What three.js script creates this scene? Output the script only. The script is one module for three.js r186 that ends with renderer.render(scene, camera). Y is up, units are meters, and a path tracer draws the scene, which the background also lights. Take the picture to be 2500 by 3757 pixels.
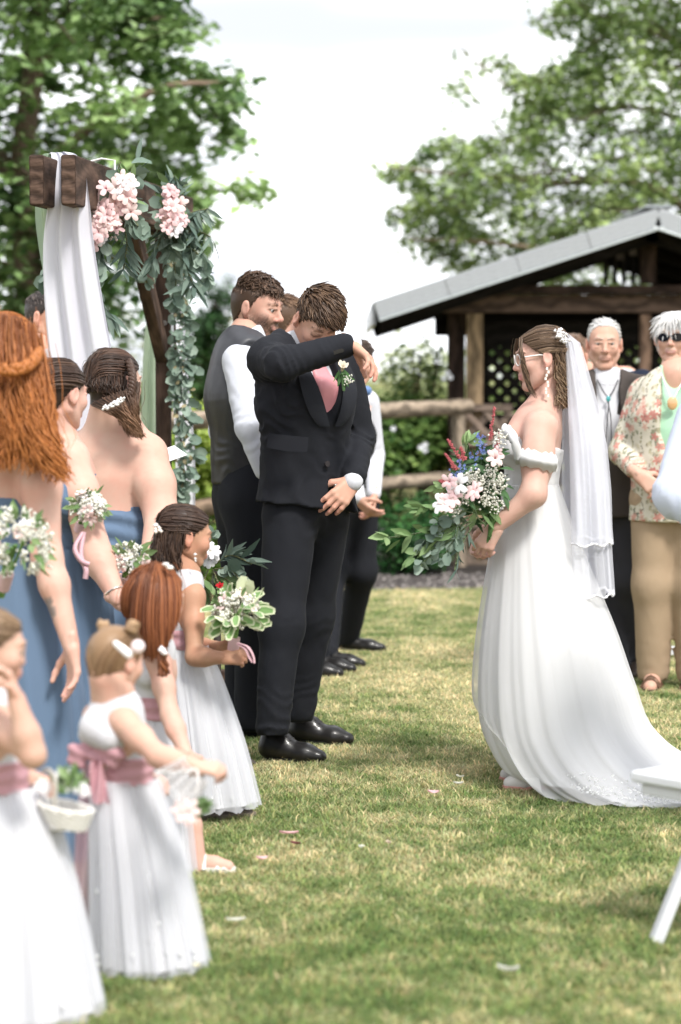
import * as THREE from 'three';
import { mergeGeometries } from 'three/addons/utils/BufferGeometryUtils.js';
import { ImprovedNoise } from 'three/addons/math/ImprovedNoise.js';
import { RoundedBoxGeometry } from 'three/addons/geometries/RoundedBoxGeometry.js';

// ---------- camera, sky, sun, exposure ----------
const scene = new THREE.Scene();
const camera = new THREE.PerspectiveCamera(23.92, 681 / 1024, 0.1, 900);
camera.position.set(0, 1.49, 0);
camera.rotation.x = -0.05914;
camera.focus = 9.05;
camera.userData.fStop = 2.2;
const renderer = new THREE.WebGLRenderer({ antialias: true });
renderer.toneMapping = THREE.LinearToneMapping;
renderer.toneMappingExposure = 3.25;
renderer.shadowMap.enabled = true;

const perlin = new ImprovedNoise();
const nz = (x, y, z) => perlin.noise(x + 11.3, y + 7.7, z + 3.1);
const fbm = (x, y, z, o = 3) => { let s = 0, a = 1, t = 0; for (let i = 0; i < o; i++) { s += a * nz(x, y, z); t += a; a *= 0.5; x *= 2.03; y *= 2.03; z *= 2.03; } return s / t; };
let seed = 7;
const rnd = () => { seed = (seed + 0x6d2b79f5) | 0; let t = Math.imul(seed ^ (seed >>> 15), 1 | seed); t = (t + Math.imul(t ^ (t >>> 7), 61 | t)) ^ t; return ((t ^ (t >>> 14)) >>> 0) / 4294967296; };
const rr = (a, b) => a + (b - a) * rnd();
const gauss = () => (rnd() + rnd() + rnd() - 1.5) * 1.15;
const { clamp, lerp, smoothstep } = THREE.MathUtils;
const V = (a) => new THREE.Vector3(a[0], a[1], a[2]);

{ // bright overcast sky with thin grey-blue patches
  const W = 1024, H = 512, d = new Float32Array(W * H * 4);
  for (let j = 0; j < H; j++) for (let i = 0; i < W; i++) {
    const up = ((j + 0.5) / H - 0.5) * Math.PI, az = ((i + 0.5) / W) * Math.PI * 2;
    const cx = Math.cos(az) * Math.cos(up), cz = Math.sin(az) * Math.cos(up), cy = Math.sin(up);
    const q = 1 / (Math.max(cy, 0) + 0.22);
    const n = fbm(cx * q * 1.7 + 5, cz * q * 4.2, 1.3, 4) * 0.7 + fbm(cx * 9, cy * 26, cz * 9, 3) * 0.3;
    const g = smoothstep(n, -0.15, 0.17);
    const o = (j * W + i) * 4;
    d[o] = lerp(0.72, 0.248, g); d[o + 1] = lerp(0.732, 0.26, g); d[o + 2] = lerp(0.755, 0.284, g); d[o + 3] = 1;
  }
  const t = new THREE.DataTexture(d, W, H, THREE.RGBAFormat, THREE.FloatType);
  t.mapping = THREE.EquirectangularReflectionMapping; t.magFilter = THREE.LinearFilter; t.minFilter = THREE.LinearFilter; t.needsUpdate = true;
  scene.background = t; scene.environment = t;
}
const sun = new THREE.DirectionalLight(new THREE.Color(1, 0.965, 0.9), 1.5);
sun.name = 'sun'; sun.position.set(6, 17, 2); sun.target.position.set(0, 0, -9);
sun.castShadow = true; sun.shadow.radius = 24; sun.shadow.mapSize.set(2048, 2048);
Object.assign(sun.shadow.camera, { left: -14, right: 14, top: 14, bottom: -14, far: 60 });
scene.add(sun, sun.target);

// ---------- helpers ----------
const names = new Map();
const numbered = (n) => { const k = names.get(n) || 0; names.set(n, k + 1); return k ? n + '_' + String(k).padStart(3, '0') : n; };
const C = (r, g, b) => [r, g, b];
function thing(name, label, category, pos = [0, 0, 0], group) {
  const o = new THREE.Group(); o.name = numbered(name); o.position.set(...pos); o.userData = { label, category };
  if (group) o.userData.group = group;
  scene.add(o); return o;
}
function shadowed(m) { m.castShadow = true; m.receiveShadow = true; return m; }
// geometry given in world coordinates becomes a part of the thing (or of a part that sits at the thing's origin)
function part(parent, name, geo, mat, label) {
  if (mat === M.skin) { const P = geo.attributes.position, c = geo.attributes.color; for (let i = 0; i < P.count; i++) { const x = P.getX(i), y = P.getY(i), z = P.getZ(i), r = fbm(x * 13, y * 13, z * 13, 2) + 0.5 * fbm(x * 60, y * 60, z * 60, 2), k = 0.97 * (1 + 0.05 * fbm(x * 30 + 7, y * 30, z * 30, 2)); c.setXYZ(i, c.getX(i) * k * (1 + 0.03 * r), c.getY(i) * k * (1 - 0.12 * r), c.getZ(i) * k * (1 - 0.13 * r)); } }
  let root = parent; while (root.parent && root.parent !== scene) root = root.parent;
  if (!geo.userData.moved) { geo.translate(-root.position.x, -root.position.y, -root.position.z); geo.userData.moved = true; }
  const m = shadowed(new THREE.Mesh(geo, mat)); m.name = name; if (label) m.userData.label = label;
  parent.add(m); return m;
}
// a part placed by its own position and quaternion from a shared geometry
function piece(parent, name, geo, mat, pos, quat, sc = 1, label) {
  let root = parent; while (root.parent && root.parent !== scene) root = root.parent;
  const m = shadowed(new THREE.Mesh(geo, mat)); m.name = name;
  m.position.set(pos[0] - root.position.x, pos[1] - root.position.y, pos[2] - root.position.z);
  if (quat) m.quaternion.copy(quat);
  if (Array.isArray(sc)) m.scale.set(...sc); else m.scale.setScalar(sc);
  if (label) m.userData.label = label;
  parent.add(m); return m;
}
function single(name, label, category, geo, mat, group) {
  geo.computeBoundingBox(); const b = geo.boundingBox, p = new THREE.Vector3((b.min.x + b.max.x) / 2, b.min.y, (b.min.z + b.max.z) / 2);
  geo.translate(-p.x, -p.y, -p.z);
  const m = shadowed(new THREE.Mesh(geo, mat)); m.name = numbered(name); m.position.copy(p); m.userData = { label, category };
  if (group) m.userData.group = group;
  scene.add(m); return m;
}
function setting(name, geo, mat, kind = 'structure') { const m = shadowed(new THREE.Mesh(geo, mat)); m.name = name; m.userData.kind = kind; scene.add(m); return m; }
function norm(g, color) { // index, uv, colour on every geometry so that they merge
  const n = g.attributes.position.count;
  if (!g.index) g.setIndex(Array.from({ length: n }, (_, i) => i));
  if (!g.attributes.uv) g.setAttribute('uv', new THREE.BufferAttribute(new Float32Array(n * 2), 2));
  if (!g.attributes.normal) g.computeVertexNormals();
  if (color || !g.attributes.color) {
    const c = new Float32Array(n * 3), k = color || [1, 1, 1];
    for (let i = 0; i < n; i++) { c[i * 3] = k[0]; c[i * 3 + 1] = k[1]; c[i * 3 + 2] = k[2]; }
    g.setAttribute('color', new THREE.BufferAttribute(c, 3));
  }
  for (const k of Object.keys(g.attributes)) if (!['position', 'normal', 'uv', 'color'].includes(k)) g.deleteAttribute(k);
  g.morphAttributes = {};
  return g;
}
const merge = (list) => mergeGeometries(list.map((g) => norm(g)));
const jit = (c, a) => { const k = 1 + (rnd() - 0.5) * 2 * a; return [c[0] * k, c[1] * k, c[2] * k]; };
const mixc = (a, b, t) => [lerp(a[0], b[0], t), lerp(a[1], b[1], t), lerp(a[2], b[2], t)];
const add3 = (a, b) => [a[0] + b[0], a[1] + b[1], a[2] + b[2]], sub3 = (a, b) => [a[0] - b[0], a[1] - b[1], a[2] - b[2]], mul3 = (a, k) => [a[0] * k, a[1] * k, a[2] * k];
const mix3 = (a, b, t) => [lerp(a[0], b[0], t), lerp(a[1], b[1], t), lerp(a[2], b[2], t)];
const len3 = (a) => Math.hypot(...a), unit = (a) => mul3(a, 1 / (len3(a) || 1));
const cross = (a, b) => [a[1] * b[2] - a[2] * b[1], a[2] * b[0] - a[0] * b[2], a[0] * b[1] - a[1] * b[0]];

// raw mesh builder
class MB {
  constructor() { this.p = []; this.n = []; this.c = []; this.u = []; this.i = []; }
  v(p, n, c, u = [0, 0]) { this.p.push(p[0], p[1], p[2]); this.n.push(n[0], n[1], n[2]); this.c.push(c[0], c[1], c[2]); this.u.push(u[0], u[1]); return this.p.length / 3 - 1; }
  // tapered tube through points; r a number, a list or a function of t
  tube(pts, r, c, sides = 6, c2 = null, flat = 1, open = false) {
    const n = pts.length; let side = null; const base = this.p.length / 3; let L = 0;
    for (let i = 0; i < n; i++) {
      const a = pts[Math.max(0, i - 1)], b = pts[Math.min(n - 1, i + 1)], t = unit(sub3(b, a));
      if (!side) { side = Math.abs(t[1]) < 0.9 ? unit(cross(t, [0, 1, 0])) : unit(cross(t, [1, 0, 0])); }
      const up = unit(cross(side, t)); side = unit(cross(t, up));
      const k = i / (n - 1), R = typeof r === 'function' ? r(k) : Array.isArray(r) ? r[Math.min(i, r.length - 1)] : r;
      const col = c2 ? mixc(c, c2, k) : c; if (i) L += len3(sub3(pts[i], pts[i - 1]));
      for (let j = 0; j <= sides; j++) {
        const th = (j / sides) * Math.PI * 2, d = add3(mul3(side, Math.cos(th)), mul3(up, Math.sin(th) * flat));
        this.v(add3(pts[i], mul3(d, R)), unit(d), col, [(j / sides) * R * 6, L]);
      }
    }
    const w = sides + 1;
    for (let i = 0; i < n - 1; i++) for (let j = 0; j < sides; j++) { const a = base + i * w + j; this.i.push(a, a + w, a + 1, a + 1, a + w, a + w + 1); }
    if (!open) for (const [i0, s] of [[0, 1], [n - 1, -1]]) { // end caps
      const col = c2 && i0 ? c2 : c, t = unit(s > 0 ? sub3(pts[0], pts[1]) : sub3(pts[n - 1], pts[n - 2])), m = this.v(pts[i0], t, col), q = base + i0 * w;
      const ring = []; for (let j = 0; j <= sides; j++) { const o = (q + j) * 3; ring.push(this.v([this.p[o], this.p[o + 1], this.p[o + 2]], t, col)); }
      for (let j = 0; j < sides; j++) s > 0 ? this.i.push(m, ring[j], ring[j + 1]) : this.i.push(m, ring[j + 1], ring[j]);
    }
    return this;
  }
  tri(a, b, c, col) { const n = unit(cross(sub3(b, a), sub3(c, a))); this.i.push(this.v(a, n, col), this.v(b, n, col), this.v(c, n, col)); }
  quad(a, b, c, d, col) { const n = unit(cross(sub3(c, a), sub3(d, b))); const i = [a, b, c, d].map((p, k) => this.v(p, n, col, [k === 1 || k === 2 ? 1 : 0, k > 1 ? 1 : 0])); this.i.push(i[0], i[1], i[2], i[0], i[2], i[3]); }
  // a small folded leaf of four triangles for foliage that is seen far off
  far(p, dir, n, L, W, col, bend = 0.25) {
    const d = unit(dir), s = unit(cross(d, n)), u = unit(cross(s, d)), m = add3(add3(p, mul3(d, L * 0.5)), mul3(u, -bend * L * 0.25)), t = add3(add3(p, mul3(d, L)), mul3(u, -bend * L)), a = this.v(p, u, col), c = this.v(m, u, mul3(col, 1.1)), e = this.v(t, u, col);
    const l = this.v(add3(add3(m, mul3(s, -W * 0.5)), mul3(u, W * 0.12)), unit(add3(u, mul3(s, 0.35))), col), r = this.v(add3(add3(m, mul3(s, W * 0.5)), mul3(u, W * 0.12)), unit(add3(u, mul3(s, -0.35))), col);
    this.i.push(a, c, l, l, c, e, a, r, c, c, r, e); return this;
  }
  // a pointed or round leaf from p along dir, facing up n
  leaf(p, dir, n, L, W, col, bend = 0.25, round = 0) {
    const d = unit(dir), s = unit(cross(d, n)), u = unit(cross(s, d)), prof = round ? [0.25, 0.85, 1, 0.55] : [0.2, 0.85, 0.8, 0.1], at = [0, 0.3, 0.62, 1];
    const rows = at.map((t, k) => { const m = add3(add3(p, mul3(d, L * t)), mul3(u, -bend * L * t * t)); const w = W * 0.5 * prof[k]; return [add3(add3(m, mul3(s, -w)), mul3(u, w * 0.3)), m, add3(add3(m, mul3(s, w)), mul3(u, w * 0.3))]; });
    const id = rows.map((r, k) => r.map((q, j) => this.v(q, unit(add3(u, mul3(s, (j - 1) * -0.35))), j === 1 ? mul3(col, 1.12) : col, [j, k])));
    for (let k = 0; k < 3; k++) for (let j = 0; j < 2; j++) { const a = id[k][j], b = id[k][j + 1], e = id[k + 1][j], f = id[k + 1][j + 1]; this.i.push(a, b, e, b, f, e); }
    return this;
  }
  geo(recalc) {
    const g = new THREE.BufferGeometry();
    g.setAttribute('position', new THREE.BufferAttribute(new Float32Array(this.p), 3)); g.setAttribute('normal', new THREE.BufferAttribute(new Float32Array(this.n), 3));
    g.setAttribute('color', new THREE.BufferAttribute(new Float32Array(this.c), 3)); g.setAttribute('uv', new THREE.BufferAttribute(new Float32Array(this.u), 2)); g.setIndex(this.i);
    if (recalc) g.computeVertexNormals();
    return g;
  }
}
function curve(pts, n) { const c = new THREE.CatmullRomCurve3(pts.map(V)); return c.getPoints(n).map((p) => [p.x, p.y, p.z]); }
function boxGeo(w, h, d, bevel = 0.008, color) { return norm(new RoundedBoxGeometry(w, h, d, 2, Math.min(bevel, w / 2.1, h / 2.1, d / 2.1)), color); }
// timber from a to b: width (horizontal), height; uv runs along the grain
function timber(a, b, w, h, bevel = 0.006, upv = [0, 1, 0]) {
  const L = len3(sub3(b, a)), g = boxGeo(w, h, L, bevel), P = g.attributes.position, N = g.attributes.normal, U = g.attributes.uv, o = rnd() * 3;
  for (let i = 0; i < P.count; i++) Math.abs(N.getZ(i)) > 0.7 ? U.setXY(i, P.getX(i) * 2.2, P.getY(i) * 2.2) : U.setXY(i, P.getZ(i) + o, Math.abs(N.getY(i)) > 0.7 ? P.getX(i) + o : P.getY(i) + o);
  const z = unit(sub3(b, a)), x = unit(cross(upv, z)), y = cross(z, x), m = new THREE.Matrix4().makeBasis(V(x), V(y), V(z)).setPosition(...mix3(a, b, 0.5));
  return g.applyMatrix4(m);
}
const quatTo = (dir, up = [0, 0, 1]) => { const y = unit(dir), x = unit(cross(y, up)), z = cross(x, y); return new THREE.Quaternion().setFromRotationMatrix(new THREE.Matrix4().makeBasis(V(x), V(y), V(z))); };
// pleated or smooth surface from a grid function p(u, v)
function surf(nu, nv, fn, color, closedU = false) {
  const p = [], u = [], c = [], idx = [], w = nu + 1;
  for (let j = 0; j <= nv; j++) for (let i = 0; i <= nu; i++) { const q = fn(i / nu, j / nv); p.push(q[0], q[1], q[2]); u.push(q[3] ?? i / nu, q[4] ?? j / nv); const k = typeof color === 'function' ? color(i / nu, j / nv) : color; c.push(...k); }
  for (let j = 0; j < nv; j++) for (let i = 0; i < nu; i++) { const a = j * w + i; idx.push(a, a + w, a + 1, a + 1, a + w, a + w + 1); }
  const g = new THREE.BufferGeometry();
  g.setAttribute('position', new THREE.BufferAttribute(new Float32Array(p), 3)); g.setAttribute('uv', new THREE.BufferAttribute(new Float32Array(u), 2)); g.setAttribute('color', new THREE.BufferAttribute(new Float32Array(c), 3));
  g.setIndex(idx); g.computeVertexNormals();
  if (closedU) { const N = g.attributes.normal; for (let j = 0; j <= nv; j++) { const a = j * w, b = a + nu, s = unit([N.getX(a) + N.getX(b), N.getY(a) + N.getY(b), N.getZ(a) + N.getZ(b)]); N.setXYZ(a, ...s); N.setXYZ(b, ...s); } }
  return g;
}

// ---------- signed distance field, meshed with surface nets ----------
class Field {
  constructor() { this.q = []; }
  cone(a, b, ra, rb, c, k = 0.02, flat) { this.q.push({ t: 0, a, b, ra, rb, c, k, flat }); return this; } // flat: [direction, factor]
  limb(pts, rs, c, k = 0.02, flat) { for (let i = 0; i + 1 < pts.length; i++) this.cone(pts[i], pts[i + 1], rs[i], rs[i + 1], c, k, flat); return this; }
  ell(a, r, c, k = 0.02, m) { this.q.push({ t: 1, a, r, c, k, m }); return this; } // m: three unit axes
  sph(a, r, c, k = 0.02) { return this.ell(a, [r, r, r], c, k); }
  cut(n, p, k = 0.004, lo, hi) { const u = unit(n); this.q.push({ t: 2, n: u, w: u[0] * p[0] + u[1] * p[1] + u[2] * p[2], k, lo, hi }); return this; } // removes the side the normal points to
  sub() { this.q[this.q.length - 1].sub = true; return this; }
  paint() { this.q[this.q.length - 1].paint = true; return this; }
  box(s) { // bounds of a primitive
    if (s.t === 2) return s.lo ? [s.lo, s.hi] : null;
    if (s.t === 0) { const r = Math.max(s.ra, s.rb); return [[0, 1, 2].map((i) => Math.min(s.a[i], s.b[i]) - r), [0, 1, 2].map((i) => Math.max(s.a[i], s.b[i]) + r)]; }
    const r = s.m ? Math.max(...s.r) : 0; return [[0, 1, 2].map((i) => s.a[i] - (r || s.r[i])), [0, 1, 2].map((i) => s.a[i] + (r || s.r[i]))];
  }
  mesh(cell, disp, colorFn) {
    const lo = [1e9, 1e9, 1e9], hi = [-1e9, -1e9, -1e9];
    for (const s of this.q) if (s.t < 2 && !s.sub && !s.paint) { const b = this.box(s); for (let i = 0; i < 3; i++) { lo[i] = Math.min(lo[i], b[0][i]); hi[i] = Math.max(hi[i], b[1][i]); } }
    const pad = cell * 3 + 0.006, n = [0, 1, 2].map((i) => { lo[i] -= pad; return Math.ceil((hi[i] + pad - lo[i]) / cell) + 1; }), [nx, ny, nzz] = n, tot = nx * ny * nzz;
    if (tot > 9e6) throw new Error('field too large ' + n);
    const D = new Float32Array(tot).fill(0.5), K = [new Float32Array(tot), new Float32Array(tot), new Float32Array(tot)];
    for (const s of this.q) {
      const b = this.box(s), m = Math.max(s.k, 0) + cell * 3 + 0.004, i0 = [0, 0, 0], i1 = [nx - 1, ny - 1, nzz - 1];
      if (b) for (let i = 0; i < 3; i++) { i0[i] = Math.max(0, Math.floor((b[0][i] - m - lo[i]) / cell)); i1[i] = Math.min(n[i] - 1, Math.ceil((b[1][i] + m - lo[i]) / cell)); }
      let ax, ay, az, bx, by, bz, bb, fl, fd; const c = s.c;
      if (s.t === 0) { [ax, ay, az] = s.a; bx = s.b[0] - ax; by = s.b[1] - ay; bz = s.b[2] - az; bb = bx * bx + by * by + bz * bz || 1e-9; if (s.flat) { fd = unit(s.flat[0]); fl = 1 / s.flat[1] - 1; } }
      for (let z = i0[2]; z <= i1[2]; z++) for (let y = i0[1]; y <= i1[1]; y++) for (let x = i0[0]; x <= i1[0]; x++) {
        const o = (z * ny + y) * nx + x; let px = lo[0] + x * cell, py = lo[1] + y * cell, pz = lo[2] + z * cell, d;
        if (s.t === 2) { d = px * s.n[0] + py * s.n[1] + pz * s.n[2] - s.w; if (d > D[o]) D[o] = d; continue; }
        if (s.t === 0) {
          px -= ax; py -= ay; pz -= az;
          if (fd) { const q = (px * fd[0] + py * fd[1] + pz * fd[2]) * fl; const h0 = clamp((px * bx + py * by + pz * bz) / bb, 0, 1), e = ((px - bx * h0) * fd[0] + (py - by * h0) * fd[1] + (pz - bz * h0) * fd[2]) * fl; px += fd[0] * e; py += fd[1] * e; pz += fd[2] * e; }
          const h = clamp((px * bx + py * by + pz * bz) / bb, 0, 1), ex = px - bx * h, ey = py - by * h, ez = pz - bz * h;
          d = Math.sqrt(ex * ex + ey * ey + ez * ez) - (s.ra + (s.rb - s.ra) * h);
          if (fd && fl > 0) d *= s.flat[1] * 0.5 + 0.5;
        } else {
          px -= s.a[0]; py -= s.a[1]; pz -= s.a[2];
          if (s.m) { const [u, v, w] = s.m, x1 = px * u[0] + py * u[1] + pz * u[2], y1 = px * v[0] + py * v[1] + pz * v[2], z1 = px * w[0] + py * w[1] + pz * w[2]; px = x1; py = y1; pz = z1; }
          const [r0, r1, r2] = s.r, k0 = Math.hypot(px / r0, py / r1, pz / r2), k1 = Math.hypot(px / (r0 * r0), py / (r1 * r1), pz / (r2 * r2));
          d = k1 < 1e-6 ? -Math.min(r0, r1, r2) : (k0 * (k0 - 1)) / k1;
        }
        if (s.paint) { if (d < s.k) { const t = clamp(0.5 - d / (2 * s.k), 0, 1); for (let i = 0; i < 3; i++) K[i][o] += (c[i] - K[i][o]) * t; } continue; }
        const k = s.k || 1e-6;
        if (s.sub) { const h = Math.max(k - Math.abs(D[o] + d), 0) / k; D[o] = Math.max(D[o], -d) + h * h * k * 0.25; continue; }
        const h = clamp(0.5 + (0.5 * (D[o] - d)) / k, 0, 1);
        for (let i = 0; i < 3; i++) K[i][o] += (c[i] - K[i][o]) * h;
        const h2 = Math.max(k - Math.abs(D[o] - d), 0) / k; D[o] = Math.min(D[o], d) - h2 * h2 * k * 0.25;
      }
    }
    if (disp) for (let z = 0, o = 0; z < nzz; z++) for (let y = 0; y < ny; y++) for (let x = 0; x < nx; x++, o++) if (Math.abs(D[o]) < 0.04) D[o] += disp(lo[0] + x * cell, lo[1] + y * cell, lo[2] + z * cell);
    const id = new Int32Array(tot).fill(-1), P = [], Cc = [], U = [], I = [], off = [0, 1, nx, nx + 1, nx * ny, nx * ny + 1, nx * ny + nx, nx * ny + nx + 1];
    const E = [[0, 1], [2, 3], [4, 5], [6, 7], [0, 2], [1, 3], [4, 6], [5, 7], [0, 4], [1, 5], [2, 6], [3, 7]];
    for (let z = 0; z < nzz - 1; z++) for (let y = 0; y < ny - 1; y++) for (let x = 0; x < nx - 1; x++) {
      const o = (z * ny + y) * nx + x; let m = 0; for (let i = 0; i < 8; i++) if (D[o + off[i]] < 0) m |= 1 << i;
      if (m === 0 || m === 255) continue;
      let sx = 0, sy = 0, sz = 0, k = 0;
      for (const [a, b] of E) if (((m >> a) & 1) !== ((m >> b) & 1)) { const da = D[o + off[a]], t = da / (da - D[o + off[b]]); sx += (a & 1) + t * ((b & 1) - (a & 1)); sy += ((a >> 1) & 1) + t * (((b >> 1) & 1) - ((a >> 1) & 1)); sz += (a >> 2) + t * ((b >> 2) - (a >> 2)); k++; }
      const wx = lo[0] + (x + sx / k) * cell, wy = lo[1] + (y + sy / k) * cell, wz = lo[2] + (z + sz / k) * cell;
      id[o] = P.length / 3; P.push(wx, wy, wz); U.push((wx + wz) * 0.8, wy);
      const b = o + off[(sx / k > 0.5 ? 1 : 0) | (sy / k > 0.5 ? 2 : 0) | (sz / k > 0.5 ? 4 : 0)]; let col = [K[0][b], K[1][b], K[2][b]];
      if (colorFn) col = colorFn(wx, wy, wz, col) || col; Cc.push(col[0], col[1], col[2]);
    }
    const quad = (a, b, c, d, f) => { if (a < 0 || b < 0 || c < 0 || d < 0) return; f ? I.push(a, b, c, a, c, d) : I.push(a, c, b, a, d, c); };
    const sy = nx, sz = nx * ny;
    for (let z = 1; z < nzz - 1; z++) for (let y = 1; y < ny - 1; y++) for (let x = 1; x < nx - 1; x++) {
      const o = (z * ny + y) * nx + x, s = D[o] < 0;
      if (s !== D[o + 1] < 0) quad(id[o - sy - sz], id[o - sz], id[o], id[o - sy], s);
      if (s !== D[o + sy] < 0) quad(id[o - 1 - sz], id[o - 1], id[o], id[o - sz], s);
      if (s !== D[o + sz] < 0) quad(id[o - 1 - sy], id[o - sy], id[o], id[o - 1], s);
    }
    const g = new THREE.BufferGeometry();
    g.setAttribute('position', new THREE.BufferAttribute(new Float32Array(P), 3)); g.setAttribute('uv', new THREE.BufferAttribute(new Float32Array(U), 2)); g.setAttribute('color', new THREE.BufferAttribute(new Float32Array(Cc), 3));
    g.setIndex(I); g.computeVertexNormals(); return g;
  }
}

// ---------- textures and materials ----------
function tex(n, fn, srgb, rep = 1) { // fn(u, v) gives r, g, b in 0..1; tiles
  const d = new Uint8Array(n * n * 4);
  for (let j = 0; j < n; j++) for (let i = 0; i < n; i++) { const c = fn(i / n, j / n), o = (j * n + i) * 4; for (let k = 0; k < 3; k++) d[o + k] = clamp((Array.isArray(c) ? c[k] : c) * 255, 0, 255); d[o + 3] = 255; }
  const t = new THREE.DataTexture(d, n, n); t.wrapS = t.wrapT = THREE.RepeatWrapping; t.magFilter = t.minFilter = THREE.LinearFilter; t.repeat.set(rep, rep); if (srgb) t.colorSpace = THREE.SRGBColorSpace; t.needsUpdate = true; return t;
}
const tileN = (u, v, f, s = 0) => { const a = u * Math.PI * 2, b = v * Math.PI * 2; return nz(Math.cos(a) * f + s, Math.sin(a) * f + Math.cos(b) * f, Math.sin(b) * f - s); };
const weave = tex(128, (u, v) => 0.5 + 0.25 * Math.sin(u * Math.PI * 2 * 24) * Math.sin(v * Math.PI * 2 * 24) + 0.2 * tileN(u, v, 5), false, 12);
const woodCol = tex(512, (u, v) => { const g = Math.sin((v * 9 + 0.5 * tileN(u, v, 0.7) + 0.25 * tileN(u, v, 2, 5)) * Math.PI * 2) * 0.5 + 0.5, f = tileN(u * 1, v * 6 % 1, 3, 2), k = 0.62 + 0.3 * g + 0.14 * f; return [k, k * 0.985, k * 0.96]; }, true, 1);
const woodBump = tex(512, (u, v) => 0.5 + 0.4 * Math.sin((v * 9 + 0.5 * tileN(u, v, 0.7) + 0.25 * tileN(u, v, 2, 5)) * Math.PI * 2) + 0.3 * tileN(u, v, 6), false, 1);
const blot = tex(256, (u, v) => 0.5 + 0.5 * tileN(u, v, 2.2) + 0.3 * tileN(u, v, 7, 4), false, 3);
const std = (o) => new THREE.MeshPhysicalMaterial({ vertexColors: true, roughness: 0.8, side: THREE.DoubleSide, ...o });
const M = {
  skin: std({ roughness: 0.52, specularIntensity: 0.45, sheen: 0.25, sheenColor: new THREE.Color(1, 0.55, 0.42), sheenRoughness: 0.5 }),
  hair: std({ roughness: 0.42, specularIntensity: 0.5 }),
  wool: std({ roughness: 0.85, specularIntensity: 0.3, bumpMap: weave, bumpScale: 0.0006, sheen: 0.12, sheenColor: new THREE.Color(0.35, 0.37, 0.42), sheenRoughness: 0.5 }),
  satin: std({ roughness: 0.42, specularIntensity: 0.6 }),
  cotton: std({ roughness: 0.9, specularIntensity: 0.2, bumpMap: weave, bumpScale: 0.0004 }),
  chiffon: std({ roughness: 0.85, specularIntensity: 0.15, sheen: 0.3, sheenColor: new THREE.Color(0.6, 0.7, 0.9) }),
  white: std({ roughness: 0.9, specularIntensity: 0.15, transmission: 0.18 }),
  tulle: std({ roughness: 0.95, specularIntensity: 0.05, transparent: true, opacity: 0.42 }),
  veil: std({ roughness: 0.9, specularIntensity: 0.1, transparent: true, opacity: 0.36 }),
  sash: std({ roughness: 0.6, specularIntensity: 0.3, transmission: 0.25 }),
  shoe: std({ roughness: 0.38, specularIntensity: 0.6, clearcoat: 0.15 }),
  metal: std({ roughness: 0.3, metalness: 1 }),
  gem: std({ roughness: 0.15, specularIntensity: 1, clearcoat: 1 }),
  leaf: std({ roughness: 0.6, specularIntensity: 0.35, transmission: 0.3 }),
  petal: std({ roughness: 0.75, specularIntensity: 0.15, transmission: 0.3 }),
  timber: std({ vertexColors: true, roughness: 0.82, map: woodCol, bumpMap: woodBump, bumpScale: 0.0025, specularIntensity: 0.3 }),
  paint: std({ roughness: 0.5, specularIntensity: 0.4 }),
  bark: std({ roughness: 0.95, bumpMap: blot, bumpScale: 0.02 }),
  roof: std({ roughness: 0.5, metalness: 0.3, roughnessMap: blot }),
  glass: std({ roughness: 0.08, specularIntensity: 0.8 }),
  paper: std({ roughness: 0.9 }),
};

// ---------- ground ----------
const lawnTone = (x, z) => fbm(x * 0.9 + 4, z * 0.9, 2.2, 3) * 0.75 + fbm(x * 4.2, z * 4.2, 7.7, 2) * 0.75 + fbm(x * 15, z * 15, 3.3, 2) * 0.7 + 0.05;
{
  const t = tex(512, (u, v) => { const a = 0.5 + 0.5 * tileN(u, v, 3) + 0.35 * tileN(u, v, 9, 3) + (rnd() - 0.5) * 0.35; return [lerp(0.4, 0.66, a), lerp(0.38, 0.62, a), lerp(0.26, 0.44, a)]; }, true, 1);
  const g = new THREE.PlaneGeometry(600, 600, 1, 1).rotateX(-Math.PI / 2), U = g.attributes.uv; for (let i = 0; i < U.count; i++) U.setXY(i, U.getX(i) * 600, U.getY(i) * 600);
  setting('ground', norm(g, [0.9, 0.9, 0.82]), std({ map: t, roughness: 1, specularIntensity: 0.1 }));
}
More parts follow.
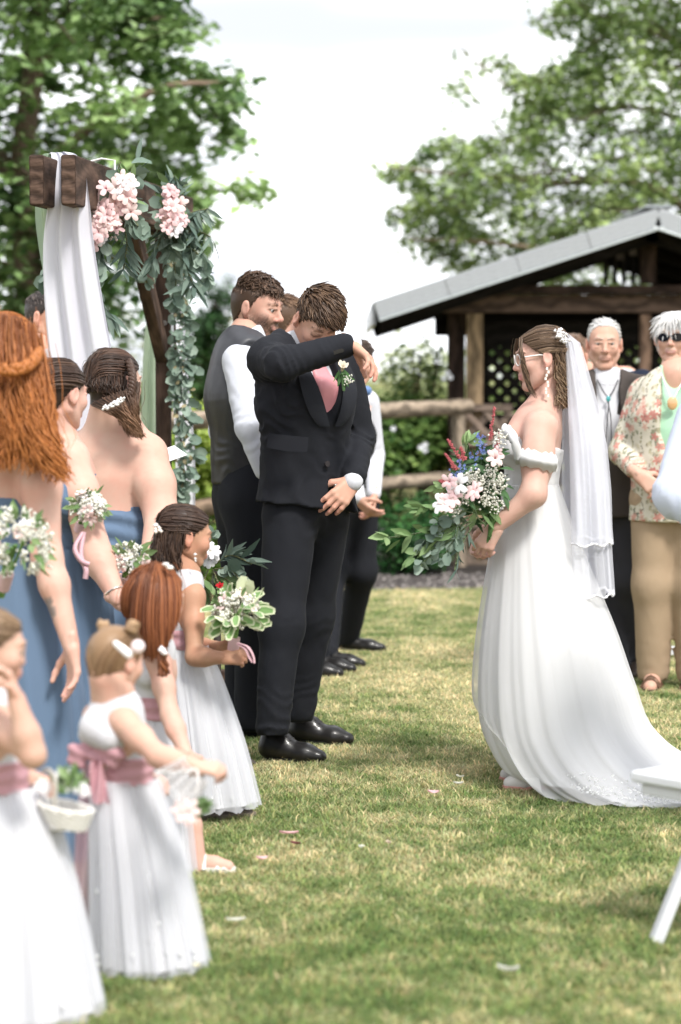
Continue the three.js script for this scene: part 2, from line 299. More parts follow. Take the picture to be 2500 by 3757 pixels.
{ // turf: tufts of thin blades, straw and green
  const tuft = (k) => {
    const b = new MB();
    for (let i = 0; i < 12; i++) {
      const a = rr(0, 6.28), r = 0.036 * Math.sqrt(rnd()), x = Math.cos(a) * r, z = Math.sin(a) * r, h = rr(0.007, 0.018) * (i % 4 ? 1 : 1.3), w = rr(0.0012, 0.0021), ya = rr(0, 6.28), bend = rr(0.7, 2.2) * h, bx = Math.cos(ya) * bend, bz = Math.sin(ya) * bend, sx = Math.cos(ya + 1.57) * w, sz = Math.sin(ya + 1.57) * w;
      const c = jit(rnd() < 0.45 ? [1.25, 1.1, 0.95] : [0.86, 0.98, 0.8], 0.42), c2 = mul3(c, 1.15), N = unit([bx * 0.5, 1, bz * 0.5]);
      const p = [b.v([x - sx, -0.002, z - sz], N, c), b.v([x + sx, -0.002, z + sz], N, c), b.v([x - sx * 0.8 + bx * 0.35, h * 0.6, z - sz * 0.8 + bz * 0.35], N, c), b.v([x + sx * 0.8 + bx * 0.35, h * 0.6, z + sz * 0.8 + bz * 0.35], N, c), b.v([x + bx, h, z + bz], N, c2)];
      b.i.push(p[0], p[2], p[1], p[1], p[2], p[3], p[2], p[4], p[3]);
    }
    return b.geo(true);
  };
  const mat = std({ roughness: 0.85, specularIntensity: 0.25, transmission: 0.5 });
  const straw = [0.73, 0.67, 0.51], dry = [0.53, 0.49, 0.33], green = [0.245, 0.315, 0.135], deep = [0.115, 0.19, 0.06];
  const m4 = new THREE.Matrix4(), q = new THREE.Quaternion(), Y = new THREE.Vector3(0, 1, 0), col = new THREE.Color();
  for (let kind = 0; kind < 3; kind++) {
    const pts = [];
    const N = 42000; let guard = 0;
    while (pts.length < N && guard++ < N * 4) {
      const d = Math.sqrt(lerp(5.0 * 5.0, 17.4 * 17.4, rnd())) , hw = 0.145 * d + 0.55, x = rr(-hw, hw), z = -d;
      if (rnd() > hw / (0.145 * d + 0.55)) continue;
      if (z < -16.1 - 0.35 * x * 0.4) continue;
      pts.push([x, z, d]);
    }
    const im = new THREE.InstancedMesh(tuft(kind), mat, pts.length); im.name = kind ? 'grass_' + String(kind).padStart(3, '0') : 'grass'; im.userData = { kind: 'stuff', label: 'short dry lawn grass mottled straw and green', category: 'grass' };
    pts.forEach(([x, z, d], i) => {
      q.setFromAxisAngle(Y, rr(0, 6.28)); const s = rr(0.75, 1.25) * (1 + (d - 8) * 0.02), t = lawnTone(x, z) + gauss() * 0.4 - smoothstep(-z, 5, 6.6) * 0 + (d < 7.2 ? (7.2 - d) * 0.1 : 0) - smoothstep(d, 8, 11) * 0.1;
      m4.compose(new THREE.Vector3(x, 0.002, z), q, new THREE.Vector3(s, s * rr(0.8, 1.2), s)); im.setMatrixAt(i, m4);
      let c = t < -0.25 ? mixc(straw, dry, clamp((t + 0.8) / 0.55, 0, 1)) : t < 0.2 ? mixc(dry, green, (t + 0.25) / 0.45) : mixc(green, deep, clamp((t - 0.2) / 0.6, 0, 1)); c = jit(c, 0.18);
      im.setColorAt(i, col.setRGB(...c));
    });
    im.receiveShadow = true; im.castShadow = true; scene.add(im);
  }
}
{ // gravel strip at the lawn's far edge, then planting soil
  const gt = tex(256, (u, v) => { const a = 0.55 + 0.5 * tileN(u, v, 8) + (rnd() - 0.5) * 0.5; return [a * 0.62, a * 0.59, a * 0.58]; }, true, 1);
  const strip = (name, z0, z1, y, mat, col) => { const g = surf(24, 2, (u, v) => { const x = lerp(-9, 12, u); return [x, y + 0.004 * nz(x * 5, v * 3, 1), lerp(z0, z1, v) - 0.14 * x + 0.06 * nz(x * 2, v, 4), x, v * (z1 - z0)]; }, col); return setting(name, g, mat); };
  strip('gravel_path', -17.5, -16.05, 0.006, std({ map: gt, roughness: 1, bumpMap: gt, bumpScale: 0.02 }), [0.5, 0.46, 0.45]);
  strip('soil_bed', -22.5, -17.5, 0.012, std({ map: gt, roughness: 1 }), [0.16, 0.12, 0.09]);
  const pb = new MB(); for (let i = 0; i < 2600; i++) { const x = rr(-3.4, 3.8), z = rr(-17.5, -16.0) - 0.14 * x, s = rr(0.006, 0.02), k = jit([0.2, 0.18, 0.17], 0.5), p = [x, 0.008, z], a = rr(0, 6.3); const q = [0, 1, 2].map((j) => [p[0] + Math.cos(a + j * 2.1) * s, 0.007, p[2] + Math.sin(a + j * 2.1) * s]), top = [p[0], 0.008 + s * rr(0.4, 1), p[2]]; pb.tri(q[0], top, q[1], k); pb.tri(q[1], top, q[2], k); pb.tri(q[2], top, q[0], k); }
  setting('gravel_stones', pb.geo(), std({ roughness: 1 }), 'stuff');
}

// ---------- foliage ----------
const leafMat = M.leaf, farLeaf = std({ roughness: 0.7, specularIntensity: 0.25, transmission: 0.38 });
// leaves along twigs that start in the polygon's plane and spread in depth
function crown(poly, depth, o) {
  const b = new MB(); let minx = 1e9, maxx = -1e9, miny = 1e9, maxy = -1e9; for (const p of poly) { minx = Math.min(minx, p[0]); maxx = Math.max(maxx, p[0]); miny = Math.min(miny, p[1]); maxy = Math.max(maxy, p[1]); }
  const inside = (x, y) => { let w = false; for (let i = 0, j = poly.length - 1; i < poly.length; j = i++) { const [xi, yi] = poly[i], [xj, yj] = poly[j]; if (yi > y !== yj > y && x < ((xj - xi) * (y - yi)) / (yj - yi) + xi) w = !w; } return w; };
  const edge = (x, y) => { let m = 1e9; for (let i = 0, j = poly.length - 1; i < poly.length; j = i++) { const ax = poly[j][0], ay = poly[j][1], bx = poly[i][0] - ax, by = poly[i][1] - ay, h = clamp(((x - ax) * bx + (y - ay) * by) / (bx * bx + by * by || 1), 0, 1); m = Math.min(m, Math.hypot(x - ax - bx * h, y - ay - by * h)); } return m; };
  const z0 = poly[0][2]; let n = 0, g = 0;
  while (n < o.twigs && g++ < o.twigs * 12) {
    const x = rr(minx, maxx), y = rr(miny, maxy); if (!inside(x, y)) continue; const e = edge(x, y);
    const z = z0 + rr(-1, 1) * Math.min(depth, Math.sqrt(e * 2.2) * depth * 0.55 + 0.12);
    if (fbm(x * o.clump, y * o.clump, z * o.clump * 0.6 + 9, 2) < o.gap) continue;
    n++;
    const tone = fbm(x * 0.9, y * 0.9, z * 0.9, 2), dir = unit([(x - o.core[0]) * 0.6 + gauss() * 0.9, gauss() * 0.6 + 0.1, gauss() * 0.9]), L = o.twigLen * rr(0.5, 1.2) * (e < 0.5 ? 0.6 : 1);
    if (n % 3 === 0) b.tube([[x - dir[0] * L * 0.7, y - dir[1] * L * 0.7, z - dir[2] * L * 0.7], [x + dir[0] * L, y + dir[1] * L - L * 0.2, z + dir[2] * L]], (k) => 0.012 * (1 - k * 0.7), [0.1, 0.075, 0.05], 3);
    for (let i = 0; i < o.per; i++) {
      const t = rnd(), p = [x + dir[0] * L * t + gauss() * o.spread, y + dir[1] * L * t - L * 0.2 * t * t + gauss() * o.spread, z + dir[2] * L * t + gauss() * o.spread];
      const c = jit(mixc(o.dark, o.light, clamp(0.5 + tone * 1.1 + gauss() * 0.25, 0, 1)), 0.15), a = rr(0, 6.28), s = o.leaf * rr(0.65, 1.2);
      b.far(p, [Math.cos(a), rr(-0.7, 0.25), Math.sin(a)], [gauss() * 0.5, 1, gauss() * 0.5], s, s * o.wide * 1.15, c, rr(0.05, 0.4));
    }
  }
  return b;
}
function tree(label, poly, depth, trunk, limbs, o, group) {
  const base = trunk[0], t = thing('tree', label, 'tree', [base[0], 0, base[2]], group);
  const tb = new MB(), tc = curve(trunk, 14); tb.tube(tc, (k) => lerp(o.r0, o.r1, Math.pow(k, 0.8)) * (1 + 0.35 * Math.pow(1 - k, 8)), o.bark, 10);
  for (const l of limbs) tb.tube(curve(l.p, 10), (k) => lerp(l.r, l.r * 0.22, k), jit(o.bark, 0.15), 7);
  part(t, 'trunk', tb.geo(), M.bark);
  part(t, 'crown', crown(poly, depth, o).geo(), farLeaf);
  return t;
}
{ // big maple at left, behind the arbor
  const poly = [[-6.228,7.947,-21], [-1.346,7.947,-21], [-1.431,5.244,-21], [-1.695,4.617,-21], [-1.359,4.551,-21], [-1.301,4.247,-21], [-1.174,4.099,-21], [-.894,4.025,-21], [-.883,3.858,-21], [-1.044,3.747,-21], [-.97,3.45,-21], [-1.101,3.431,-21], [-1.145,3.728,-21], [-1.325,3.728,-21], [-1.409,3.431,-21], [-1.346,3.245,-21], [-1.177,3.152,-21], [-1.065,3.133,-21], [-.728,3.036,-21], [-.84,2.977,-21], [-1.103,3.021,-21], [-1.141,2.909,-21], [-.972,2.723,-21], [-1.048,2.573,-21], [-1.216,2.723,-21], [-1.367,2.573,-21], [-1.706,2.424,-21], [-1.858,2.087,-21], [-1.708,2.049,-21], [-1.652,1.937,-21], [-2.01,1.824,-21], [-2.726,1.712,-21], [-4.833,1.749,-21], [-6.32,2.798,-21]];
  tree('tall green broadleaf tree rising behind the wedding arbor at left', poly, 2.6, [[-2.741,-.328,-21], [-2.685,2.049,-21], [-2.744,3.245,-21], [-2.612,4.284,-21], [-2.508,5.759,-21]],
    [{ p: [[-2.715,3.059,-21], [-2.125,3.484,-20.4], [-1.439,3.798,-20], [-.955,3.869,-20.3]], r: 0.06 }, { p: [[-2.719,2.573,-21], [-2.167,2.829,-21.5], [-1.475,3.058,-21.5], [-.818,3.051,-21.4]], r: 0.05 }, { p: [[-2.632,4.099,-21], [-2.107,4.432,-21], [-1.407,4.449,-20.6]], r: 0.05 }, { p: [[-2.722,3.096,-21], [-3.579,3.782,-21.5], [-4.427,4.099,-21]], r: 0.1 }, { p: [[-2.714,2.237,-21], [-2.264,2.259,-20.6], [-1.693,2.542,-20.4]], r: 0.03 }],
    { twigs: 3000, per: 18, twigLen: 0.42, spread: 0.11, leaf: 0.115, wide: 0.85, dark: [0.075, 0.16, 0.05], light: [0.36, 0.5, 0.2], clump: 1.5, gap: -0.05, core: [-2.712,3.543,-21], bark: [0.21, 0.15, 0.11], r0: 0.16, r1: 0.07 });
  // spreading tree at right, behind the pavilion
  const p2 = [[4.203,8.585,-26], [8.333,8.585,-26], [8.941,1.252,-26], [1.941,1.252,-26], [1.424,2.461,-26], [1.191,2.693,-26], [1.051,2.646,-26], [.958,2.831,-26], [.679,2.831,-26], [.818,3.016,-26], [.562,3.118,-26], [.771,3.247,-26], [.933,3.386,-26], [.771,3.478,-26], [.538,3.607,-26], [.436,3.7,-26], [.608,3.732,-26], [.794,3.64,-26], [.816,3.824,-26], [1.048,3.824,-26], [1.187,3.985,-26], [1.419,3.939,-26], [1.604,4.031,-26], [1.464,4.261,-26], [1.288,4.537,-26], [1.334,4.574,-26], [1.511,4.353,-26], [1.651,4.077,-26], [1.928,4.261,-26], [1.881,4.491,-26], [1.602,4.72,-26], [1.24,4.867,-26], [1.277,4.927,-26], [1.694,4.812,-26], [1.903,4.72,-26], [2.158,4.537,-26], [2.343,4.72,-26], [2.572,5.041,-26], [2.086,5.156,-26], [2.062,5.293,-26], [2.478,5.407,-26], [2.522,5.682,-26], [3.069,6.775,-26]];
  tree('wide loosely branched green tree spreading behind the pavilion roof', p2, 3, [[4.388,-.761,-26], [4.456,1.718,-26], [4.711,4.031,-26], [4.912,6.775,-26]],
    [{ p: [[4.495,2.461,-26], [3.261,3.395,-25.5], [2.122,3.44,-25.5], [.53,3.607,-25.6]], r: 0.06 }, { p: [[4.624,3.478,-26], [3.369,4.304,-26.4], [2.16,4.261,-26], [1.277,4.895,-26]], r: 0.04 }, { p: [[4.662,4.261,-26], [3.777,4.858,-26], [2.849,5.224,-26], [2.109,5.224,-26]], r: 0.06 }, { p: [[4.479,1.811,-26], [2.979,2.513,-25], [1.636,2.78,-25], [.706,2.84,-25.3]], r: 0.05 }, { p: [[3.273,3.402,-25.6], [2.163,3.663,-26], [1.604,4.123,-26], [1.306,4.546,-26]], r: 0.02 }],
    { twigs: 6200, per: 18, twigLen: 0.36, spread: 0.09, leaf: 0.1, wide: 0.55, dark: [0.1, 0.18, 0.055], light: [0.42, 0.52, 0.2], clump: 1.15, gap: -0.07, core: [4.25,3.801,-26], bark: [0.2, 0.15, 0.1], r0: 0.22, r1: 0.1 });
  // small tree between arbor and groomsman
  const p3 = [[-1.687,2.289,-30], [-1.418,2.557,-30], [-1.311,2.343,-30], [-1.446,2.075,-30], [-1.366,1.753,-30], [-1.528,1.431,-30], [-1.638,.893,-30], [-1.962,.785,-30], [-1.932,1.485,-30], [-1.823,1.968,-30]];
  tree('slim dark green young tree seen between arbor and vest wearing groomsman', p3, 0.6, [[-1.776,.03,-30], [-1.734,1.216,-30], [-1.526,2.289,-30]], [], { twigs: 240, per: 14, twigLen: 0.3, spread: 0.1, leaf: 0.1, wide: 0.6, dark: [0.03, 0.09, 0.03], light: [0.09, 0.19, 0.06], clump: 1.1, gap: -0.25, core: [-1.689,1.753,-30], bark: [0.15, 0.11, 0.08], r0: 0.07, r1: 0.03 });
}
// softer, paler trees and bushes far behind
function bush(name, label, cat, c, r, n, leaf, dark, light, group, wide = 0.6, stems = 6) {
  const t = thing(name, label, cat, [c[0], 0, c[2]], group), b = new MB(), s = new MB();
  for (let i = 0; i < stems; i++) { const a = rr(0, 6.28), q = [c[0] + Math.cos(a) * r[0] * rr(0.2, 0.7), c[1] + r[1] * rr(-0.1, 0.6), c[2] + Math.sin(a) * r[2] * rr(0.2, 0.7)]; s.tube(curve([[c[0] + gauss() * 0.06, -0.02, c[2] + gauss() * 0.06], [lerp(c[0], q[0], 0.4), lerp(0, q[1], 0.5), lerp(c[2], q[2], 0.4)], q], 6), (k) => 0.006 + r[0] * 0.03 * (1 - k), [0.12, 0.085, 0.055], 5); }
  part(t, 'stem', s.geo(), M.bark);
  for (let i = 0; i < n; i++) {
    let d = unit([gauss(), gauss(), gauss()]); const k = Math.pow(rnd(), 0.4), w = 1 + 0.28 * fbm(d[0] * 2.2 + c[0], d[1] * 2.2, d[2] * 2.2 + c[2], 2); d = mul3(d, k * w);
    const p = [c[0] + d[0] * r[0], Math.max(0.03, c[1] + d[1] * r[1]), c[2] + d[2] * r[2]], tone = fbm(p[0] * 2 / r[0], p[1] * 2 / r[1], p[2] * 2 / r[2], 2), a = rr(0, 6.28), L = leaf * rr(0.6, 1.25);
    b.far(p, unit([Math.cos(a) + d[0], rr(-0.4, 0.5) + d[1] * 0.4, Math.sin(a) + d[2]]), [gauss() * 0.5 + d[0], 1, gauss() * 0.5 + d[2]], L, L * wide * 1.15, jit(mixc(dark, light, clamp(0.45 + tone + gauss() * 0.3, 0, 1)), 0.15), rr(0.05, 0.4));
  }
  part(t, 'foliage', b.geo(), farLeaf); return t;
}
{
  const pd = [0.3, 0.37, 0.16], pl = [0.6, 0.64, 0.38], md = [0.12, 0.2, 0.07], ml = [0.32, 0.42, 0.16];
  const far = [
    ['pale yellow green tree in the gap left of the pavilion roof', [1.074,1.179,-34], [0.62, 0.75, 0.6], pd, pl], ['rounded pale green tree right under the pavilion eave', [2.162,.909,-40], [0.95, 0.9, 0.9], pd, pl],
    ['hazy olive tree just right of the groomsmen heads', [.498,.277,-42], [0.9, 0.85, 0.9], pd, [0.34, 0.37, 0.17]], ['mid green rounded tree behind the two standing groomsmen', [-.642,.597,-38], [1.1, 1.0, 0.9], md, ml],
    ['straw coloured bush behind the eucalyptus garland', [-1.768,1.403,-44], [0.75, 1.3, 0.8], [0.2, 0.21, 0.1], [0.42, 0.4, 0.22]], ['low grey green tree framed by drape and post', [-3.127,1.161,-36], [0.95, 1.15, 0.9], [0.13, 0.18, 0.08], [0.33, 0.36, 0.18]],
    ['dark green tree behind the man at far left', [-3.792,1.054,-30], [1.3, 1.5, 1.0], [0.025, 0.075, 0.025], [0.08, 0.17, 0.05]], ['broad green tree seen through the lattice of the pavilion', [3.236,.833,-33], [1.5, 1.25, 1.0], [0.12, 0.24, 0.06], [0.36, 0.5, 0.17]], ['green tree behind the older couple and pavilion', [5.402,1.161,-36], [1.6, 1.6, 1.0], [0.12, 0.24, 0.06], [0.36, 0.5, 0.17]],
  ];
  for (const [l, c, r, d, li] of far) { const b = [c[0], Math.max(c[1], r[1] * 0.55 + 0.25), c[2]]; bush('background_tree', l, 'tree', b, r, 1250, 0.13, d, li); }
  // distant hedge line that closes the view
  const hb = new MB(); for (let i = 0; i < 9000; i++) { const x = rr(-16, 18), h = 1.15 + 0.5 * fbm(x * 0.35, 3, 1, 2) , y = h * Math.pow(rnd(), 0.7), z = -52 + rr(-1.5, 1.5), a = rr(0, 6.28), L = rr(0.14, 0.3), t = fbm(x * 0.8, y, z, 2); hb.far([x, y, z], [Math.cos(a), rr(-0.5, 0.5), Math.sin(a)], [gauss() * 0.5, 1, gauss() * 0.5], L, L * 0.8, jit(mixc([0.09, 0.15, 0.05], [0.28, 0.33, 0.15], clamp(0.5 + t, 0, 1)), 0.15), 0.2); }
  const h = setting('distant_hedge', hb.geo(), farLeaf, 'stuff'); Object.assign(h.userData, { label: 'distant blurred green hedge line beyond the garden', category: 'hedge' });
  // plants along the fence
  const yd = [0.2, 0.31, 0.05], yl = [0.56, 0.66, 0.16], gd = [0.08, 0.18, 0.045], gl = [0.3, 0.44, 0.12], sd = [0.02, 0.085, 0.022], sl = [0.08, 0.23, 0.06];
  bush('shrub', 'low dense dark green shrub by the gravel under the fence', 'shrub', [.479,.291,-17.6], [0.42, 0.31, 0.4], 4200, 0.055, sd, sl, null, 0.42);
  bush('vine', 'yellow green climbing vine bright beside the eucalyptus garland', 'vine', [-.923,.927,-15.6], [0.36, 0.36, 0.3], 1500, 0.075, yd, yl, null, 0.85);
  bush('vine', 'leafy green vine behind the fence right of the boy', 'vine', [.404,.953,-18.6], [0.42, 0.34, 0.3], 1700, 0.08, gd, gl, null, 0.85);
  bush('vine', 'yellow tipped vine on the fence left of the corner post', 'vine', [.738,.873,-19], [0.36, 0.3, 0.3], 1300, 0.08, [0.08, 0.17, 0.03], [0.36, 0.46, 0.09], null, 0.85);
  bush('vine', 'shaded green vine low behind the lower fence rail', 'vine', [-.661,.603,-16.4], [0.75, 0.36, 0.3], 1700, 0.075, gd, gl, null, 0.85);
  bush('vine', 'green vine hidden mostly by the groom and vest man', 'vine', [-.139,.76,-17.6], [0.6, 0.45, 0.3], 1700, 0.075, gd, gl, null, 0.85);
  bush('shrub', 'green bush low at the left of the vest wearing man', 'shrub', [-.835,.408,-15], [0.3, 0.26, 0.3], 900, 0.07, gd, [0.22, 0.34, 0.06], null, 0.5);
  bush('shrub', 'pale rose bush with white flowers between shrub and pavilion', 'shrub', [.633,1.382,-19.5], [0.3, 0.36, 0.25], 700, 0.06, [0.07, 0.15, 0.05], [0.28, 0.36, 0.14], null, 0.7);
  const fl = new MB(); for (const [x, y] of [[968, 1028], [978, 1022], [1020, 870], [1035, 868], [1028, 858], [978, 1035], [905, 985]]) { const p = V([.706,1.16,-18.2]).toArray(); const X = (x - 784) / 5565 * 18.3, Yy = 1.49 + (849 - y) / 304; for (let k = 0; k < 6; k++) { const a = k * 1.05; fl.leaf([X, Yy, p[2]], [Math.cos(a), Math.sin(a), 0.4], [0, 0.2, 1], 0.022, 0.024, [0.85, 0.86, 0.9], 0.2, 1); } }
  single('white_flowers', 'scattered white blossoms among the fence vines', 'flowers', fl.geo(), M.petal).userData.kind = 'stuff';
}

// ---------- log rail fence ----------
{
  const f = thing('rail_fence', 'weathered round log rail fence with corner post', 'fence', [.877,0,-17.961]), col = [0.38, 0.315, 0.255];
  const log = (name, pts, r, c = col) => { const b = new MB(); b.tube(curve(pts, 10), (k) => r * (1 + 0.06 * nz(k * 6, r * 50, pts[0][0])), jit(c, 0.1), 12); const g = b.geo(), U = g.attributes.uv; for (let i = 0; i < U.count; i++) U.setXY(i, U.getY(i), U.getX(i)); part(f, name, g, M.timber); };
  log('post', [[.892,-.027,-18.05], [.886,.677,-18.05], [.878,1.267,-18.05]], 0.055);
  log('rail', [[.955,1.208,-18.1], [.36,1.195,-17.3], [-.244,1.179,-16.2]], 0.058); log('rail', [[.905,.681,-18.1], [.361,.673,-17.3], [-.245,.678,-16.2]], 0.05);
  log('post', [[-.247,.035,-16.3], [-.246,.697,-16.3], [-.252,1.239,-16.3]], 0.055);
  log('rail', [[-.244,1.173,-16.2], [-.814,1.177,-14.9], [-1.217,1.181,-14]], 0.058); log('rail', [[-.245,.661,-16.2], [-.717,.646,-15.1], [-1.22,.607,-14]], 0.055, [0.26, 0.19, 0.14]);
  log('post', [[-1.228,-.006,-14.05], [-1.224,.604,-14.05], [-1.226,1.236,-14.05]], 0.055);
}

// ---------- garden pavilion ----------
{
  const D = 18.3, p = thing('pavilion', 'dark timber garden pavilion with grey metal gable roof', 'pavilion', [2.403,0,-18.24]);
  const dark = [0.075, 0.05, 0.042], brown = [0.15, 0.105, 0.085], tan = [0.42, 0.31, 0.2], black = [0.02, 0.017, 0.016];
  const L = [.247,1.949,-17.7], R = [2.312,2.624,-17.7], RR = [R[0] * 2 - L[0], L[1], L[2]], back = -22.2, metal = [0.33, 0.345, 0.36];
  const roof = (a, b, nm) => { // sheet, fascia pans and soffit of one slope
    const n = unit([-(b[1] - a[1]), b[0] - a[0], 0]), up = n[1] < 0 ? mul3(n, -1) : n;
    const mk = (o0, o1, z0, z1, c) => { const g = boxGeo(len3(sub3(b, a)), o1 - o0, Math.abs(z1 - z0), 0.004, c); const x = unit(sub3(b, a)); const m = new THREE.Matrix4().makeBasis(V(x), V(cross([0, 0, 1], x)), new THREE.Vector3(0, 0, 1)); const sgn = cross([0, 0, 1], x)[1] > 0 ? 1 : -1; m.setPosition(...add3(mix3([a[0], a[1], (z0 + z1) / 2], [b[0], b[1], (z0 + z1) / 2], 0.5), mul3(up, (o0 + o1) / 2))); return g.applyMatrix4(m); };
    part(p, 'roof_sheet', mk(0.0, 0.03, L[2] - 0.02, back, metal), M.roof); part(p, 'soffit', mk(-0.04, -0.004, L[2] - 0.06, back + 0.05, dark), M.timber);
    const N = 4; for (let i = 0; i < N; i++) { const q0 = mix3(a, b, i / N + 0.0003), q1 = mix3(a, b, (i + 1) / N - 0.0003), c = jit(metal, 0.03), g = boxGeo(len3(sub3(q1, q0)), 0.135, 0.025, 0.006, c), x = unit(sub3(q1, q0)), y = cross([0, 0, 1], x); g.applyMatrix4(new THREE.Matrix4().makeBasis(V(x), V(y), new THREE.Vector3(0, 0, 1)).setPosition(...add3(mix3(q0, q1, 0.5), add3(mul3(up, -0.035), [0, 0, 0.012 + (i % 2) * 0.003])))); part(p, 'fascia_panel', g, M.roof); }
    const lip = boxGeo(len3(sub3(b, a)), 0.016, 0.05, 0.005, [0.5, 0.54, 0.55]), x = unit(sub3(b, a)); lip.applyMatrix4(new THREE.Matrix4().makeBasis(V(x), V(cross([0, 0, 1], x)), new THREE.Vector3(0, 0, 1)).setPosition(...add3(mix3(a, b, 0.5), add3(mul3(up, -0.112), [0, 0, 0.014])))); part(p, 'drip_edge', lip, M.roof);
    for (let i = 0; i < 4; i++) { const z = L[2] - 0.35 - i * 1.15; part(p, 'rafter', timber(add3([a[0], a[1], z], mul3(up, -0.12)), add3([b[0], b[1], z], mul3(up, -0.12)), 0.06, 0.15, 0.005), M.timber).geometry.attributes.color.array.set(new Float32Array(1)); }
  };
  const colored = (g, c) => norm(g, c);
  const T = (a, b, w, h, c, name = 'beam', upv) => part(p, name, colored(timber(a, b, w, h, 0.008, upv), jit(c, 0.08)), M.timber);
  roof(L, R); roof(RR, R);
  p.children.filter((m) => m.name === 'rafter').forEach((m) => norm(m.geometry, black));
  part(p, 'eave_board', boxGeo(0.03, 0.16, 4.4, 0.005, [0.28, 0.29, 0.3]).translate(L[0] - 0.005, L[1] - 0.06, (L[2] + back) / 2), M.roof);
  part(p, 'ridge_cap', boxGeo(0.2, 0.03, 4.5, 0.01, [0.2, 0.22, 0.23]).translate(R[0], R[1] + 0.045, (L[2] + back) / 2), M.roof);
  const xy = (x, y, d) => { const s = 5565 / d; return [(x - 784) / s, 1.49 + (849 - y) / s, -d]; };
  // posts, tie beams, king post
  T(xy(1050, 1305, D + 0.25), xy(1050, 690, D + 0.25), 0.13, 0.13, dark, 'post', [0, 0, 1]);
  T(xy(1092, 1308, D), xy(1092, 722, D), 0.125, 0.125, tan, 'post', [0, 0, 1]);
  T(xy(1484, 1308, D), xy(1484, 724, D), 0.085, 0.085, [0.3, 0.2, 0.15], 'post', [0, 0, 1]);
  T(xy(1880, 1308, D), xy(1880, 722, D), 0.125, 0.125, tan, 'post', [0, 0, 1]);
  T(xy(1010, 700, D + 0.02), xy(2020, 700, D + 0.02), 0.1, 0.135, brown); T(xy(1015, 668, D - 0.1), xy(2015, 668, D - 0.1), 0.06, 0.07, dark);
  T(xy(1489, 655, D), xy(1489, 520, D), 0.12, 0.09, dark, 'king_post', [0, 0, 1]);
  T(xy(1000, 735, D + 3.3), xy(2020, 735, D + 3.3), 0.1, 0.3, black); T(xy(1040, 690, D + 0.1), xy(1040, 690, D + 3.5), 0.1, 0.16, dark); T(xy(1880, 690, D + 0.1), xy(1880, 690, D + 3.5), 0.1, 0.16, dark);
  for (let i = 0; i < 4; i++) T(xy(1392 + i * 21, 655, D + 0.1), xy(1392 + i * 21, 585 - i * 8, D + 0.1), 0.035, 0.02, black, 'gable_slat', [0, 0, 1]);
  for (let i = 0; i < 2; i++) T(xy(1425 + i * 30, 600 - i * 10, D - 0.05), xy(1425 + i * 30, 570 - i * 10, D - 0.05), 0.06, 0.03, [0.14, 0.12, 0.12], 'bracket', [0, 0, 1]);
  T(xy(1500, 600, D + 3.3), xy(2010, 600, D + 3.3), 0.03, 0.55, black, 'gable_board');
  for (const [x, d] of [[1110, 3.3], [1500, 3.3], [1880, 3.3]]) T(xy(x, 1240, D + d), xy(x, 700, D + d), 0.11, 0.11, black, 'post', [0, 0, 1]);
  // lattice panels: every slat a piece
  const lattice = (x0, x1, y0, y1, d, step, w, c, name) => {
    const a = xy(x0, y1, d), b = xy(x1, y0, d), W = b[0] - a[0], H = b[1] - a[1], S = step, clip = (k, s) => { // lines x + s*y = k
      const pts = []; for (const [px, py] of [[0, (k - 0) * s], [W, (k - W) * s]]) if (py >= 0 && py <= H) pts.push([px, py]); for (const [px, py] of [[k, 0], [k - s * H, H]]) if (px > 0 && px < W) pts.push([px, py]); return pts.length >= 2 ? pts : null; };
    for (const s of [1, -1]) for (let k = (s > 0 ? S * 0.5 : -H + S * 0.5); k < W + (s > 0 ? H : 0); k += S) { const q = clip(k, s); if (!q || Math.hypot(q[0][0] - q[1][0], q[0][1] - q[1][1]) < 0.05) continue; const z = a[2] + s * 0.006; T([a[0] + q[0][0], a[1] + q[0][1], z], [a[0] + q[1][0], a[1] + q[1][1], z], w, 0.01, c, name, [0, 0, 1]); }
    for (const [q0, q1] of [[[0, 0], [W, 0]], [[0, H], [W, H]]]) T([a[0] + q0[0], a[1] + q0[1], a[2]], [a[0] + q1[0], a[1] + q1[1], a[2]], 0.05, 0.05, c, 'lattice_rail');
  };
  lattice(1120, 1478, 790, 940, D + 0.5, 0.118, 0.05, black, 'lattice_slat'); lattice(1490, 1800, 790, 940, D + 0.5, 0.118, 0.05, black, 'lattice_slat');
  T(xy(1100, 760, D + 0.5), xy(1880, 760, D + 0.5), 0.05, 0.16, black, 'header_board');
  lattice(1068, 1180, 938, 1020, D - 0.1, 0.16, 0.05, [0.27, 0.21, 0.18], 'lattice_slat'); lattice(1105, 1480, 960, 1290, D + 0.5, 0.17, 0.075, black, 'lattice_slat'); lattice(1490, 1800, 960, 1290, D + 0.5, 0.17, 0.075, black, 'lattice_slat');
  lattice(1072, 1180, 1210, 1300, D - 0.1, 0.17, 0.05, [0.3, 0.24, 0.2], 'lattice_slat');
  setting('pavilion_floor', boxGeo(4.6, 0.05, 4.0, 0.01, [0.2, 0.18, 0.16]).translate(R[0] + 0.2, 0.035, -20.4), M.paint);
}

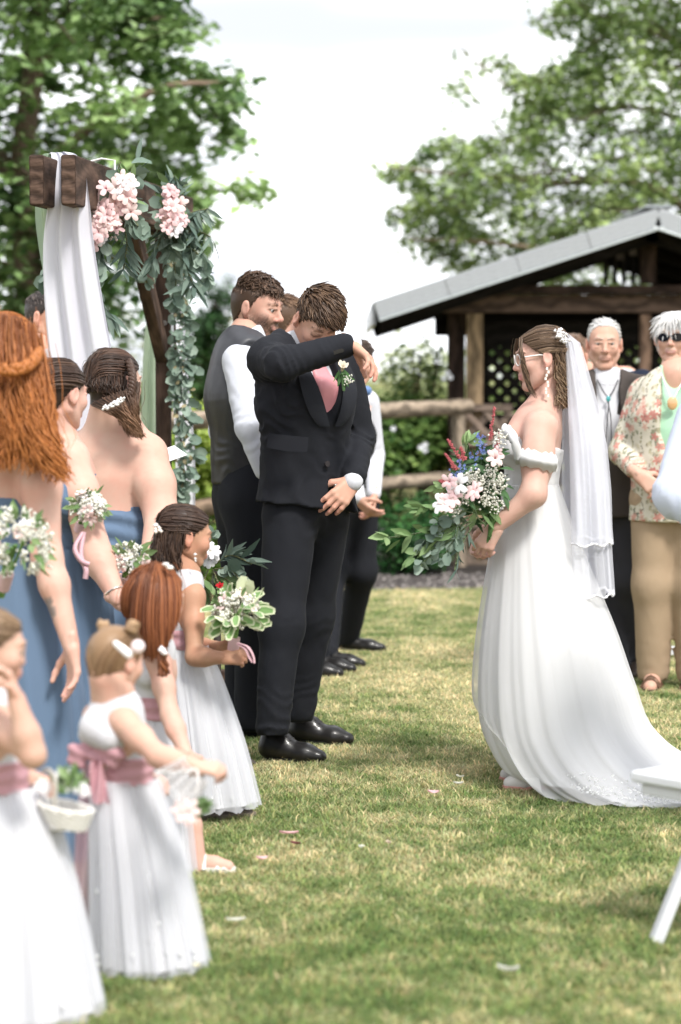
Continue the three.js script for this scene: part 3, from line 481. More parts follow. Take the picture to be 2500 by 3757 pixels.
// ---------- wedding arbor ----------
const leafy = { euc: [[0.14, 0.2, 0.16], [0.33, 0.41, 0.34]], willow: [[0.075, 0.12, 0.1], [0.27, 0.34, 0.28]], fresh: [[0.09, 0.17, 0.06], [0.25, 0.35, 0.16]] };
const mkLeaf = (L, W, c, bend, round) => { const b = new MB(); b.leaf([0, 0, 0], [0, 1, 0], [0, 0, 1], L, W, c, bend, round); return b.geo(); };
const leafKinds = {}; for (const [k, L, W, r] of [['euc', 0.06, 0.056, 1], ['willow', 0.085, 0.02, 0], ['fresh', 0.055, 0.026, 0]]) leafKinds[k] = Array.from({ length: 6 }, () => mkLeaf(L * rr(0.8, 1.15), W * rr(0.85, 1.15), jit(mixc(leafy[k][0], leafy[k][1], rnd()), 0.12), rr(-0.1, 0.5), r));
const randQ = (dir, s = 0.5) => quatTo(unit([dir[0] + gauss() * s, dir[1] + gauss() * s, dir[2] + gauss() * s]), unit([gauss(), gauss() * 0.5 + 0.3, gauss() + 0.6]));
const pieceLeaf = (t, kind, p, dir, s = 0.5, sc = 1) => piece(t, 'leaf', leafKinds[kind][(rnd() * 6) | 0], leafMat, p, randQ(dir, s), sc * rr(0.8, 1.2));
// a blossom: rings of cupped petals
function blossomGeo(R, outer, inner, open = 0.6, rings = 3, per = 6) {
  const b = new MB();
  for (let r = 0; r < rings; r++) { const k = r / Math.max(1, rings - 1), rad = R * lerp(0.3, 1, k), tilt = lerp(0.15, open * 1.5, k), n = per + r; for (let i = 0; i < n; i++) {
    const a = (i / n + r * 0.37 + rr(-0.03, 0.03)) * 6.283, c = jit(mixc(inner, outer, k), 0.08), w = (rad * 3.6) / n + R * 0.15, h = rad * rr(0.9, 1.1), ids = [];
    for (let v = 0; v <= 4; v++) for (let u = -1; u <= 1; u++) { const t = v / 4 - (v === 4 && u ? 0.07 : 0), prof = [0.35, 0.85, 1.05, 1.02, 0.66][v], out = R * 0.06 + Math.sin(tilt * t * 1.2) * h * t, up = Math.cos(tilt * t) * h * t * (1.05 - 0.25 * t), aw = (u * w * 0.5 * prof) / (out + R * 0.3), ca = Math.cos(a + aw), sa = Math.sin(a + aw); ids.push(b.v([ca * (out + R * 0.04 * Math.abs(u)), up - Math.abs(u) * h * 0.08, sa * (out + R * 0.04 * Math.abs(u))], [0, 1, 0], v < 2 ? mixc(c, inner, 0.5 - v * 0.25) : c)); }
    for (let v = 0; v < 4; v++) for (let u = 0; u < 2; u++) { const q = ids[v * 3 + u], s = ids[v * 3 + u + 1], e = ids[v * 3 + 3 + u], f = ids[v * 3 + 4 + u]; b.i.push(q, e, s, s, e, f); }
  } }
  return b.geo(true);
}
const pinkO = [0.8, 0.58, 0.59], pinkI = [0.68, 0.33, 0.38], blushO = [0.86, 0.68, 0.66], cream = [0.84, 0.79, 0.72], whiteP = [0.82, 0.81, 0.83];
const blossoms = { pink: [0, 1, 2].map(() => blossomGeo(0.042, pinkO, pinkI, 0.8, 2, 5)), blush: [0, 1, 2].map(() => blossomGeo(0.05, blushO, [0.8, 0.5, 0.5], 0.7, 2, 5)), white: [0, 1, 2].map(() => blossomGeo(0.04, whiteP, [0.8, 0.78, 0.68], 0.85, 2, 5)), wrose: [0, 1].map(() => blossomGeo(0.026, whiteP, [0.76, 0.76, 0.62], 0.6, 4, 4)), brose: [0, 1].map(() => blossomGeo(0.028, blushO, [0.78, 0.5, 0.48], 0.5, 4, 4)), rose: [0, 1].map(() => blossomGeo(0.028, cream, [0.8, 0.72, 0.55], 0.42, 4, 4)) };
const bloom = (t, kind, p, dir, sc = 1) => piece(t, 'blossom', blossoms[kind][(rnd() * blossoms[kind].length) | 0], M.petal, p, randQ(dir, 0.3), sc * rr(0.85, 1.15));
function sprays(pts, n, spread, r, c) { const b = new MB(); for (let i = 0; i < n; i++) { const p = pts[(rnd() * pts.length) | 0], q = [p[0] + gauss() * spread, p[1] + gauss() * spread, p[2] + gauss() * spread], s = r * rr(0.7, 1.3), k = jit(c, 0.08), o = [[s, 0, 0], [-s, 0, 0], [0, s, 0], [0, -s, 0], [0, 0, s], [0, 0, -s]].map((d) => b.v(add3(q, d), unit(d), k)); for (const f of [[0, 2, 4], [2, 1, 4], [1, 3, 4], [3, 0, 4], [2, 0, 5], [1, 2, 5], [3, 1, 5], [0, 3, 5]]) b.i.push(o[f[0]], o[f[1]], o[f[2]]); } return b.geo(); }
{
  const a = thing('wedding_arbor', 'dark stained timber wedding arbor of thick beams and braced posts', 'arbor', [-.748,0,-10.552]), dk = [0.125, 0.082, 0.066], dk2 = [0.09, 0.058, 0.047];
  const T = (p, q, w, h, c, n, up) => part(a, n, norm(timber(p, q, w, h, 0.01, up), jit(c, 0.08)), M.timber);
  const B0 = [-.989,2.175,-8.83], B1 = [-.723,2.206,-11.5], lat = [-0.117, 0, -0.012];
  T(B0, B1, 0.056, 0.184, dk, 'beam'); T(add3(B0, lat), add3(B1, lat), 0.056, 0.184, dk, 'beam');
  const mid = (t) => add3(mix3(B0, B1, t), mul3(lat, 0.5));
  const P1 = mid(0.87), P0 = mid(0.13);
  for (const P of [P0, P1]) { T([P[0], 0.02, P[2]], [P[0], B0[1] + 0.06, P[2]], 0.068, 0.1, dk2, 'post', [0, 0, 1]); T([P[0] - 0.45, 0.05, P[2]], [P[0] + 0.3, 0.05, P[2]], 0.1, 0.088, dk2, 'foot'); }
  const bd = unit(sub3(B1, B0));
  T(add3([P1[0], 1.56, P1[2]], mul3(bd, -0.03)), add3([P1[0], B0[1] - 0.08, P1[2]], mul3(bd, -0.74)), 0.056, 0.1, dk, 'brace');
  T(add3([P0[0], 1.56, P0[2]], mul3(bd, 0.03)), add3([P0[0], B0[1] - 0.1, P0[2]], mul3(bd, 0.55)), 0.056, 0.09, dk2, 'brace');
  const bolt = new THREE.CylinderGeometry(0.012, 0.012, 0.012, 10).rotateX(Math.PI / 2); norm(bolt, [0.35, 0.34, 0.33]); for (const y of [1.62, 1.7]) piece(a, 'bolt', bolt, M.metal, [P1[0] + 0.01, y, P1[2] + 0.055]);
  const board = timber([-.42,.065,-10], [-.33,-.009,-9.75], 0.02, 0.14, 0.004); part(a, 'brace_board', norm(board, [0.3, 0.25, 0.21]), M.timber); part(a, 'foot_board', norm(timber([-.465,-.021,-9.72], [-.318,-.018,-9.76], 0.12, 0.03, 0.004), [0.3, 0.26, 0.22]), M.timber);
  single('wooden_plank', 'weathered grey wooden plank lying on the grass under the white flower girl dress', 'plank', norm(timber([-.496,-.006,-7.95], [-.306,-.004,-8.03], 0.14, 0.05, 0.006), [0.36, 0.31, 0.27]), M.timber);
  const strap = new MB(); const sp = [-.915,2.201,-9.3]; strap.tube([[sp[0] + 0.052, sp[1] - 0.12, sp[2]], [sp[0] + 0.052, sp[1] + 0.085, sp[2]], [sp[0], sp[1] + 0.092, sp[2] - 0.01], [sp[0] - 0.05, sp[1] + 0.08, sp[2] - 0.02]], 0.004, [0.8, 0.78, 0.76], 5); single('white_cord', 'thin white cord tying the flower swag round the arbor beam', 'cord', strap.geo(), M.paper);

  // hanging cloths: folds run down the length
  const drape = (name, label, path, w0, w1, folds, col, mat, dirx = [1, 0, 0.25], ph = 0) => {
    const c = curve(path, 40), d = unit(dirx), back = unit(cross(d, [0, 1, 0]));
    const g = surf(56, 40, (u, v) => { const p = c[Math.round(v * 40)], w = lerp(w0, w1, Math.pow(v, 0.75)), f = Math.sin(u * folds * 6.283 + ph + 0.8 * Math.sin(v * 2 + u * 3)) * lerp(0.012, 0.03, v) + 0.008 * nz(u * 9, v * 3, ph), x = (u - 0.5) * w + 0.01 * Math.sin(v * 9 + ph) ; return [p[0] + d[0] * x + back[0] * f, p[1] - 0.012 * Math.cos(u * 12) * v, p[2] + d[2] * x + back[2] * f, u * w * 2, v * 2]; }, col);
    return single(name, label, 'drape', g, mat);
  };
  const wd = std({ roughness: 0.9, specularIntensity: 0.1, transmission: 0.35 });
  drape('drape', 'long white sheer drape hanging from the near end of the arbor beams', [[-1.09,2.288,-9.2], [-1.049,2.296,-9.1], [-1.024,2.246,-9.05], [-1.003,2.098,-9], [-.998,1.954,-9], [-.983,1.73,-9], [-.959,1.44,-9], [-.947,.841,-9], [-.942,.335,-9]], 0.03, 0.3, 3, [0.72, 0.72, 0.79], wd);
  drape('drape', 'sage green drape looped between the two beams beside the white drape', [[-1.035,2.294,-9.15], [-1.071,2.298,-9.15], [-1.088,2.112,-9.2], [-1.091,1.97,-9.3], [-1.062,1.739,-9.35], [-1.045,1.235,-9.4], [-1.04,.381,-9.45]], 0.05, 0.2, 2.5, [0.5, 0.62, 0.48], wd, [1, 0, 0.3], 2);
  drape('drape', 'sage green drape hanging beside the far arbor post', [[-.831,2.159,-11.4], [-.841,1.916,-11.4], [-.854,1.672,-11.4], [-.872,1.386,-11.4], [-.885,1.099,-11.4], [-.892,.565,-11.4]], 0.05, 0.16, 2.2, [0.52, 0.62, 0.48], wd, [1, 0, 0.1], 1);
  drape('drape', 'white drape hanging behind the eucalyptus garland on the far post', [[-.766,2.159,-11.4], [-.76,1.794,-11.4], [-.757,1.386,-11.4], [-.742,1.079,-11.4], [-.735,.668,-11.4], [-.733,.152,-11.4]], 0.06, 0.11, 1.6, [0.8, 0.8, 0.85], wd, [1, 0, 0.1], 3);

  // eucalyptus garland on the far post
  const g = thing('eucalyptus_garland', 'long silver green eucalyptus garland running down the far arbor post', 'garland', [-.734,.873,-11.05]);
  const gp = curve([[-.788,2.06,-11.05], [-.759,1.903,-11.05], [-.756,1.745,-11.05], [-.753,1.587,-11.05], [-.741,1.448,-11.05], [-.746,1.29,-11.05], [-.727,1.131,-11.05], [-.739,.992,-11.05], [-.748,.863,-11.05]], 60);
  const st = new MB(); st.tube(gp, 0.005, [0.16, 0.09, 0.07], 5); part(g, 'stem', st.geo(), M.bark);
  for (let i = 0; i < 230; i++) { const k = rnd(), p = gp[Math.floor(k * 60)], a = rr(-0.4, 3.5), dir = [Math.cos(a) * 1.0 + 0.25, rr(-0.9, 0.25), Math.sin(a) * 0.9 + 0.15], s = rr(0, 0.04) * (k > 0.8 ? 0.6 : 1); pieceLeaf(g, 'euc', [p[0] + dir[0] * s + 0.022, p[1] + gauss() * 0.02, p[2] + dir[2] * s], dir, 0.25, rnd() < 0.35 ? 0.5 : 1); }
  part(g, 'small_leaves', (() => { const b = new MB(); for (let i = 0; i < 420; i++) { const p = gp[Math.floor(rnd() * 60)], q = [p[0] + gauss() * 0.032 + 0.02, p[1] + gauss() * 0.03, p[2] + gauss() * 0.04 + 0.02]; b.leaf(q, [gauss(), gauss() - 0.3, gauss()], [gauss(), 0.4, 1], 0.024, 0.017, jit(rnd() < 0.25 ? [0.42, 0.36, 0.22] : [0.2, 0.27, 0.22], 0.2), 0.2, 1); } return b.geo(); })(), leafMat).userData.kind = 'stuff';

  // two floral swags
  const swag = (label, c, axis, len, wid, kinds, nB, nL, hang) => {
    const t = thing('floral_swag', label, 'flower arrangement', c), ax = unit(axis);
    const core = new MB(); core.tube([add3(c, mul3(ax, -len)), c, add3(c, mul3(ax, len))], (k) => 0.02, [0.06, 0.08, 0.04], 6); part(t, 'stem', core.geo(), M.bark);
    for (let i = 0; i < nB; i++) { const k = rr(-0.9, 0.9), off = (1 - k * k) * wid, p = add3(add3(c, mul3(ax, k * len)), [gauss() * off * 0.8, gauss() * off * 0.8, 0.05 + rr(0, 0.05)]); bloom(t, kinds[(rnd() * kinds.length) | 0], p, [gauss() * 0.4 + 0.15, 0.25 + gauss() * 0.3, 1], rr(0.6, 0.98)); }
    for (let i = 0; i < nL; i++) { const k = rr(-1, 1.05), p = add3(add3(c, mul3(ax, k * len)), [gauss() * wid * 0.7, gauss() * wid * 0.7, rr(-0.03, 0.03)]), e = unit([gauss(), gauss(), gauss() * 0.6]), d = unit(add3(mul3(ax, Math.sign(k) * Math.abs(k) * 1.3), e)); pieceLeaf(t, rnd() < 0.3 ? 'euc' : rnd() < 0.6 ? 'willow' : 'fresh', add3(p, mul3(d, 0.02)), d, 0.4, 1.05); }
    for (const h of hang) { const cp = curve(h.p, 14), s = new MB(); s.tube(cp, 0.003, [0.15, 0.16, 0.08], 4); part(t, 'stem', s.geo(), M.bark); for (let i = 0; i < h.n; i++) { const p = cp[Math.floor(rnd() * 15)]; const a = rr(0, 6.28); pieceLeaf(t, h.k, [p[0], p[1], p[2]], [Math.cos(a) * 0.8, -0.8 + gauss() * 0.3, Math.sin(a) * 0.6 + 0.2], 0.3, h.s || 1); } }
    part(t, 'small_flowers', sprays([c, add3(c, mul3(ax, len * 0.5)), add3(c, mul3(ax, -len * 0.5))], 150, wid * 0.8, 0.006, [0.72, 0.64, 0.6]), M.petal).userData.kind = 'stuff';
  };
  swag('larger pink and white floral swag on the front of the arbor beam', [-.879,2.086,-9.3], sub3([-.82,2.201,-9.3], [-.938,1.962,-9.3]), 0.15, 0.062, ['pink', 'blush', 'white', 'pink', 'blush'], 46, 70,
    [{ p: [[-.838,2.042,-9.4], [-.827,1.975,-9.4], [-.841,1.875,-9.4]], n: 18, k: 'willow', s: 1.1 }, { p: [[-.809,2.089,-9.35], [-.775,2.036,-9.3]], n: 8, k: 'euc', s: 1.1 }, { p: [[-.93,1.97,-9.3], [-.952,1.839,-9.35], [-.928,1.739,-9.35], [-.874,1.681,-9.35]], n: 34, k: 'willow', s: 1.2 }, { p: [[-.93,1.904,-9.3], [-.906,1.837,-9.3]], n: 8, k: 'euc', s: 1.2 }, { p: [[-1.066,1.925,-9.4], [-1.142,1.891,-9.4], [-1.131,1.824,-9.4]], n: 10, k: 'euc', s: 1.0 }, { p: [[-.867,2.168,-9.3], [-.853,2.242,-9.3], [-.84,2.28,-9.3]], n: 8, k: 'fresh', s: 1.3 }]);
  swag('pink and white floral swag with trailing greenery on the arbor post', [-.704,2.125,-10.2], sub3([-.703,2.216,-10.2], [-.697,2.034,-10.2]), 0.11, 0.05, ['pink', 'white', 'blush', 'pink'], 26, 90,
    [{ p: [[-.7,2.216,-10.2], [-.727,2.261,-10.2], [-.696,2.297,-10.2]], n: 18, k: 'willow' }, { p: [[-.682,2.089,-10.2], [-.627,2.143,-10.2], [-.558,2.161,-10.2]], n: 26, k: 'willow', s: 1.1 }, { p: [[-.664,2.053,-10.2], [-.609,2.071,-10.2], [-.545,2.043,-10.2]], n: 24, k: 'willow', s: 1.1 }, { p: [[-.655,2.016,-10.2], [-.591,1.962,-10.2], [-.559,1.871,-10.2]], n: 20, k: 'euc' }, { p: [[-.673,1.998,-10.2], [-.642,1.907,-10.2], [-.619,1.844,-10.2]], n: 24, k: 'willow', s: 1.3 }, { p: [[-.737,2.089,-10.2], [-.77,1.998,-10.2], [-.788,1.944,-10.2]], n: 22, k: 'willow', s: 1.1 }, { p: [[-.808,1.952,-10.4], [-.836,1.897,-10.4], [-.827,1.841,-10.4]], n: 10, k: 'euc', s: 0.9 }, { p: [[-.708,1.948,-10.3], [-.699,1.856,-10.3], [-.718,1.783,-10.3]], n: 18, k: 'euc', s: 0.8 }]);
}

// ---------- people: bodies ----------
const SK = [0.56, 0.315, 0.235], SKp = [0.6, 0.365, 0.295];
const rotM = (yaw, pitch, roll) => new THREE.Matrix4().makeRotationY(yaw * Math.PI / 180).multiply(new THREE.Matrix4().makeRotationX(pitch * Math.PI / 180)).multiply(new THREE.Matrix4().makeRotationZ(roll * Math.PI / 180));
function headFrame(c, H, yaw, pitch, roll = 0) { const k = H / 0.235, m = rotM(yaw, pitch, roll).scale(new THREE.Vector3(k, k, k)).setPosition(...c); return { m, k, w: (p) => { const v = V(p).applyMatrix4(m); return [v.x, v.y, v.z]; } }; }
function headGeo(fr, o = {}) {
  const F = new Field(), s = o.skin || SK, red = mixc(s, [0.75, 0.3, 0.26], 0.35), fem = o.fem || 0, ch = o.child || 0, old = o.old || 0;
  F.ell([0, 0.033, -0.014], [0.075, 0.086, 0.097], s, 0.01);
  F.ell([0, -0.03 + ch * 0.01, 0.03], [0.059 + ch * 0.006, 0.082 - fem * 0.003 - ch * 0.008, 0.062], s, 0.03);
  for (const x of [-1, 1]) F.cone([x * (0.054 - fem * 0.004), -0.05, 0.0], [x * 0.02, -0.098 + ch * 0.01, 0.062], 0.021, 0.017, s, 0.025);
  F.ell([0, -0.1 + ch * 0.012, 0.066], [0.023 - fem * 0.004, 0.016, 0.018], s, 0.015);
  for (const x of [-1, 1]) F.ell([x * 0.038, -0.02, 0.062], [0.022 + ch * 0.004, 0.022 + ch * 0.004, 0.024], mixc(s, red, 0.5), 0.022);
  F.cone([-0.032, 0.029, 0.078], [0.032, 0.029, 0.078], 0.012 - fem * 0.004, 0.012 - fem * 0.004, s, 0.018);
  for (const x of [-1, 1]) F.sph([x * 0.031, 0.008, 0.1], 0.015, mul3(s, 0.9), 0.014).sub();
  const nl = 0.107 - fem * 0.005 - ch * 0.014;
  F.cone([0, 0.02, 0.083], [0, -0.022, nl], 0.0075, 0.0105 - fem * 0.002, s, 0.012); F.ell([0, -0.026, nl], [0.012 - fem * 0.002, 0.0105, 0.012], red, 0.008);
  for (const x of [-1, 1]) F.ell([x * 0.0125, -0.03, nl - 0.011], [0.0075, 0.007, 0.01], red, 0.006);
  for (const x of [-1, 1]) F.sph([x * 0.0065, -0.0385, nl - 0.006], 0.004, mul3(s, 0.35), 0.003).sub();
  F.ell([0, -0.058, 0.083], [0.023, 0.012, 0.012], s, 0.012);
  const lip = o.lip || mixc(s, [0.6, 0.2, 0.2], 0.55);
  F.cone([-0.018, -0.0565, 0.086], [0.018, -0.0565, 0.086], 0.006, 0.006, lip, 0.006); F.cone([-0.014, -0.0655, 0.087], [0.014, -0.0655, 0.087], 0.0072, 0.0072, lip, 0.005);
  F.cone([-0.022, -0.0605, 0.096], [0.022, -0.0605, 0.096], 0.0022, 0.0022, mul3(lip, 0.45), 0.004).sub(); F.cone([-0.022, -0.0608, 0.092], [0.022, -0.0608, 0.092], 0.002, 0.002, mul3(lip, 0.4), 0.004).paint();
  for (const x of [-1, 1]) { // lids, brows, ears
    F.cone([x * 0.017, 0.0135, 0.0895], [x * 0.044, 0.0125, 0.078], 0.0066, 0.0055, mul3(s, 0.92), 0.005); F.cone([x * 0.017, 0.0115, 0.0925], [x * 0.045, 0.0105, 0.08], 0.003, 0.003, mixc(o.brow || [0.1, 0.06, 0.04], s, 0.15), 0.0025).paint();
    F.cone([x * 0.018, 0.0005, 0.0865], [x * 0.042, 0.0015, 0.0785], 0.0045, 0.004, mul3(s, 0.95), 0.005);
    F.limb([[x * 0.013, 0.029, 0.094], [x * 0.032, 0.036, 0.0885], [x * 0.05, 0.029, 0.072]], [0.0036, 0.0038, 0.002], mixc(o.brow || [0.1, 0.06, 0.04], s, 0.22), 0.003);
    F.ell([x * 0.079, -0.002, -0.008], [0.011, 0.033, 0.02], mixc(s, red, 0.6), 0.006, [unit([1, 0, -x * 0.35]), [0, 1, 0], unit([x * 0.35, 0, 1])]); F.ell([x * 0.091, 0.004, -0.004], [0.008, 0.02, 0.011], mul3(red, 0.75), 0.006).sub(); F.sph([x * 0.077, -0.03, -0.002], 0.0085, red, 0.006);
    if (old) { F.cone([x * 0.018, -0.03, 0.095], [x * 0.034, -0.062, 0.08], 0.002, 0.002, s, 0.008).sub(); F.ell([x * 0.033, -0.008, 0.084], [0.014, 0.006, 0.008], mul3(s, 0.9), 0.006); F.cone([x * 0.03, -0.07, 0.07], [x * 0.034, -0.095, 0.055], 0.002, 0.002, s, 0.01).sub(); }
  }
  if (o.closed) for (const x of [-1, 1]) { F.ell([x * 0.031, 0.007, 0.0795], [0.0145, 0.012, 0.0115], mul3(s, 0.95), 0.004); F.limb([[x * 0.016, 0.0015, 0.091], [x * 0.031, -0.003, 0.092], [x * 0.046, 0.0015, 0.08]], [0.0025, 0.0032, 0.0025], [0.06, 0.03, 0.02], 0.0025).q.slice(-2).forEach((q) => { q.paint = true; }); }
  if (old) for (const y of [0.055, 0.067, 0.078]) F.limb([[-0.035, y - 0.003, 0.086], [0, y, 0.096], [0.035, y - 0.003, 0.086]], [0.001, 0.0012, 0.001], mul3(s, 0.85), 0.007).q.slice(-2).forEach((q) => { q.sub = true; });
  F.cone([0, -0.03, -0.028], [0, -0.1, -0.034], (o.neck || 0.055), (o.neck || 0.055) * 0.88, s, 0.03);
  const bc = o.beard;
  const colorFn = (x, y, z, c) => {
    let k = 1 + 0.05 * fbm(x * 60, y * 60, z * 60, 2); let r = [c[0] * k, c[1] * k, c[2] * k];
    if (old) { const q = Math.max(0, fbm(x * 35, y * 35, z * 35 + 4, 2)); r = mixc(r, [0.5, 0.24, 0.17], q * 0.45); }
    if (bc && z > -0.02) { const jaw = smoothstep(-y, 0.02 + 0.3 * Math.max(0, 0.055 - Math.abs(x)) - (Math.abs(x) > 0.05 ? 0.035 : 0), 0.05 + 0.3 * Math.max(0, 0.055 - Math.abs(x))) * (1 - smoothstep(-y, 0.112, 0.13)), mus = smoothstep(0.012 - Math.abs(y + 0.045), 0, 0.006) * (Math.abs(x) < 0.03 ? 1 : 0) * (z > 0.07 ? 1 : 0), lipz = smoothstep(0.026 - Math.hypot(x, (y + 0.061) * 1.9), 0, 0.006) * (z > 0.075 ? 1 : 0); let b = Math.max(jaw * (1 - lipz), mus); b *= 0.8 + 0.4 * nz(x * 220, y * 220, z * 220); r = mixc(r, bc, clamp(b * 1.05, 0, 0.95)); }
    if (o.stain) r = o.stain(x, y, z, r) || r;
    return r;
  };
  const g = F.mesh(o.cell || 0.0042, null, colorFn), parts = [g];
  if (o.eyes !== false && !o.closed) for (const x of [-1, 1]) {
    const e = new THREE.SphereGeometry(0.0118, 16, 12), P = e.attributes.position, cc = new Float32Array(P.count * 3), gz = unit([(o.look || [0, 0])[0], (o.look || [0, 0])[1], 1]);
    for (let i = 0; i < P.count; i++) { const d = unit([P.getX(i), P.getY(i), P.getZ(i)]), a = d[0] * gz[0] + d[1] * gz[1] + d[2] * gz[2]; cc.set(a > 0.93 ? [0.008, 0.006, 0.006] : a > 0.84 ? (o.iris || [0.09, 0.05, 0.025]) : [0.42, 0.38, 0.36], i * 3); }
    e.setAttribute('color', new THREE.BufferAttribute(cc, 3)); e.translate(x * 0.031, 0.007, 0.0785); parts.push(e);
  }
  return merge(parts).applyMatrix4(fr.m);
}
// hand prims in a field of their own
function hand(F, wrist, dir, palm, o = {}) {
  const y = unit(dir), z = unit(sub3(palm, mul3(y, palm[0] * y[0] + palm[1] * y[1] + palm[2] * y[2]))), x = mul3(cross(y, z), o.side || 1), k = (o.size || 0.185) / 0.185, s = o.skin || SK, tip = mixc(s, [0.72, 0.33, 0.28], 0.35);
  const P = (a, b, c) => add3(wrist, add3(mul3(x, a * k), add3(mul3(y, b * k), mul3(z, c * k))));
  F.cone(P(0, -0.03, 0), P(0, 0.012, 0), 0.026 * k, 0.027 * k, s, 0.012, [z, 0.75]);
  for (const q of [[0.026, 0.085], [0.008, 0.09], [-0.012, 0.087], [-0.03, 0.078]]) F.cone(P(q[0] * 0.55, 0.01, 0), P(q[0], q[1], -0.003), 0.0175 * k, 0.0115 * k, s, 0.012);
  const curl = o.curl || [0.4, 0.45, 0.5, 0.55], spread = o.spread || 0.06, roots = [[0.03, 0.086], [0.0105, 0.092], [-0.0105, 0.088], [-0.031, 0.078]], lens = [0.072, 0.08, 0.074, 0.058];
  roots.forEach((r, i) => { let p = [r[0], r[1], -0.002], a = curl[i] * 0.9; const sx = (1.3 - i) * spread; for (let j = 0; j < 3; j++) { const L = lens[i] * [0.44, 0.31, 0.25][j], q = [p[0] + sx * L, p[1] + Math.cos(a) * L, p[2] + Math.sin(a) * L]; F.cone(P(...p), P(...q), (0.0098 - j * 0.0009) * k, (0.0092 - j * 0.0011) * k, j === 2 ? tip : mixc(s, tip, 0.3), j ? 0.003 : 0.007); p = q; a += curl[i] * (j ? 0.9 : 1.25); } });
  const t = o.thumb ?? 0.35; let p = [0.024, 0.022, 0.006]; for (const [dx, dy, dz, L, r] of [[0.62, 0.7, 0.35, 0.042, 0.014], [0.4 - t * 0.5, 0.8, 0.3 + t * 0.7, 0.034, 0.0105], [0.15 - t, 0.8, 0.25 + t, 0.027, 0.0095]]) { const u = mul3(unit([dx, dy, dz]), L), q = add3(p, u); F.cone(P(...p), P(...q), r * k, r * 0.85 * k, mixc(s, tip, 0.3), 0.008); p = q; }
}
// hair on the scalp: short locks combed along a direction field, in head coordinates
const hairLine = (f, o) => f > 0 ? lerp(o.ear ?? 0.005, o.front ?? 0.078, smoothstep(f, 0.1, 0.72)) : lerp(o.ear ?? 0.005, o.back ?? -0.07, smoothstep(-f, 0.05, 0.6));
const scalpQ = (y) => y > 0.033 ? Math.sqrt(Math.max(0, 1 - ((y - 0.033) / 0.0885) ** 2)) : lerp(1, 0.74, smoothstep(0.033 - y, 0, 0.12));
const scalp = (a, y, lift = 0) => { const q = scalpQ(y), top = y > 0.033 ? 1 + lift : 1, k = q * (1 + lift), s = Math.sin(a), c = Math.cos(a); return [s * 0.0765 * k, 0.033 + (y - 0.033) * top, -0.014 + c * 0.099 * k]; };
function scalpCap(o) {
  return surf(60, 40, (u, v) => { const a = u * Math.PI * 2, y = lerp(0.1213, -0.09, v * v * 0.45 + v * 0.55), q = scalpQ(y), f = Math.cos(a) * q, inn = y > hairLine(f, o) + 0.005 * nz(Math.sin(a) * 7, y * 90, Math.cos(a) * 7); return scalp(a, y, inn ? (o.cap || 0.03) + 0.015 * nz(Math.sin(a) * 6, y * 60, Math.cos(a) * 6) : lerp(-0.16, -0.55, smoothstep(-y, 0.02, 0.06))); }, o.color);
}
function shortHair(fr, o) {
  const b = new MB(); let n = 0, guard = 0;
  while (n < (o.n || 700) && guard++ < 20000) {
    const a = rr(0, 6.283), y = 0.1213 - 0.2 * Math.pow(rnd(), 1.25), q = scalpQ(y), f = Math.cos(a) * q; if (rnd() > q + 0.12) continue; if (y < hairLine(f, o)) continue; n++;
    const d = unit([Math.sin(a) * q, y > 0.033 ? (y - 0.033) / 0.0885 : (y - 0.033) * 3, Math.cos(a) * q]), p = scalp(a, y, 0.012);
    const top = smoothstep(d[1], o.fade0 ?? 0.25, o.fade1 ?? 0.75), L = lerp(o.side || 0.012, o.top || 0.05, top) * rr(0.7, 1.25), cmb = o.comb(d), t = unit(sub3(cmb, mul3(d, cmb[0] * d[0] + cmb[1] * d[1] + cmb[2] * d[2])));
    const lift = lerp(o.liftSide ?? 0.35, o.lift ?? 0.5, top), w = (o.wave || 0) * top, sw = unit(cross(t, d)), ph = rr(0, 6.28), pts = [];
    for (let i = 0; i <= 5; i++) { const k = i / 5, q2 = add3(add3(p, mul3(t, L * k)), add3(mul3(d, -0.004 + L * lift * (k - 0.55 * k * k)), add3(mul3(sw, w * Math.sin(ph + k * (o.freq || 4)) * k + gauss() * 0.0015), [0, -L * 0.12 * k * k, 0]))); pts.push(q2); }
    const c = jit(mixc(o.color, o.light || mul3(o.color, 1.9), Math.pow(rnd(), 2)), 0.15); b.tube(pts, (k) => (o.r || 0.0032) * Math.sin(Math.PI * (0.2 + 0.78 * k)) + 0.0004, mul3(c, 0.7), 4, c, 1, true);
  }
  return merge([norm(scalpCap(o), o.color), b.geo()]).applyMatrix4(fr.m);
}
// guide families on the scalp: hair drawn back to a point, and hair that falls from a height
const sweep = (fr, o) => [-1, 1].map((s) => Array.from({ length: 8 }, (_, i) => { const t = lerp(0.02, 1, i / 7), A = o.amax || 1.35; return [[s * t * A, (o.y0 ?? 0.09) - (o.drop ?? 0.075) * t ** 1.6, 0.03], [s * lerp(1.2, A + 0.35, t), lerp(0.1205, 0.02, t), 0.06], [s * lerp(2.95, A + 0.9, t), lerp(0.1, 0.012, t), o.puff ?? 0.09], [s * (o.ta ?? 2.8), lerp((o.ty ?? 0.03) + 0.02, o.ty ?? 0.03, t), o.end ?? 0.12]].map((q) => fr.w(scalp(...q))); }));
const fall = (fr, o) => Array.from({ length: o.n || 10 }, (_, i) => { const a = lerp(o.a0, o.a1, i / ((o.n || 10) - 1)), y = o.y0 ?? 0.05, p = scalp(a, y, 0.0), q = scalp(a, y - 0.06, 0.13), r = [q[0] * 1.06, y - 0.06 - o.len * 0.5, q[2] * 1.02], e = [q[0] * (o.flare ?? 1), y - 0.06 - o.len, q[2] * (o.back ?? 0.85)]; return [p, q, r, e].map((v) => fr.w(v)); });
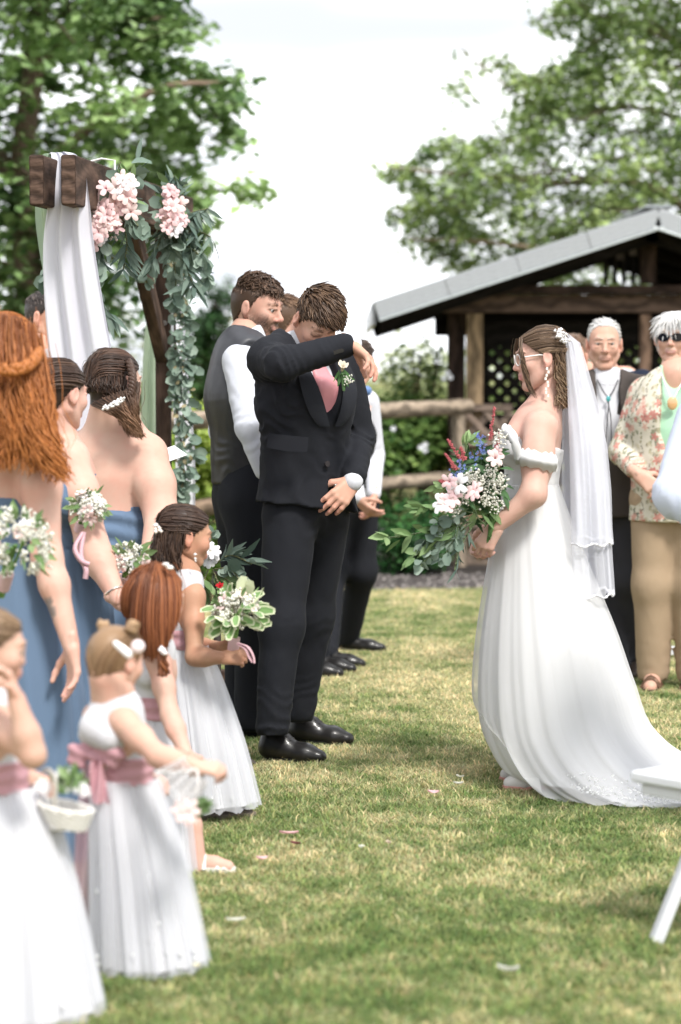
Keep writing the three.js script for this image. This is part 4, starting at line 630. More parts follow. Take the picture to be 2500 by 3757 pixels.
// long locks that follow guide paths (world coordinates); neighbours are blended
function locks(guides, n0, r0, o) {
  const n = Math.round(n0 * 1.45), r = r0 * 0.76;
  const b = new MB(), G = guides.map((g) => curve(g, 14));
  for (let i = 0; i < n; i++) {
    const stray = i % 12 === 0, u = rnd() * (G.length - 1), a = Math.floor(u), f = u - a, off = [gauss(), gauss(), gauss()].map((v) => v * (o.spread || 0.008) * (stray ? 2.6 : 1)), ph = rr(0, 6.28), e = rr(o.short || 0.8, 1), w = o.wave || 0, pts = [];
    for (let j = 0; j <= 7; j += 1) { const k = (j / 7) * e * 14, i0 = Math.min(13, Math.floor(k)), t = k - i0, p = mix3(mix3(G[a][i0], G[a][i0 + 1], t), mix3(G[Math.min(a + 1, G.length - 1)][i0], G[Math.min(a + 1, G.length - 1)][i0 + 1], t), f), q = j / 7; pts.push([p[0] + off[0] + w * Math.sin(ph + q * (o.freq || 9)) * q, p[1] + off[1] * 0.6, p[2] + off[2] + w * Math.cos(ph + q * (o.freq || 9)) * q]); }
    const c = jit(mixc(o.color, o.light || mul3(o.color, 2), Math.pow(rnd(), 2) * 0.75), 0.12), c2 = o.tip ? mixc(c, o.tip, rr(0.4, 1)) : c;
    b.tube(pts, (k) => (stray ? 0.3 : 1) * r * (0.35 + Math.sin(Math.PI * Math.min(1, 0.15 + k * 0.85)) * 0.9) * rr(0.97, 1.03), c, 3, c2, 1, true);
  }
  return b.geo();
}
// skirt or any ring loft: rows are [centre, rx, rz]; pleats deepen downwards
function loft(rows, nA, nH, o = {}) {
  const cs = new THREE.CatmullRomCurve3(rows.map((r) => V(r[0])), false, 'centripetal'), n = rows.length - 1, ph = [rr(0, 6), rr(0, 6), rr(0, 6)], yaw = o.yaw || 0, cy = Math.cos(yaw), sy = Math.sin(yaw);
  const pl = (a, v) => { const q = o.pleats || 9; return (Math.sin(a * q + ph[0] + 1.3 * Math.sin(a * 2 + ph[1])) * 0.6 + Math.sin(a * q * 1.9 + ph[2]) * 0.3 + Math.sin(a * q * 3.3 + ph[1]) * 0.14); };
  return surf(nA, nH, (u, v) => {
    const k = v * n, i = Math.min(n - 1, Math.floor(k)), t = k - i, a = u * Math.PI * 2; const s = t * t * (3 - 2 * t) * 0.5 + t * 0.5;
    const gc = (q, m) => rows[Math.max(0, Math.min(n, q))][0][m], c = [0, 1, 2].map((m) => { const p0 = gc(i - 1, m), p1 = gc(i, m), p2 = gc(i + 1, m), p3 = gc(i + 2, m); return p1 + 0.5 * t * (p2 - p0 + t * (2 * p0 - 5 * p1 + 4 * p2 - p3 + t * (3 * (p1 - p2) + p3 - p0))); }), cub = (j) => { const g = (q) => rows[Math.max(0, Math.min(n, q))][j], p0 = g(i - 1), p1 = g(i), p2 = g(i + 1), p3 = g(i + 2); return p1 + 0.5 * t * (p2 - p0 + t * (2 * p0 - 5 * p1 + 4 * p2 - p3 + t * (3 * (p1 - p2) + p3 - p0))); }, rx = cub(1), rz = cub(2), amp = (o.amp ?? 0.05) * Math.pow(v, o.pow ?? 0.8) + (o.amp0 || 0);
    const R = 1 + amp * pl(a, v), x = Math.sin(a) * rx * R, z = Math.cos(a) * rz * R;
    const edge = v > 0.97 ? (o.ragged || 0) * nz(Math.sin(a) * 9, Math.cos(a) * 9, 2) : 0;
    return [c[0] + x * cy + z * sy, c[1] + edge + (o.hem ? o.hem(a, v) : 0), c[2] - x * sy + z * cy, u * 3, v * 2];
  }, o.color || [0.64, 0.64, 0.66], true);
}
const cloth = (a, s, o = 0) => (x, y, z) => a * (fbm(x * s + o, y * s * 0.55, z * s, 3) + 0.5 * Math.abs(fbm(x * s * 0.7 + 9, y * s * 0.9 + (x + z) * s * 0.5, z * s * 0.7 + o, 2)));
// folds gathered round a joint
const folds = (list) => (x, y, z) => { let d = 0; for (const f of list) { const q = Math.hypot(x - f.p[0], y - f.p[1], z - f.p[2]); if (q < f.r) { const w = (1 - q / f.r) ** 1, t = (x - f.p[0]) * f.d[0] + (y - f.p[1]) * f.d[1] + (z - f.p[2]) * f.d[2]; d += f.a * w * (0.65 + 0.9 * nz(x * 11 + 5, y * 11, z * 11)) * (Math.abs(Math.sin(t * f.f * 0.8 + 4.5 * nz(x * 9, y * 9, z * 9))) - 0.5); } } return d; };
function shoeField(F, heel, toe, w, c) { const d = unit(sub3(toe, heel)), L = len3(sub3(toe, heel)), P = (t, y) => [heel[0] + d[0] * L * t, heel[1] + y, heel[2] + d[2] * L * t]; F.limb([P(0.08, 0.045), P(0.4, 0.042), P(0.7, 0.03), P(0.93, 0.022)], [w, w * 0.95, w * 1.02, w * 0.7], c, 0.02, [[0, 1, 0], 0.85]); F.cone(P(0.1, 0.085), P(0.3, 0.075), w * 0.9, w * 0.8, c, 0.03); F.cut([0, -1, 0], [0, heel[1] + 0.004, 0]); }
const sole = (heel, toe, w, c) => { const b = new MB(), d = unit(sub3(toe, heel)), s = [d[2], 0, -d[0]], L = len3(sub3(toe, heel)), top = [], bot = [], n = 18; for (let i = 0; i < n; i++) { const a = (i / n) * 6.283, t = 0.5 + 0.53 * Math.cos(a), ww = w * Math.sin(a) * (0.85 + 0.2 * t), q = [heel[0] + d[0] * L * t + s[0] * ww, heel[1], heel[2] + d[2] * L * t + s[2] * ww]; top.push([q[0], q[1] + 0.016, q[2]]); bot.push(q); } for (let i = 0; i < n; i++) { const j = (i + 1) % n; b.quad(bot[i], bot[j], top[j], top[i], c); b.tri(top[i], top[j], add3(mix3(heel, toe, 0.5), [0, 0.016, 0]), c); } return b.geo(); };
const person = (label, p, group) => thing('person', label, 'person', [p[0], 0, p[2]], group);
const button = norm(new THREE.CylinderGeometry(0.0085, 0.0085, 0.005, 14), [0.035, 0.033, 0.035]);
const BK = [0.0135, 0.0145, 0.0185], BK2 = [0.011, 0.011, 0.013], WH = [0.53, 0.54, 0.58];

{ // ---------- groom ----------
  const t = person('young groom in charcoal suit and pink tie wiping his face with raised forearm', [-.156,0,-9.147]);
  const f = unit([0.62, 0, 0.78]), R = unit([0.78, 0, -0.62]), sk = [0.53, 0.295, 0.215]; // facing, towards his left
  const at = (p, a = 0, b = 0, c = 0) => [p[0] + f[0] * a + R[0] * b, p[1] + c, p[2] + f[2] * a + R[2] * b];
  const hip = [-.131,.967,-9.22], waist = [-.136,1.174,-9.22], chest = [-.135,1.398,-9.2], nb = [-.158,1.571,-9.2], sR = [-.264,1.527,-9.08], sL = [.003,1.508,-9.36], eR = [-.213,1.507,-8.88], wR = [.039,1.581,-8.95], eL = [.074,1.22,-9.36], wL = [.046,1.066,-9.12];
  const fr = headFrame([-.088,1.671,-9.13], 0.238, 20, 44, -6), hcol = [0.06, 0.036, 0.024];
  // skin
  const B = new Field(); B.cone(fr.w([0, -0.07, -0.035]), nb, 0.056, 0.066, sk, 0.03); B.cone(nb, chest, 0.08, 0.1, sk, 0.04, [f, 0.7]); B.cone(chest, hip, 0.1, 0.1, sk, 0.04, [f, 0.7]);
  B.limb([sR, eR, wR], [0.045, 0.042, 0.027], sk, 0.02); B.limb([sL, eL, wL], [0.045, 0.042, 0.028], sk, 0.02);
  const Hd = new Field(); hand(Hd, wR, [0.72, -0.62, 0.3], [-0.6, -0.75, 0.1], { side: 1, curl: [0.3, 0.36, 0.4, 0.5], skin: sk, thumb: 0.2, size: 0.19 });
  const H2 = new Field(); hand(H2, wL, [-0.55, -0.62, 0.45], [-0.35, -0.2, -0.8], { side: -1, curl: [0.42, 0.4, 0.4, 0.42], skin: sk, thumb: 0.3, size: 0.2 });
  part(t, 'body', merge([B.mesh(0.012), headGeo(fr, { skin: sk, brow: [0.07, 0.042, 0.028], closed: 1, neck: 0.054 }), Hd.mesh(0.0036), H2.mesh(0.0036)]), M.skin);
  part(t, 'hair', shortHair(fr, { color: hcol, light: [0.16, 0.098, 0.06], n: 1500, front: 0.066, back: -0.055, ear: 0.0, side: 0.014, top: 0.06, lift: 0.3, wave: 0.005, freq: 5, r: 0.004, fade0: 0.05, fade1: 0.6, comb: (d) => [0.75 + 0.5 * d[0], -0.25, d[1] > 0.3 ? 0.8 : 0.1] }), M.hair);
  // shirt, waistcoat front and tie
  const S = new Field(); S.cone(add3(nb, [0, 0.035, 0]), add3(nb, [0, -0.02, 0]), 0.067, 0.075, WH, 0.02); S.cone(nb, at(chest, 0.02), 0.085, 0.135, WH, 0.04, [f, 0.75]); S.cone(at(chest, 0.02), at(hip, 0.015, 0, 0.06), 0.135, 0.135, WH, 0.04, [f, 0.75]); S.cut([0, -1, 0], at(hip, 0, 0, -0.0)); S.cut([f[0] * -0.5, 1, f[2] * -0.5], add3(nb, [0, 0.05, 0]));
  S.cone(mix3(eR, wR, 0.88), mix3(eR, wR, 1.02), 0.04, 0.036, WH, 0.005); S.cone(mix3(eL, wL, 0.86), mix3(eL, wL, 1.02), 0.041, 0.038, WH, 0.005);
  part(t, 'shirt', S.mesh(0.0065, cloth(0.002, 30)), M.cotton);
  const pink = [0.6, 0.255, 0.285], n0 = at(nb, 0.075, 0, -0.015), n1 = at(chest, 0.135, 0, 0.02), n2 = at(waist, 0.118, 0, 0.08), n3 = at(waist, 0.11, 0, 0.02);
  const Ti = new Field(); Ti.limb([n0, n1, n2, n3], [0.018, 0.042, 0.04, 0.02], pink, 0.02, [f, 0.4]); Ti.sph(at(nb, 0.085, 0, -0.02), 0.02, pink, 0.01); part(t, 'tie', Ti.mesh(0.005, (x, y, z) => 0.004 * Math.sin((x - z) * 55 + y * 9 + 2 * nz(x * 8, y * 8, z * 8))), M.satin);
  // jacket
  const J = new Field(), hem = at(hip, 0, 0, -0.02);
  J.cone(add3(hem, [0.0, -0.04, 0]), waist, 0.222, 0.17, BK, 0.05, [f, 0.8]); J.cone(waist, chest, 0.17, 0.2, BK, 0.05, [f, 0.76]); J.cone(chest, at(nb, 0, 0, -0.09), 0.205, 0.16, BK, 0.06, [f, 0.72]);
  J.cone(sR, sL, 0.068, 0.068, BK, 0.05); J.cone(at(nb, -0.03, -0.05, 0.0), sR, 0.062, 0.062, BK, 0.05); J.cone(at(nb, -0.03, 0.05, 0.0), sL, 0.062, 0.062, BK, 0.05); J.cone(at(nb, -0.045, -0.06, 0.03), at(nb, -0.045, 0.06, 0.03), 0.035, 0.035, BK, 0.02);
  J.limb([at(nb, 0.0, -0.075, 0.035), at(nb, 0.075, -0.075, -0.05), at(chest, 0.125, -0.07, 0.02)], [0.022, 0.026, 0.02], BK, 0.012);
  J.limb([sR, eR], [0.076, 0.066], BK, 0.04); J.cone(eR, mix3(eR, wR, 0.9), 0.064, 0.047, BK, 0.02); J.limb([sL, eL], [0.074, 0.06], BK, 0.03); J.cone(eL, mix3(eL, wL, 0.88), 0.06, 0.051, BK, 0.02);
  // open front: V above the button, cutaway below
  J.limb([at(nb, 0.09, 0, 0.05), at(nb, 0.11, 0, -0.04), at(chest, 0.172, 0, 0.0), at(waist, 0.178, -0.005, 0.085)], [0.075, 0.066, 0.058, 0.014], BK2, 0.008).q.slice(-3).forEach((q) => { q.sub = true; });
  J.limb([at(waist, 0.165, 0.005, -0.085), at(hip, 0.165, 0.03, 0.06), at(hip, 0.15, 0.1, -0.16)], [0.014, 0.042, 0.15], BK2, 0.008).q.slice(-2).forEach((q) => { q.sub = true; });
  J.cone(at(nb, 0, 0, 0.09), at(nb, 0.02, 0, 0.0), 0.068, 0.07, BK2, 0.01).sub();
  J.cut([-0.12, -1, 0.05], [-.236,.982,-9.1], 0.01, [-.388,.711,-9.6], [.071,1.087,-8.6]);
  const jf = folds([{ p: eR, r: 0.17, d: unit(sub3(wR, eR)), f: 120, a: 0.014 }, { p: mix3(eR, wR, 0.45), r: 0.13, d: unit([1, 0.5, 0]), f: 150, a: 0.006 }, { p: add3(sR, [0.02, -0.09, 0.04]), r: 0.16, d: unit([0.7, 0.7, 0.2]), f: 90, a: 0.014 }, { p: eL, r: 0.16, d: [0.3, 0.95, 0], f: 90, a: 0.014 }, { p: at(waist, 0.1, 0.1, 0), r: 0.18, d: unit([-0.5, 0.8, 0.2]), f: 60, a: 0.006 }, { p: at(chest, 0, -0.19, -0.06), r: 0.24, d: unit([0.6, 0.8, 0]), f: 85, a: 0.014 }, { p: at(waist, 0.12, 0.02, -0.02), r: 0.15, d: unit([0.5, 0.85, 0]), f: 70, a: 0.008 }, { p: at(hip, 0.05, -0.15, 0.05), r: 0.2, d: unit([1, 0.25, 0]), f: 45, a: 0.008 }, { p: mix3(eL, wL, 0.7), r: 0.1, d: [0, 1, 0], f: 110, a: 0.006 }]), jc = cloth(0.007, 11, 3);
  part(t, 'jacket', J.mesh(0.0068, (x, y, z) => jf(x, y, z) + jc(x, y, z)), M.wool);
  // lapels: two folded panels that lie on the chest
  const lapel = (sgn) => { const top = at(nb, 0.055, sgn * 0.075, 0.015), lo = at(waist, 0.158, sgn * 0.012, 0.1), wide = (k) => 0.075 * Math.sin(Math.PI * (0.16 + 0.84 * Math.pow(k, 0.8))) + 0.004; return surf(8, 24, (u, v) => { const c = mix3(top, lo, v), bow = Math.sin(v * Math.PI) * 0.055, e = u * wide(1 - v) * (v < 0.34 && v > 0.29 ? 0.82 : 1), p = at(c, bow + 0.012 - u * u * 0.012, sgn * (e + 0.016 * Math.sin(v * 3.1)), 0); return p; }, mul3(BK, 1.5)); };
  part(t, 'lapel', lapel(-1), M.wool); part(t, 'lapel', lapel(1), M.wool);
  const flap = surf(14, 6, (u, v) => { const a = [-.27,1.25,-9.05], b = [-.118,1.237,-8.985], p = mix3(a, b, u), y = p[1] - v * (0.052 + 0.006 * Math.sin(u * 3)), bulge = 0.012 * Math.sin(u * 3.14) + 0.016 + v * 0.006; return [p[0] - 0.005 * v, y, p[2] + bulge + 0.004 * v + 0.012]; }, mul3(BK, 0.9)); part(t, 'pocket_flap', flap, M.wool);
  for (let i = 0; i < 4; i++) piece(t, 'sleeve_button', button, M.glass, add3(mix3(eR, wR, 0.74 + i * 0.036), [0.004, -0.012, 0.0495]), quatTo([0, -0.2, 1]), 0.92);
  piece(t, 'jacket_button', button, M.glass, at(waist, 0.163, -0.02, -0.04), quatTo(f), 1.3);
  part(t, 'collar', surf(20, 3, (u, v) => { const a = lerp(-2.6, 2.6, u), q = 0.07 + 0.012 * v, p = at(nb, Math.cos(a) * q * 1.02 + 0.012, Math.sin(a) * q, 0.052 - v * 0.034 - (Math.cos(a) + 1) * 0.02); return p; }, WH), M.cotton);
  part(t, 'belt_buckle', boxGeo(0.03, 0.042, 0.012, 0.004, [0.55, 0.53, 0.5]).applyMatrix4(new THREE.Matrix4().makeRotationY(0.67).setPosition(...at(hip, 0.172, 0.015, 0.07))), M.metal);
  // trousers and shoes
  const Tr = new Field(), hR = [-.192,.911,-9.17], kR = [-.223,.529,-9.1], aR = [-.257,.145,-9.05], hL = [-.07,.902,-9.32], kL = [-.112,.525,-9.38], aL = [-.164,.144,-9.42];
  Tr.cone(at(hip, 0, -0.05, 0.03), at(hip, 0, 0.05, 0.03), 0.117, 0.117, BK, 0.05, [f, 0.85]); Tr.limb([hR, kR, aR], [0.108, 0.081, 0.065], BK, 0.06); Tr.limb([hL, kL, aL], [0.106, 0.08, 0.063], BK, 0.06);
  Tr.cut([0, -1, 0.1], add3(aR, [0, -0.035, 0]), 0.01, add3(aR, [-0.15, -0.2, -0.12]), add3(aR, [0.15, -0.02, 0.2])); Tr.cut([0, -1, 0], add3(aL, [0, -0.035, 0]), 0.01, add3(aL, [-0.12, -0.2, -0.14]), add3(aL, [0.15, -0.02, 0.1]));
  const tf = folds([{ p: add3(aR, [0, 0.05, 0]), r: 0.17, d: unit([0.35, 1, 0]), f: 70, a: 0.012 }, { p: add3(aL, [0, 0.05, 0]), r: 0.16, d: unit([-0.3, 1, 0]), f: 75, a: 0.012 }, { p: kR, r: 0.2, d: unit([0.5, 0.8, 0]), f: 50, a: 0.004 }, { p: kL, r: 0.18, d: unit([-0.5, 0.8, 0]), f: 50, a: 0.007 }, { p: at(hip, 0.1, 0, -0.06), r: 0.18, d: unit([0.8, 0.6, 0]), f: 60, a: 0.008 }]), tc = cloth(0.008, 8, 6);
  part(t, 'trousers', Tr.mesh(0.0085, (x, y, z) => tf(x, y, z) + tc(x, y, z)), M.wool);
  const sB = [0.012, 0.011, 0.011]; const sh = (h, to) => { const F = new Field(); shoeField(F, h, to, 0.046, sB); const m = part(t, 'shoe', F.mesh(0.007), M.shoe); part(m, 'sole', sole(h, to, 0.047, [0.01, 0.01, 0.01]), M.paint); const L = new MB(), d = unit(sub3(to, h)), n = [d[2], 0, -d[0]]; for (let i = 0; i < 4; i++) { const c = add3(mix3(h, to, 0.4 + i * 0.07), [0, 0.096 - i * 0.013, 0]); L.tube(curve([add3(c, mul3(n, 0.026)), add3(c, [0, 0.007, 0]), add3(c, mul3(n, -0.026))], 6), 0.0028, [0.03, 0.03, 0.03], 5); } part(m, 'laces', L.geo(), M.paint); };
  sh([...[-.284,0,-9.127]].map((v, i) => i === 1 ? 0.004 : v), [...[-.069,0,-9.066]].map((v, i) => i === 1 ? 0.004 : v)); sh([...[-.183,0,-9.554]].map((v, i) => i === 1 ? 0.004 : v), [...[.038,0,-9.509]].map((v, i) => i === 1 ? 0.004 : v));
  // boutonniere
  const bp = [.006,1.485,-8.86]; const bt = part(t, 'boutonniere', blossomGeo(0.046, [0.8, 0.74, 0.62], [0.78, 0.7, 0.52], 0.2, 5, 3).applyQuaternion(quatTo([0.15, 0.7, 0.7])).translate(bp[0], bp[1], bp[2]), M.petal, 'cream rose boutonniere');
  const gl = new MB(); for (let i = 0; i < 26; i++) gl.leaf(add3(bp, [gauss() * 0.015, -0.01 + gauss() * 0.01, -0.01]), [gauss() * 0.6, -0.7 + gauss() * 0.6, 0.3], [gauss() * 0.4, 0.3, 1], rr(0.03, 0.06), rr(0.008, 0.016), jit([0.07, 0.16, 0.05], 0.3), 0.2); gl.tube([add3(bp, [0.0, -0.02, 0]), add3(bp, [0.006, -0.075, 0.01])], 0.006, [0.07, 0.14, 0.05], 6); part(bt, 'leaf_spray', gl.geo(), leafMat); part(bt, 'small_flowers', sprays([add3(bp, [0.02, -0.035, 0.01])], 40, 0.016, 0.0032, [0.8, 0.8, 0.72]), M.petal);
}

// ---------- a standing figure in its own measures (1.75 m tall), turned and placed ----------
function figure(o) {
  const k = o.h / 1.75, ya = o.yaw * Math.PI / 180, f = [Math.sin(ya), 0, Math.cos(ya)], R = [Math.cos(ya), 0, -Math.sin(ya)], foot = o.foot, wd = o.wide || 1, lean = o.lean || 0;
  const L = (x, y, z) => [foot[0] + (R[0] * x + f[0] * (z + lean * y)) * k, y * k, foot[2] + (R[2] * x + f[2] * (z + lean * y)) * k];
  const t = person(o.label, foot), fl = [f, 0.74], sk = o.skin || SK, j = o.joints || {};
  const sh = 0.175 * wd, S = { sR: j.sR || L(-sh, 1.4, -0.01), sL: j.sL || L(sh, 1.4, -0.01), eR: j.eR || L(-0.235 * wd, 1.12, -0.04), eL: j.eL || L(0.235 * wd, 1.12, -0.04), wR: j.wR || L(-0.24 * wd, 0.88, 0.07), wL: j.wL || L(0.24 * wd, 0.88, 0.07) };
  const hc = o.head || L(0, 1.75 - 0.118, 0.045), fr = headFrame(hc, 0.235 * (o.headK || 1) * k, o.hyaw ?? o.yaw, o.hpitch ?? 4, o.hroll || 0), nb = L(0, 1.455, -0.01);
  const B = new Field(); B.cone(fr.w([0, -0.07, -0.035]), nb, 0.052 * k, 0.062 * k, sk, 0.03); B.cone(nb, L(0, 1.2, 0), 0.07 * k, 0.1 * k, sk, 0.04, fl); B.cone(L(0, 1.2, 0), L(0, 0.95, 0), 0.1 * k, 0.11 * k, sk, 0.04, fl);
  B.limb([S.sR, S.eR, S.wR], [0.045 * k, 0.04 * k, 0.027 * k], sk, 0.02); B.limb([S.sL, S.eL, S.wL], [0.045 * k, 0.04 * k, 0.027 * k], sk, 0.02);
  const geos = [B.mesh(0.015), headGeo(fr, { skin: sk, cell: (o.face || {}).eyes === false ? 0.0065 : 0.0044, ...o.face })];
  for (const [s, w, e] of [[1, 'wR', 'eR'], [-1, 'wL', 'eL']]) { const H = new Field(), d = (o.handDir && o.handDir[s > 0 ? 0 : 1]) || unit(sub3(S[w], S[e])), p = (o.palm && o.palm[s > 0 ? 0 : 1]) || mul3(R, s); hand(H, S[w], d, p, { side: s, size: 0.185 * k, skin: sk, curl: o.curl || [0.35, 0.4, 0.45, 0.5] }); geos.push(H.mesh(0.0055)); }
  part(t, 'body', merge(geos), M.skin);
  const P = (name, F, cell, d, m) => part(t, name, F.mesh(cell, d), m || M.cotton);
  // upper garment
  const U = new Field(), c = o.top, r = o.bulk || 1, hemY = o.hemY ?? 0.78;
  U.cone(L(0, hemY, 0), L(0, 1.05, 0.01), 0.185 * wd * r * k, 0.168 * wd * r * k, c, 0.05, fl); U.cone(L(0, 1.05, 0.01), L(0, 1.26, 0), 0.168 * wd * r * k, 0.185 * wd * r * k, c, 0.05, fl); U.cone(L(0, 1.26, 0), L(0, 1.36, -0.01), 0.185 * wd * r * k, 0.14 * wd * k, c, 0.05, fl);
  U.cone(S.sR, S.sL, 0.06 * k, 0.06 * k, c, 0.04); for (const s of ['sR', 'sL']) U.cone(add3(nb, [0, -0.01, 0]), S[s], 0.052 * k, 0.058 * k, c, 0.04);
  const wr = o.sleeve ?? 0.92, sr = o.sleeveR || 1; for (const q of ['R', 'L']) { if (wr > 0) { U.cone(S['s' + q], S['e' + q], 0.066 * k * sr, 0.057 * k * sr, c, 0.03); U.cone(S['e' + q], mix3(S['e' + q], S['w' + q], wr), 0.055 * k * sr, 0.042 * k * sr, c, 0.015); } }
  if (o.open) { U.limb([L(0, 1.5, 0.06), L(0, 1.38, 0.1), L(0, 1.2, 0.16), L(0, o.open, 0.17)], [0.062, 0.055, o.openW || 0.05, 0.02].map((v) => v * k), mul3(c, 0.8), 0.006).q.slice(-3).forEach((q) => { q.sub = true; }); if (o.openLow) U.limb([L(0, o.open, 0.175), L(0, hemY - 0.15, 0.19)], [0.02, o.openLow], c, 0.006).q.slice(-1).forEach((q) => { q.sub = true; }); }
  U.cone(add3(nb, [0, 0.1, 0]), L(0, 1.45, 0.02), 0.06 * k, 0.062 * k, c, 0.008).sub(); U.cut([0, -1, 0], L(0, hemY, 0));
  const uf = folds([{ p: S.eR, r: 0.16, d: unit(sub3(S.wR, S.eR)), f: 80, a: 0.014 }, { p: S.eL, r: 0.14, d: unit(sub3(S.wL, S.eL)), f: 100, a: 0.009 }, { p: L(0, 1.02, 0), r: 0.24, d: [0.3, 0.95, 0], f: 50, a: 0.006 }]), uc = cloth(0.005, 11, foot[0] * 3);
  if (o.garment) P(o.garment, U, o.cell || 0.0095, (x, y, z) => uf(x, y, z) + uc(x, y, z), o.topMat || M.wool);
  if (o.shirt) { const s = new Field(); s.cone(add3(nb, [0, 0.028, 0]), add3(nb, [0, -0.02, 0]), 0.063 * k, 0.07 * k, o.shirt, 0.02); s.cone(L(0, 1.42, 0.01), L(0, 1.2, 0.02), 0.09 * k, 0.14 * wd * k, o.shirt, 0.04, fl); s.cone(L(0, 1.2, 0.02), L(0, 0.95, 0.02), 0.14 * wd * k, 0.15 * wd * k, o.shirt, 0.04, fl); if (wr >= 0 && o.cuff) for (const q of ['R', 'L']) s.cone(mix3(S['e' + q], S['w' + q], 0.86), mix3(S['e' + q], S['w' + q], 1.0), 0.039 * k, 0.036 * k, o.shirt, 0.004);
    if (o.shirtSleeves) for (const q of ['R', 'L']) { s.cone(S['s' + q], S['e' + q], 0.067 * k, 0.058 * k, o.shirt, 0.03); s.cone(S['e' + q], mix3(S['e' + q], S['w' + q], 0.95), 0.056 * k, 0.042 * k, o.shirt, 0.015); } if (o.neckLow) s.cone(add3(nb, [0, 0.1, 0]), L(0, 1.4, 0.11), 0.06, 0.05, o.shirt, 0.01).sub(); s.cut([f[0] * -0.45, 1, f[2] * -0.45], add3(nb, [0, 0.04, 0])); const sf = folds([{ p: S.eR, r: 0.15, d: unit(sub3(S.wR, S.sR)), f: 75, a: 0.016 }, { p: mix3(S.sR, S.eR, 0.4), r: 0.16, d: unit([0.5, 0.8, 0.3]), f: 60, a: 0.011 }, { p: S.eL, r: 0.15, d: [0.2, 1, 0], f: 90, a: 0.01 }]); P('shirt', s, 0.0105, (x, y, z) => sf(x, y, z) + cloth(0.003, 16)(x, y, z), M.cotton);
    if (!o.neckLow) for (const x of [-1, 1]) part(t, 'collar', surf(6, 3, (u, v) => { const a = x * lerp(0.12, 1.7, u), q = (0.066 + 0.016 * v) * k, n = L(0, 1.455, -0.005); return [n[0] + f[0] * Math.cos(a) * q * 1.08 + R[0] * Math.sin(a) * q, n[1] + (0.045 - v * (0.05 - 0.02 * u) - (Math.cos(a) + 1) * 0.012) * k, n[2] + f[2] * Math.cos(a) * q * 1.08 + R[2] * Math.sin(a) * q]; }, mul3(o.shirt, 1.04)), M.cotton); }
  if (o.lapels) for (const x of [-1, 1]) part(t, 'lapel', surf(5, 16, (u, v) => { const w = u * 0.07 * Math.sin(Math.PI * (0.08 + 0.8 * (1 - v))) * k; return L(x * (lerp(0.07, 0.012, v) + w / k), lerp(1.46, (o.open || 1.05) + 0.02, v), lerp(0.055, 0.145, Math.pow(v, 0.55)) + 0.006 - u * 0.012); }, mul3(c, 0.85)), o.topMat || M.wool);
  // trousers and shoes
  if (o.legs) { const T = new Field(), lr = o.legR || 1, feet = o.feet || [L(-0.09, 0, 0), L(0.09, 0, 0)], knees = o.knees || [L(-0.095, 0.48, 0.02), L(0.095, 0.48, 0.02)];
    T.cone(L(-0.06, 0.92, 0), L(0.06, 0.92, 0), 0.115 * k * lr, 0.115 * k * lr, o.legs, 0.05, [f, 0.88]); T.cone(L(0, 1.0, 0), L(0, 0.9, 0), 0.15 * wd * k, 0.16 * wd * k, o.legs, 0.04, fl);
    [-1, 1].forEach((x, i) => { T.limb([L(x * 0.088, 0.86, 0), knees[i], add3(feet[i], [0, 0.07, 0])], [0.102 * k * lr, 0.08 * k * lr, 0.066 * k * lr], o.legs, 0.05); }); T.cut([0, -1, 0], [0, foot[1] + 0.035, 0]); const lf = folds([0, 1].map((i) => ({ p: add3(feet[i], [0, 0.12, 0]), r: 0.17, d: unit([i ? -0.3 : 0.3, 1, 0]), f: 70, a: 0.01 })).concat([{ p: L(0, 0.85, 0.1), r: 0.16, d: [0.7, 0.7, 0], f: 60, a: 0.007 }])); P('trousers', T, 0.0125, (x, y, z) => lf(x, y, z) + cloth(0.005, 9, 2)(x, y, z), o.legMat || M.wool);
    if (o.shoes) for (let i = 0; i < 2; i++) { const d = (o.toes && o.toes[i]) || f, h = add3(feet[i], add3(mul3(d, -0.07), [0, 0.003, 0])), to = add3(feet[i], add3(mul3(d, 0.2), [0, 0.003, 0])), F = new Field(); shoeField(F, h, to, 0.044 * k, o.shoes); const m = part(t, 'shoe', F.mesh(0.009), o.shoeMat || M.shoe); part(m, 'sole', sole(h, to, 0.046 * k, mul3(o.shoes, 0.6)), M.paint); } }
  return { t, L, f, R, fr, S, k, nb };
}
const hairBrown = [0.055, 0.032, 0.022];

